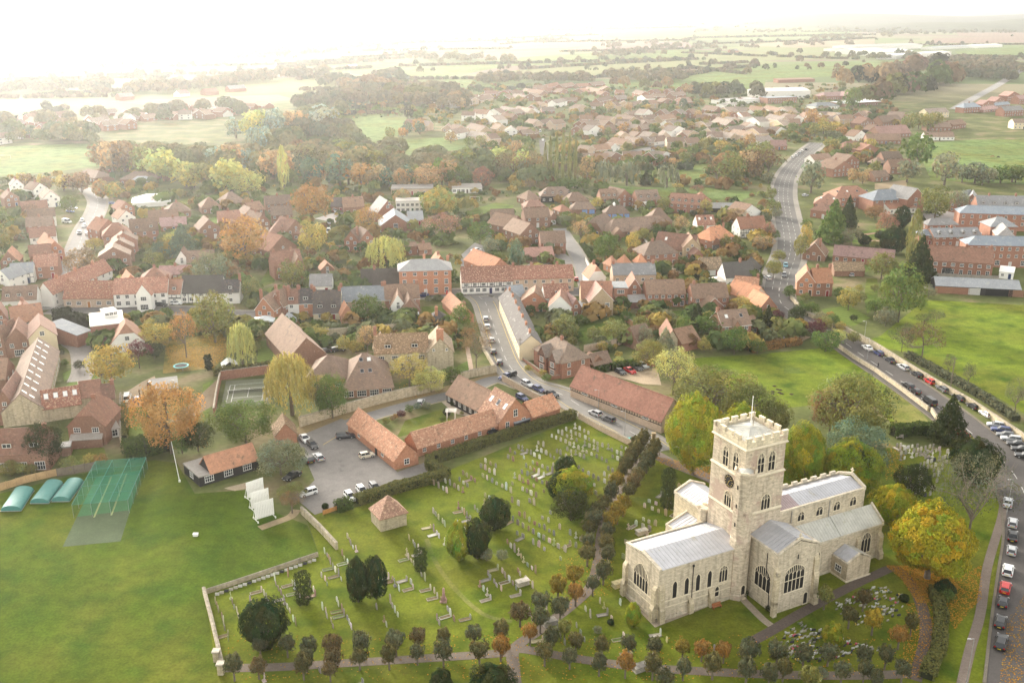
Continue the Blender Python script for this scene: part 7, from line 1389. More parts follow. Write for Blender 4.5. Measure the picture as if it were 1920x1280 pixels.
def plant(p, rz, cols, gp=.2):
    if not free(p): return False
    k = GRD.choice(SKINDS); c = GRD.choice(cols)
    g = None
    if k != 'cross' and GRD.random() < gp: g = GRD.choice(('kerb', 'kerb', 'slab'))
    if g is None and NST[0] >= 300: EXTRA.append((p, rz, k, GRD.uniform(.85, 1.15))); EXC.append((p.x, p.y, .75)); return True
    headstone(p, rz, k, c, g, GRD.uniform(.85, 1.2)); NST[0 if g is None else 1] += 1; EXC.append((p.x, p.y, .75)); return True
def rows(poly, a, b, gap, step, prob, cols, gp=.2, face=1):
    A, B_ = P(*a), P(*b); d = (B_ - A).normalized(); n = Vector((-d.y, d.x, 0)); W_ = [P(*q) for q in poly]
    us = [(q - A).dot(d) for q in W_]; vs = [(q - A).dot(n) for q in W_]; y = math.floor(min(vs) / gap) * gap
    while y < max(vs):
        x = min(us) + GRD.uniform(0, step); pr = prob * GRD.uniform(.5, 1.3); run = 0
        while x < max(us):
            p = A + d * x + n * (y + GRD.uniform(-.15, .15)); u, v = Pj(p.x, p.y, 0)
            run -= 1
            if inside(u, v, poly) and (run > 0 or GRD.random() < pr * .5):
                if run <= 0: run = GRD.randint(1, 5)
                plant(p, math.atan2(d.y, d.x) + (0 if face > 0 else math.pi) + GRD.uniform(-.08, .08), cols, gp)
            x += step * GRD.uniform(.85, 1.2)
        y += gap
COLA = ['pale', 'pale', 'grey', 'grey', 'lichen', 'white', 'brown']
rows([(980, 1245), (1400, 1268), (1400, 1280), (975, 1280)], (526, 1240), (554, 1275), 4, 2.2, .4, ['grey', 'pale'], .4)
rows([(430, 1262), (960, 1240), (960, 1280), (430, 1285)], (526, 1240), (554, 1275), 4, 2.2, .4, ['grey', 'lichen', 'pale'], .3)
rows([(985, 1140), (1155, 1085), (1222, 1190), (1390, 1140), (1440, 1165), (1345, 1232), (1000, 1232)], (1090, 1130), (1120, 1180), 3.2, 1.9, .6, ['pale', 'grey', 'lichen'], .3)
rows([(398, 1118), (600, 1050), (640, 985), (690, 1005), (770, 1000), (800, 950), (880, 930), (950, 990), (1040, 1080), (960, 1130), (880, 1170), (500, 1190), (425, 1215)], (526, 1112), (554, 1170), 2.7, 1.45, .62, COLA, .24)
rows([(1225, 905), (1320, 885), (1335, 915), (1240, 985), (1160, 1065), (1150, 1040)], (1250, 930), (1290, 945), 2.4, 1.6, .7, ['pale', 'white', 'grey', 'lichen'], .25)
rows([(790, 915), (850, 890), (1075, 800), (1180, 845), (1150, 900), (1085, 1060), (1000, 1040), (955, 985), (880, 925), (800, 950)], (1090, 832), (1136, 853), 2.6, 1.5, .75, COLA, .08)
rows([(1680, 835), (1785, 838), (1775, 872), (1735, 945), (1690, 935)], (1700, 860), (1740, 850), 1.9, 1.2, .75, ['white', 'dark', 'dark', 'grey', 'pale'], .25, -1)
mb = MB()                                                      # the farthest stones, past three hundred
for p, rz, k, s_ in EXTRA:
    me = SM[k]; n0_ = len(mb.v); c_, d_ = math.cos(rz), math.sin(rz)
    mb.v += [(p.x + s_ * (v.co.x * c_ - v.co.y * d_), p.y + s_ * (v.co.x * d_ + v.co.y * c_), v.co.z * s_) for v in me.vertices]; ci = GRD.randrange(3)
    for f in me.polygons: mb.f.append([n0_ + q for q in f.vertices]); mb.m.append(ci)
if mb.f: stuff(mb.build('headstones', [material('pale_gravestone', SC['pale'], noise=((1, .3),)), material('grey_gravestone', SC['grey'], noise=((1, .3),)), material('white_gravestone', SC['white'], noise=((1, .2),))]))

nq = 0
for poly, nn in (([(1440, 1212), (1500, 1168), (1560, 1190), (1650, 1218), (1500, 1245)], 120), ([(1555, 1130), (1640, 1092), (1700, 1118), (1690, 1160), (1600, 1175)], 90)):
    tries = 0; k = 0
    while k < nn and tries < 3000:
        tries += 1; u, v = GRD.uniform(1430, 1710), GRD.uniform(1085, 1250)
        if not inside(u, v, poly): continue
        p = P(u, v)
        if not free(p): continue
        c = GRD.choice(['white', 'dark', 'pale', 'grey', 'white']); t = thing('memorial_plaque', f'small {c} memorial plaque set in the grass', 'plaque', p, R(27) + math.pi + GRD.uniform(-.3, .3), 'memorial plaques south of the church'); t['auto'] = 1
        s = GRD.uniform(.8, 1.5); add('plaque', SM['plaque'], t, color=SC[c], scale=(s, s, s)); 
        if GRD.random() < .35: mb_ = CACHE.get('pot') or MB(); 
        if GRD.random() < .35:
            if 'pot' not in CACHE: m_ = MB(); m_.tube((.4, -.1, 0), (.4, -.1, .2), .09, .12, 8); m_.loft([[(.4 + .16 * math.cos(a), -.1 + .16 * math.sin(a), .2) for a in (0, 1.05, 2.1, 3.14, 4.19, 5.24)], [(.4 + .2 * math.cos(a), -.1 + .2 * math.sin(a), .33) for a in (0, 1.05, 2.1, 3.14, 4.19, 5.24)], [(.4 + .05 * math.cos(a), -.1 + .05 * math.sin(a), .42) for a in (0, 1.05, 2.1, 3.14, 4.19, 5.24)]]); CACHE['pot'] = m_.mesh('flower_pot', [M_paint])
            add('flowers', CACHE['pot'], t, color=GRD.choice(((.5, .1, .15), (.6, .45, .1), (.5, .5, .5), (.1, .15, .05))))
        EXC.append((p.x, p.y, .45)); k += 1
for i in range(22):                                            # ashes stones along the top wall
    f = (i + .5) / 22; p = P(400 + 190 * f, 1112 - 66 * f); c = GRD.choice(('white', 'dark', 'pale')); t = thing('memorial_plaque', f'small {c} plaque along the low top wall', 'plaque', p + Vector((.5, -.8, 0)), R(8), 'memorial plaques along the graveyard wall'); t['auto'] = 1; add('plaque', SM['plaque'], t, color=SC[c], scale=(1.6, 1.6, 1.6))
for u, v, c in ((980, 1095, 'pale'), (1203, 1000, 'pale'), (1030, 1170, 'grey'), (1160, 1098, 'lichen'), (1200, 1255, 'grey')):
    t = thing('chest_tomb', f'{c} stone chest tomb on the grass'.replace('lichen', 'lichen-stained'), 'tomb', P(u, v), R(-63), 'chest tombs'); t['auto'] = 1; add('tomb', SM['chest'], t, color=SC[c])
t = thing('obelisk', 'pink granite obelisk on a stepped base among the graves', 'obelisk', P(832, 1127)); mb = MB(); mb.box(-.55, .55, -.55, .55, -.1, .3); mb.box(-.4, .4, -.4, .4, .3, .75); mb.build('base', [M_stone], t, color=(.36, .22, .19)); mb = MB(); mb.loft([[(-.27, -.27, .75), (.27, -.27, .75), (.27, .27, .75), (-.27, .27, .75)], [(-.17, -.17, 2.6), (.17, -.17, 2.6), (.17, .17, 2.6), (-.17, .17, 2.6)], [(-.01, -.01, 2.85), (.01, -.01, 2.85), (.01, .01, 2.85), (-.01, .01, 2.85)]]); mb.build('shaft', [M_stone], t, color=(.40, .24, .21))
# ============================================================ CRICKET THINGS
A_, B_ = P(117, 1025), P(225, 1015)
q = [P(117, 1025), P(226, 1014.5), P(268, 880), P(180, 895)]; flat('cricket_mat', None, M_gravel, (.065, .09, .042), .03, world=q); flat('net_floor', None, M_gravel, (.045, .14, .05), .034, world=[q[0].lerp(q[3], .40), q[1].lerp(q[2], .40), q[2], q[3]])
def lerp2(q, s, t): return q[0].lerp(q[1], s).lerp(q[3].lerp(q[2], s), t)
for s in (.34, .66):
    a, b = lerp2(q, s - .018, .36), lerp2(q, s + .018, .36); c, d = lerp2(q, s + .018, .98), lerp2(q, s - .018, .98); flat('worn_strip', None, M_soil, (.26, .30, .13), .04, world=[a, b, c, d])
NT = 3.0; n0 = [P(x / 6, 840 + y / 6, NT) for x, y in ((807, 635), (1435, 580), (1645, 100), (1075, 145))]; o0 = Vector((n0[0].x, n0[0].y, 0)); n0 = [p - o0 for p in n0]
t = thing('cricket_nets', 'green cricket practice nets on a scaffold frame over a mat', 'cricket nets', o0); fr_ = MB(); nt_ = MB()
for i in range(4): fr_.bar(lerp2(n0, i / 3, 0), lerp2(n0, i / 3, 1), .13, 1)
for j in range(6):
    fr_.bar(lerp2(n0, 0, j / 5), lerp2(n0, 1, j / 5), .07, 1)
    for i in range(4): p = lerp2(n0, i / 3, j / 5); fr_.tube((p.x, p.y, 0), p, r0=.03, n=5, m=0) if j in (0, 2, 5) or i in (0, 3) else None
M_netpaint = material('green_scaffold', (.035, .14, .11), noise=((1, .1),)); fr_.build('frame', [M_metal, M_netpaint], t)
for j in range(5): nt_.poly([lerp2(n0, 0, j / 5), lerp2(n0, 1, j / 5), lerp2(n0, 1, (j + 1) / 5), lerp2(n0, 0, (j + 1) / 5)])
for i in range(4):
    a, b = lerp2(n0, i / 3, 0), lerp2(n0, i / 3, 1); nt_.poly([(a.x, a.y, .05), (b.x, b.y, .05), b, a])
a, b = lerp2(n0, 0, 1), lerp2(n0, 1, 1); nt_.poly([(a.x, a.y, .05), (b.x, b.y, .05), b, a]); nt_.build('netting', [M_net], t)
for (x0, y0, x1, y1, x2, y2), lab in (((10, 713, 240, 708, 385, 480), 'green domed pitch cover nearest the left edge'), ((340, 626, 550, 624, 712, 405), 'green domed pitch cover between its two neighbours'), ((582, 606, 785, 602, 945, 385), 'green domed pitch cover beside the cricket nets')):
    a, b, c = [P(x / 6, 840 + y / 6) for x, y in ((x0, y0), (x1, y1), (x2, y2))]; L = (c - b).length; W_ = (b - a).length; t = thing('pitch_cover', lab, 'pitch cover', a, math.atan2((b - a).y, (b - a).x), 'cricket pitch covers'); dl = (c - b); rz = t.rotation_euler.z; lx = dl.x * math.cos(-rz) - dl.y * math.sin(-rz); ly = dl.x * math.sin(-rz) + dl.y * math.cos(-rz)
    mb = MB(); ring = lambda f: [(W_ / 2 - W_ / 2 * math.cos(math.pi * i / 14) + lx * f, ly * f, .15 + 1.15 * math.sin(math.pi * i / 14) ** .8) for i in range(15)]
    mb.loft([ring(k / 6) for k in range(7)]); mb.build('cover', [M_paint], t, color=(.075, .23, .205)); mb = MB(); mb.bar((0, -.05, .12), (W_, -.05, .12), .16); mb.bar((0, 0, .12), (lx, ly, .12), .16); mb.bar((W_, 0, .12), (W_ + lx, ly, .12), .16); mb.build('rail', [M_metal], t)
for i, (a, b, lab) in enumerate((((479, 978), (515, 967), 'front white slatted sight screen, nearest the field'), ((472, 958), (506, 947), 'middle white slatted sight screen of the leaning group'), ((464, 938), (496, 927), 'rear white slatted sight screen, closest to the pavilion'))):
    A, Bp = P(*a), P(*b); L = (Bp - A).length; t = thing('sight_screen', lab, 'sight screen', A, math.atan2((Bp - A).y, (Bp - A).x), 'sight screens'); mb = MB(); n = 12
    for k in range(n): mb.box(L * k / n + .02, L * (k + 1) / n - .02, 0, .05, .45, 4.1)
    mb.box(0, L, .05, .12, .9, 1.05); mb.box(0, L, .05, .12, 3.4, 3.55); mb.build('screen', [M_white], t); mb = MB()
    for x in (.2, L - .2): mb.bar((x, -1.0, .25), (x, 1.6, .25), .14); mb.bar((x, 1.5, .25), (x, .12, 3.2), .1); mb.tube((x - .08, -.9, .25), (x + .08, -.9, .25), .25, .25, 10); mb.tube((x - .08, 1.4, .25), (x + .08, 1.4, .25), .25, .25, 10)
    mb.build('wheeled_frame', [M_white], t)
t = thing('flagpole', 'white leaning flagpole at the pavilion corner', 'flagpole', P(337, 903)); mb = MB(); mb.tube((0, 0, 0), (-.9, .3, 9.5), .1, .05, 8); mb.build('pole', [M_white], t); mb = MB(); mb.box(-.18, .18, -.18, .18, 0, .5); mb.build('base', [M_white], t)
t = thing('white_box', 'small white box lying on the cricket field', 'box', P(367, 1004)); mb = MB(); mb.box(-.45, .45, -.3, .3, 0, .45); mb.box(-.5, .5, -.35, .35, .45, .55); mb.build('box', [M_white], t)
# tennis court
tc = [P(424, 755), P(500, 750), P(506, 716), P(432, 722)]; flat('tennis_court', None, M_asphalt, (.13, .14, .09), .03, world=[P(414, 764), P(506, 758), P(512, 708), P(424, 714)])
mb = MB()
def tl(s0, t0, s1, t1):
    a, b = lerp2(tc, s0, t0), lerp2(tc, s1, t1); d = (b - a).normalized(); n = Vector((-d.y, d.x, 0)) * .09; mb.poly([(a - n).xy[:] + (.045,), (b - n).xy[:] + (.045,), (b + n).xy[:] + (.045,), (a + n).xy[:] + (.045,)])
for x in (0, .12, .88, 1): tl(x, 0, x, 1)
for y in (0, 1): tl(0, y, 1, y)
tl(.12, .24, .88, .24); tl(.12, .76, .88, .76); tl(.5, .24, .5, .76); struct('court_marking', mb.mesh('court_marking', [M_mark]))
t = thing('tennis_net', 'low dark tennis net across the court', 'tennis net', lerp2(tc, 0, .5)); d = lerp2(tc, 1, .5) - lerp2(tc, 0, .5); mb = MB(); mb.poly([(0, 0, 0.05), (d.x, d.y, 0.05), (d.x, d.y, .95), (0, 0, .95)]); mb.build('net', [netmat('dark_netting', (.03, .03, .03), .6)], t); mb = MB(); mb.tube((0, 0, 0), (0, 0, 1.05), .05); mb.tube((d.x, d.y, 0), (d.x, d.y, 1.05), .05); mb.bar((0, 0, .97), (d.x, d.y, .97), .06); mb.build('post', [M_white], t)
t = thing('trampoline', 'round trampoline with a teal padded rim on the leafy lawn', 'trampoline', P(340, 691)); mb = MB(); n = 28
for i in range(n):
    a0_, a1_ = 2 * math.pi * i / n, 2 * math.pi * (i + 1) / n; mb.loft([[(r * math.cos(a), r * math.sin(a), z) for r, z in ((1.7, .9), (2.15, .9), (2.15, 1.0), (1.7, 1.0))] for a in (a0_, a1_)], caps=False)
mb.build('rim', [M_paint], t, color=(.06, .36, .36)); mb = MB(); mb.poly([(1.72 * math.cos(2 * math.pi * i / n), 1.72 * math.sin(2 * math.pi * i / n), .93) for i in range(n)]); mb.build('mat', [M_rubber], t); mb = MB()
for i in range(6): a = i * math.pi / 3; mb.tube((2 * math.cos(a), 2 * math.sin(a), 0), (2 * math.cos(a), 2 * math.sin(a), .92), .05)
mb.build('leg', [M_metal], t)
# ============================================================ STREET FURNITURE
def lamp(u, v, h, lab): 
    t = thing('street_lamp', lab, 'street lamp', P(u, v), 0, 'street lamps'); mb = MB(); mb.tube((0, 0, 0), (0, 0, 1.2), .1, .08); mb.tube((0, 0, 1.2), (0, 0, h), .06, .045); mb.tube((0, 0, h), (-.7, -.3, h + .15), .04, .035); mb.build('post', [M_metal], t, color=(.3, .3, .3)); mb = MB(); mb.box(-1.15, -.65, -.42, -.2, h + .1, h + .24); mb.build('lamp_head', [M_metal], t); return t
for u, v, h, l in ((1171, 818, 6.5, 'dark lamp post on the street beside the churchyard wall'), (1122, 765, 5, 'lamp post against the front of the timber-framed barn'), (1887, 965, 8, 'lamp post at the verge above the parked cars'), (1812, 1280, 8, 'lamp post in the grass at the bottom right'), (1626, 673, 6.5, 'lamp post by the white saloon on the church road'), (1620, 640, 6.5, 'lamp post at the top of the stone road wall'), (1482, 480, 6, 'lamp post beside the long road'), (1450, 350, 7, 'lamp post at the far bend of the long road'), (173, 446, 7, 'lamp post on the hill street'), (800, 560, 6, 'lamp post before the Georgian house'), (1680, 455, 6, 'lamp post on the park path')): lamp(u, v, h, l)
for u, v, h, l in ((1782, 728, 9, 'bare telegraph pole beside the stone road wall'), (975, 676, 7, 'telegraph pole at the white terrace end')):
    t = thing('telegraph_pole', l, 'pole', P(u, v)); mb = MB(); mb.tube((0, 0, 0), (0, 0, h), .15, .1, 7); mb.build('pole', [M_bark], t); mb = MB(); mb.box(-.7, .7, -.06, .06, h - .6, h - .45); mb.build('crossarm', [M_bark], t)
t = thing('post_box', 'red pillar post box before the Georgian house', 'post box', P(838, 552)); mb = MB(); mb.tube((0, 0, 0), (0, 0, 1.4), .3, .3, 12); mb.build('body', [M_paint], t, color=(.5, .02, .02)); mb = MB(); mb.tube((0, 0, 1.4), (0, 0, 1.55), .35, .2, 12); mb.build('cap', [M_paint], t, color=(.5, .02, .02))
t = thing('waste_bin', 'turquoise bin in the churchyard corner by the street wall', 'bin', P(1181, 830)); mb = MB(); mb.loft([[(-.5, -.35, .1), (.5, -.35, .1), (.5, .35, .1), (-.5, .35, .1)], [(-.65, -.45, 1.1), (.65, -.45, 1.1), (.65, .45, 1.1), (-.65, .45, 1.1)]]); mb.build('body', [M_paint], t, color=(.03, .45, .36)); mb = MB(); mb.loft([[(-.68, -.48, 1.1), (.68, -.48, 1.1), (.68, .48, 1.1), (-.68, .48, 1.1)], [(-.6, -.3, 1.3), (.6, -.3, 1.3), (.6, .45, 1.25), (-.6, .45, 1.25)]]); mb.build('lid', [M_paint], t, color=(.03, .4, .33))
for x, y, rz, l in ((11.6, -1.35, 0, 'brown bench against the chancel side wall'), (-1.3, 4.4, -90, 'brown bench under the big chancel window')):
    p = CH_O + Vector((x * math.cos(CH_RZ) - y * math.sin(CH_RZ), x * math.sin(CH_RZ) + y * math.cos(CH_RZ), .05)); t = thing('bench', l, 'bench', p, CH_RZ + R(rz), 'wooden benches')
    mb = MB(); mb.box(-.9, .9, -.25, .2, .42, .48); mb.build('seat', [M_wood], t, color=(.35, .14, .06)); mb = MB(); mb.box(-.9, .9, .2, .26, .5, 1.0); mb.build('backrest', [M_wood], t, color=(.35, .14, .06))
    for sx in (-.8, .8): mb = MB(); mb.box(sx - .04, sx + .04, -.25, .24, 0, .42); mb.build('leg', [M_wood], t, color=(.3, .12, .05))
p = P(1687, 822); t = thing('bench', 'grey bench below the hedge by the north-east graves', 'bench', p, 0, 'wooden benches')
for nm_, b_ in (('seat', (-.9, .9, -.25, .2, .42, .48)), ('backrest', (-.9, .9, .2, .26, .5, 1.0)), ('leg', (-.8, -.72, -.25, .24, 0, .42)), ('leg', (.72, .8, -.25, .24, 0, .42))): mb = MB(); mb.box(*b_); mb.build(nm_, [M_wood], t, color=(.34, .3, .25))
for u, v in ((1452, 724), (1458, 730), (1463, 731), (1466, 738), (1461, 736), (1449, 734), (1449, 738), (1484, 739)):
    t = thing('molehill', 'dark molehill on the bright green', 'molehill', P(u, v), 0, 'molehills on the green'); t['auto'] = 1; mb = MB(); mb.loft([[(r * math.cos(a * math.pi / 5), r * .8 * math.sin(a * math.pi / 5), z) for a in range(10)] for r, z in ((.6, 0), (.42, .16), (.12, .24))]); mb.build('soil', [M_soil], t, color=(.05, .035, .025))
for (u, v, wm_, h, l) in ((10, 298, 7.3, 2.4, 'white goal on the hazy playing field'), (655, 300 + 78, 5, 2, None), (890, 377, 5, 2.2, 'goal frame on the school pitch'), (1542, 126, 7, 2.4, 'goal frame on the far playing fields')):
    if l is None: continue
    t = thing('goal', l, 'goal', P(u, v)); mb = MB(); mb.bar((-wm_ / 2, 0, 0), (-wm_ / 2, 0, h), .14); mb.bar((wm_ / 2, 0, 0), (wm_ / 2, 0, h), .14); mb.bar((-wm_ / 2, 0, h), (wm_ / 2, 0, h), .14); mb.build('frame', [M_white], t)
t = thing('rugby_posts', 'tall white rugby posts on the far playing field', 'goal posts', P(1209, 158)); mb = MB(); 
for x in (-2.8, 2.8): mb.bar((x, 0, 0), (x, 0, 10), .22)
mb.bar((-2.8, 0, 3), (2.8, 0, 3), .2); mb.build('posts', [M_white], t)
t = thing('slide', 'long yellow playground slide', 'slide', P(330, 344)); mb = MB(); mb.loft([[(-3, -.4, .2), (-3, .4, .2), (-3, .5, .5), (-3, -.5, .5)], [(4.5, -.4, 4), (4.5, .4, 4), (4.5, .5, 4.3), (4.5, -.5, 4.3)]]); mb.build('chute', [M_paint], t, color=(.65, .45, .05)); mb = MB(); mb.bar((4.5, -.4, 0), (4.5, -.4, 4), .12); mb.bar((4.5, .4, 0), (4.5, .4, 4), .12); mb.build('ladder', [M_metal], t)
t = thing('climbing_frame', 'low timber climbing frame in the playground', 'climbing frame', P(268, 350)); mb = MB()
for i in range(4): mb.bar((i * 2 - 3, -1, 0), (i * 2 - 3, 0, 3), .2); mb.bar((i * 2 - 3, 1, 0), (i * 2 - 3, 0, 3), .2)
mb.bar((-3, 0, 3), (3, 0, 3), .2); mb.build('frame', [M_wood], t, color=(.35, .3, .25))
t = thing('pergola', 'white timber pergola on the courtyard terrace', 'pergola', P(846, 786)); mb = MB()
for x in (-1, 1):
    for y in (-1, 1): mb.box(x - .08, x + .08, y - .08, y + .08, 0, 2.3)
    mb.box(x - .08, x + .08, -1.4, 1.4, 2.3, 2.45)
for k in range(5): mb.box(-1.4, 1.4, -1 + k * .5 - .05, -1 + k * .5 + .05, 2.45, 2.55)
mb.build('frame', [M_white], t)
t = thing('gate_pier', 'wooden gate pier at the churchyard entrance', 'gate pier', P(1225, 830)); mb = MB(); mb.box(-.4, .4, -.4, .4, 0, 2.4); mb.build('pier', [M_wood], t, color=(.30, .22, .12)); mb = MB(); mb.box(-.5, .5, -.5, .5, 2.4, 2.6); mb.build('cap', [M_wood], t, color=(.34, .26, .15))
for u, v, l in ((407, 1238, 'upper pale stone gate pier at the graveyard wall end'), (415, 1262, 'lower pale stone gate pier at the graveyard wall end')):
    t = thing('gate_pier', l, 'gate pier', P(u, v)); mb = MB(); mb.box(-.45, .45, -.45, .45, 0, 1.8); mb.build('pier', [M_stone], t, color=WALL['s'][0]); mb = MB(); mb.box(-.58, .58, -.58, .58, 1.8, 2.0); mb.build('cap', [M_stone], t, color=SC['pale'])
# people: skinned figures
def person(u, v, face, coat, lab, stride=.25):
    p = P(u, v); p.z = .04; t = thing('person', lab, 'person', p, face); k = stride
    J = [(0, 0, .95), (0, 0, 1.2), (0, 0, 1.42), (.02, 0, 1.55), (.04, 0, 1.68), (0, .10, .92), (k * .45, .10, .5), (k * .6, .10, .07), (k * .6 + .16, .10, .05), (0, -.10, .92), (-k * .3, -.10, .5), (-k, -.10, .08), (-k + .15, -.10, .04), (0, .2, 1.4), (-k * .5, .25, 1.12), (-k * .3, .24, .88), (0, -.2, 1.4), (k * .5, -.25, 1.12), (k * .9, -.24, .9)]
    E_ = [(0, 1), (1, 2), (2, 3), (3, 4), (0, 5), (5, 6), (6, 7), (7, 8), (0, 9), (9, 10), (10, 11), (11, 12), (2, 13), (13, 14), (14, 15), (2, 16), (16, 17), (17, 18)]
    r = [.16, .17, .15, .06, .11, .10, .07, .05, .045, .10, .07, .05, .045, .075, .055, .04, .075, .055, .04]
    me = bpy.data.meshes.new('person_body'); me.from_pydata(J, E_, []); o = add('body', me, t, color=coat); o.data.materials.append(M_paint); sm = o.modifiers.new('skin', 'SKIN'); 
    if not me.skin_vertices: me.attributes.new('skin', 'FLOAT', 'POINT') if False else None
    bpy.context.view_layer.objects.active = o
    if not me.skin_vertices: bpy.ops.mesh.customdata_skin_add()
    for i, s in enumerate(r): me.skin_vertices[0].data[i].radius = (s, s * .8 if i < 3 else s)
    me.skin_vertices[0].data[0].use_root = True; su = o.modifiers.new('sub', 'SUBSURF'); su.levels = su.render_levels = 1
    mb = MB(); mb.loft([[(.05 + rr * math.cos(a * math.pi / 4), rr * .85 * math.sin(a * math.pi / 4), z) for a in range(8)] for rr, z in ((.06, 1.58), (.095, 1.64), (.10, 1.72), (.06, 1.78))]); mb.build('head', [M_paint], t, color=(.45, .27, .19), smooth=True); mb = MB(); mb.loft([[(.02 + rr * math.cos(a * math.pi / 4), rr * .9 * math.sin(a * math.pi / 4), z) for a in range(8)] for rr, z in ((.108, 1.70), (.105, 1.77), (.05, 1.82))]); mb.build('hair', [M_paint], t, color=(.05, .035, .025), smooth=True)
person(1646, 690, 2.2, (.015, .015, .018), 'person in dark clothes walking on the pavement by the rubble wall'); person(262, 741, 1.2, (.02, .025, .04), 'person in dark clothes standing beside the cars on the gravel drive', .08); person(178, 439, -1.4, (.03, .03, .03), 'person in dark clothes walking down the hill street'); person(1497, 452, 1.7, (.02, .02, .02), 'person in black on the pavement of the long road')
def horse(u, v, rz, col, lab):
    t = thing('horse', lab, 'horse', P(u, v), rz, 'horses in the paddock'); J = [(-.75, 0, 1.25), (-.2, 0, 1.2), (.55, 0, 1.3), (.95, 0, 1.2), (1.3, 0, .75), (1.5, 0, .35), (1.72, 0, .12), (-.8, .2, .95), (-.7, .2, .6), (-.88, .2, .42), (-.85, .2, .06), (-.8, -.2, .95), (-.95, -.2, .6), (-1.1, -.2, .42), (-1.05, -.2, .06), (.55, .2, .85), (.58, .2, .45), (.55, .2, .06), (.55, -.2, .85), (.72, -.2, .45), (.68, -.2, .06), (-.95, 0, 1.1), (-1.02, 0, .6)]
    E_ = [(0, 1), (1, 2), (2, 3), (3, 4), (4, 5), (5, 6), (0, 7), (7, 8), (8, 9), (9, 10), (0, 11), (11, 12), (12, 13), (13, 14), (2, 15), (15, 16), (16, 17), (2, 18), (18, 19), (19, 20), (0, 21), (21, 22)]; r = [.32, .34, .33, .2, .15, .12, .07, .18, .1, .06, .05, .18, .1, .06, .05, .13, .07, .05, .13, .07, .05, .06, .05]
    me = bpy.data.meshes.new('horse_body'); me.from_pydata(J, E_, []); o = add('body', me, t, color=col); me.materials.append(M_paint); o.modifiers.new('skin', 'SKIN'); bpy.context.view_layer.objects.active = o
    if not me.skin_vertices: bpy.ops.mesh.customdata_skin_add()
    for i, s in enumerate(r): me.skin_vertices[0].data[i].radius = (s, s)
    me.skin_vertices[0].data[1].use_root = True; su = o.modifiers.new('sub', 'SUBSURF'); su.levels = su.render_levels = 1
horse(1861, 296, 2.8, (.22, .09, .04), 'chestnut horse grazing in the paddock'); horse(1871, 297, .4, (.05, .03, .02), 'dark brown horse grazing in the paddock')
# ============================================================ STUFF: fallen leaves, far woods and hedgerows
def scatter(name, zones, col, size=.10):
    C = []; T = []
    for poly, n in zones:
        us = [q[0] for q in poly]; vs = [q[1] for q in poly]; k = 0
        while k < n:
            u, v = GRD.uniform(min(us), max(us)), GRD.uniform(min(vs), max(vs))
            if inside(u, v, poly): p = P(u, v); C.append((p.x, p.y, .06)); k += 1
    C = np.array(C); N = len(C); nr = np.tile([0, 0, 1.0], (N, 1)) + .25 * unit(N); T = tints(N, .35, .2); o = add(name, leaf_mesh(name, C, nr, size * rng.uniform(.6, 1.4, N), T), color=col); return stuff(o)
scatter('fallen_leaves', [([(1660, 1060), (1760, 1060), (1800, 1100), (1760, 1130), (1720, 1130), (1690, 1085)], 5200), ([(1775, 1090), (1840, 1060), (1840, 1120), (1790, 1180), (1770, 1140)], 1400), ([(1700, 1130), (1765, 1130), (1750, 1270), (1690, 1270)], 1200), ([(1890, 1160), (1930, 1100), (1930, 1300), (1870, 1300)], 700), ([(310, 650), (420, 625), (435, 660), (400, 690), (315, 685)], 4200), ([(1225, 855), (1360, 880), (1400, 920), (1240, 870)], 1500), ([(420, 1190), (1720, 1190), (1720, 1275), (420, 1275)], 1300), ([(1040, 1050), (1150, 1000), (1150, 1110), (1050, 1150)], 350), ([(270, 790), (385, 770), (390, 840), (280, 845)], 900), ([(745, 700), (800, 690), (830, 735), (750, 750)], 500), ([(1660, 830), (1700, 840), (1690, 900), (1660, 900)], 400)], (.42, .22, .035))
HEDGEROWS = '''750 125 1300 112|640 150 960 148|975 131 1120 122|1120 122 1310 112|1290 128 1400 140|1280 140 1420 124|1100 148 1300 128|1280 100 1420 106|1420 106 1610 112|1050 98 1300 92|1000 80 1300 76|940 84 1060 74|1300 72 1640 66|1300 84 1500 78|1500 80 1640 72|1640 110 1960 112|1780 106 1960 108|1640 86 1960 84|1500 60 1740 60|1640 50 1960 50|1100 56 1300 40|960 72 1120 66|760 82 960 76|680 96 960 92|640 110 800 102|560 118 760 110|440 140 700 128|520 128 700 116|0 185 220 182|0 150 320 146|200 142 520 138|320 126 620 120|0 128 300 120|560 150 640 140|700 160 860 172|560 170 700 168|880 170 1000 168|1000 150 1110 152|660 205 760 200|640 216 760 212|0 235 120 205|1040 320 1290 318|1200 300 1330 300|960 60 1300 52|700 70 1000 60|540 84 800 70|300 100 620 88|0 110 360 100|1400 48 1700 40|1700 44 1960 40|1240 150 1330 135|1310 122 1400 118|560 190 640 184|60 182 420 160|900 150 960 140|1730 120 1960 128'''
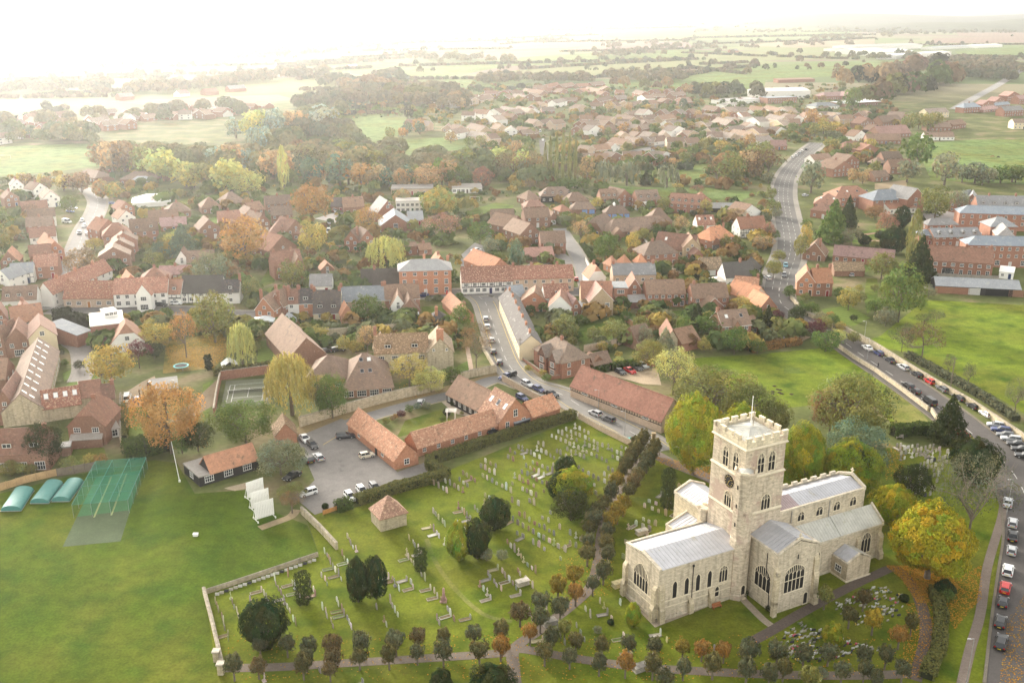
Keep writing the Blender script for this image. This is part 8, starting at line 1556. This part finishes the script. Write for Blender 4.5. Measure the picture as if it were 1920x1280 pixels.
WOODS = '''0 240 200 226 8|200 228 460 212 10|1130 90 1300 80 12|1300 94 1600 84 16|200 305 560 322 46|560 305 900 332 44|470 250 660 262 26|860 325 1010 338 14|480 290 560 270 14|1600 150 1780 160 40|1640 185 1790 150 40|900 155 1100 152 30|1130 150 1280 152 26|640 172 860 178 60|640 190 880 200 50|560 200 640 195 18|240 175 440 160 40|420 155 620 140 40|760 110 960 118 30|1100 110 1230 100 20|600 160 660 150 14|700 150 760 148 12|1220 96 1290 88 10|1400 62 1620 56 30|1640 66 1960 60 40|1520 74 1680 70 22|1730 118 1900 120 44|1780 130 1960 134 40|1800 145 1900 150 20|1300 176 1420 180 18|1740 40 1960 36 50|1380 46 1640 40 30|1100 52 1320 46 26|900 62 1100 56 24|640 92 860 78 22|440 110 640 100 22|0 172 200 168 40|0 262 180 266 16|1540 110 1720 110 18|1620 62 1720 56 14|820 60 1000 52 14|1300 62 1400 52 12|1740 132 1800 140 20|560 230 640 215 16|620 288 740 300 12'''
PAL = np.array([(.10, .10, .05), (.13, .105, .06), (.085, .10, .045), (.15, .12, .07), (.06, .075, .045), (.16, .14, .06)])
C = []; Nn = []; S = []; T = []
GCOL = np.array([(.10, .13, .04), (.075, .10, .03), (.13, .15, .05), (.06, .085, .03), (.16, .15, .05), (.24, .18, .05), (.15, .09, .04), (.11, .12, .06), (.20, .13, .05)])
def puff(u, v, hm, wm_, col, n=60):
    p = P(u, v); d = unit(n); d[:, 2] = np.abs(d[:, 2] * 1.3) - .25; r = 1 - .4 * rng.random(n) ** 2; c = d * r[:, None] * [wm_ / 2, wm_ / 2, hm * .48] + [p.x, p.y, hm * .48]; c[:, 2] = np.maximum(c[:, 2], .2); C.append(c); Nn.append(d + .5 * unit(n)); S.append(np.full(n, wm_ * .13 * math.sqrt(60 / n)) * rng.uniform(.7, 1.3, n)); T.append(col * tints(n, .22, .08))
for q in HEDGEROWS.split('|'):
    a = [float(x) for x in q.split()]; A, B_ = P(a[0], a[1]), P(a[2], a[3]); L = math.hypot(B_.x - A.x, B_.y - A.y); st = max(7, L / 70); k = int(L / st)
    for i in range(k):
        f = (i + rng.random()) / k; u = a[0] + (a[2] - a[0]) * f; v = 0; p = A.lerp(B_, f); u, v = Pj(p.x, p.y, 0); big = rng.random() < .10
        puff(u, v, rng.uniform(7, 12) if big else rng.uniform(2.2, 4), rng.uniform(8, 13) if big else st * 1.5, PAL[rng.integers(6)], 44 if big else 24)
for q in WOODS.split('|'):
    a = [float(x) for x in q.split()]; pal = PAL[rng.integers(6)]
    for i in range(int(a[4] * 1.6)):
        f = rng.random(); dv = abs(a[1]) * .035; u = a[0] + (a[2] - a[0]) * f; v = a[1] + (a[3] - a[1]) * f + rng.uniform(-dv, dv); hm = rng.uniform(8, 15); puff(u, max(v, 26), hm, hm * rng.uniform(.9, 1.5), (pal + PAL[rng.integers(6)]) / (1.55 if v < 230 else 1.05), 70 if v < 200 else 220)
for u, v, hm, wm_, c in FARTREES: puff(u, v, hm, wm_, np.array(c) * 1.1, 110)
for i in range(260):                                           # lone far field trees
    v = 24 + 120 * rng.random() ** 1.4; u = rng.uniform(-40, 1960); 
    if 1580 < u < 1900 and 84 < v < 108: continue
    hm = rng.uniform(7, 13); puff(u, v, hm, hm * rng.uniform(.8, 1.2), PAL[rng.integers(6)], 40)
HP = np.array([(o.location.x + 5, o.location.y + 4) for o in THINGS if o['category'] in ('house', 'terrace', 'inn', 'building', 'garage')]); RP = np.array(ROADPTS)
for i in range(8000):                                           # undergrowth between the village houses
    v, u = (300 + 355 * rng.random(), rng.uniform(-20, 1500)) if i % 2 else (160 + 150 * rng.random(), rng.uniform(640, 1680))
    if any(inside(u, v, pl) for pl in LAWNPX + [[(1275, 311), (1330, 307), (1330, 330), (1275, 342), (1200, 318)], [(1110, 345), (1330, 352), (1420, 362), (1390, 378), (1160, 362)], [(1125, 161), (1700, 116), (1640, 139), (1430, 172)]] + list(([(560, 275), (640, 225), (760, 218), (890, 255), (890, 300), (640, 300)], [(-60, 270), (190, 270), (190, 330), (-60, 336)], [(1440, 270), (1530, 270), (1500, 560), (1440, 560)], [(100, 340), (220, 340), (180, 600), (80, 600)], [(860, 440), (925, 440), (925, 620), (860, 620)], [(880, 540), (1120, 540), (1120, 570), (880, 570)]))): continue
    p = P(u, v)
    if ((RP[:, 0] - p.x) ** 2 + (RP[:, 1] - p.y) ** 2 < RP[:, 2] ** 2).any() or ((HP[:, 0] - p.x) ** 2 + (HP[:, 1] - p.y) ** 2).min() < 30: continue
    hm = rng.uniform(1.2, 3.2) if rng.random() < .75 else rng.uniform(3, 6); puff(u, v, hm, hm * rng.uniform(1, 1.8), GCOL[rng.integers(len(GCOL))] * 1.35, 26 if p.y > 420 else 60)
C = np.concatenate(C); Nn = np.concatenate(Nn); Nn /= np.linalg.norm(Nn, axis=1, keepdims=True); stuff(add('hedgerows_and_woods', leaf_mesh('hedgerows_and_woods', C, Nn, np.concatenate(S), np.concatenate(T)), color=(1, 1, 1)))
# ============================================================ LABELS: say where each look-alike stands
ORD = 'first second third fourth fifth sixth seventh eighth ninth tenth eleventh twelfth thirteenth fourteenth fifteenth sixteenth seventeenth eighteenth nineteenth twentieth'.split()
def ordw(i): return ORD[i] if i < 20 else ('twenty-' if i < 39 else 'thirty-' if i < 49 else 'forty-') + ORD[(i - 19) % 10 - 1] if i < 60 else 'farther'
from collections import defaultdict
cnt = defaultdict(list)
for o in THINGS: cnt[o['label']].append(o)
buck = defaultdict(list)
for lab, os_ in cnt.items():
    for o in os_:
        if len(os_) > 1 or o.get('auto'):
            x, y = o.location.x, o.location.y; L = min(LANDMARKS, key=lambda l: ((l[1] - x) ** 2 + ((l[2] - y) * .7) ** 2) / max(1, l[2]) ** .2)
            dx, dy = x - L[1], y - L[2]; rel = ('right of' if dx > 0 else 'left of') if abs(dx) > abs(dy) * .8 else ('behind' if dy > 0 else 'in front of'); buck[(lab, rel, L[0])].append((dx * dx + dy * dy, o))
for (lab, rel, ph), os_ in buck.items():
    os_.sort(key=lambda q: q[0])
    for i, (d, o) in enumerate(os_):
        rel2 = rel
        o['label'] = f'{lab} {rel2} {ph}' if len(os_) == 1 else f'{lab} {rel2} {ph}, {ordw(i)} nearest to it'
        if len(o['label'].split()) > 16: o['label'] = ' '.join((f'{lab} {rel2} {ph}' + ('' if len(os_) == 1 else f', {ordw(i)} nearest')).split()[:16])
for o in THINGS:
    if 'auto' in o: del o['auto']
# ============================================================ HAZE
mb = MB(); mb.box(-9000, 9000, -60, 15500, -1.5, 128); hz = mb.build('haze', [bpy.data.materials.new('haze')]); hz['kind'] = 'stuff'
m = hz.data.materials[0]; m.use_nodes = True; n = m.node_tree.nodes; n.remove(n['Principled BSDF']); pv = n.new('ShaderNodeVolumePrincipled'); pv.inputs['Density'].default_value = HAZE_DENSITY; pv.inputs['Color'].default_value = (.74, .75, .76, 1); pv.inputs['Anisotropy'].default_value = HAZE_G; m.node_tree.links.new(pv.outputs[0], n['Material Output'].inputs['Volume'])
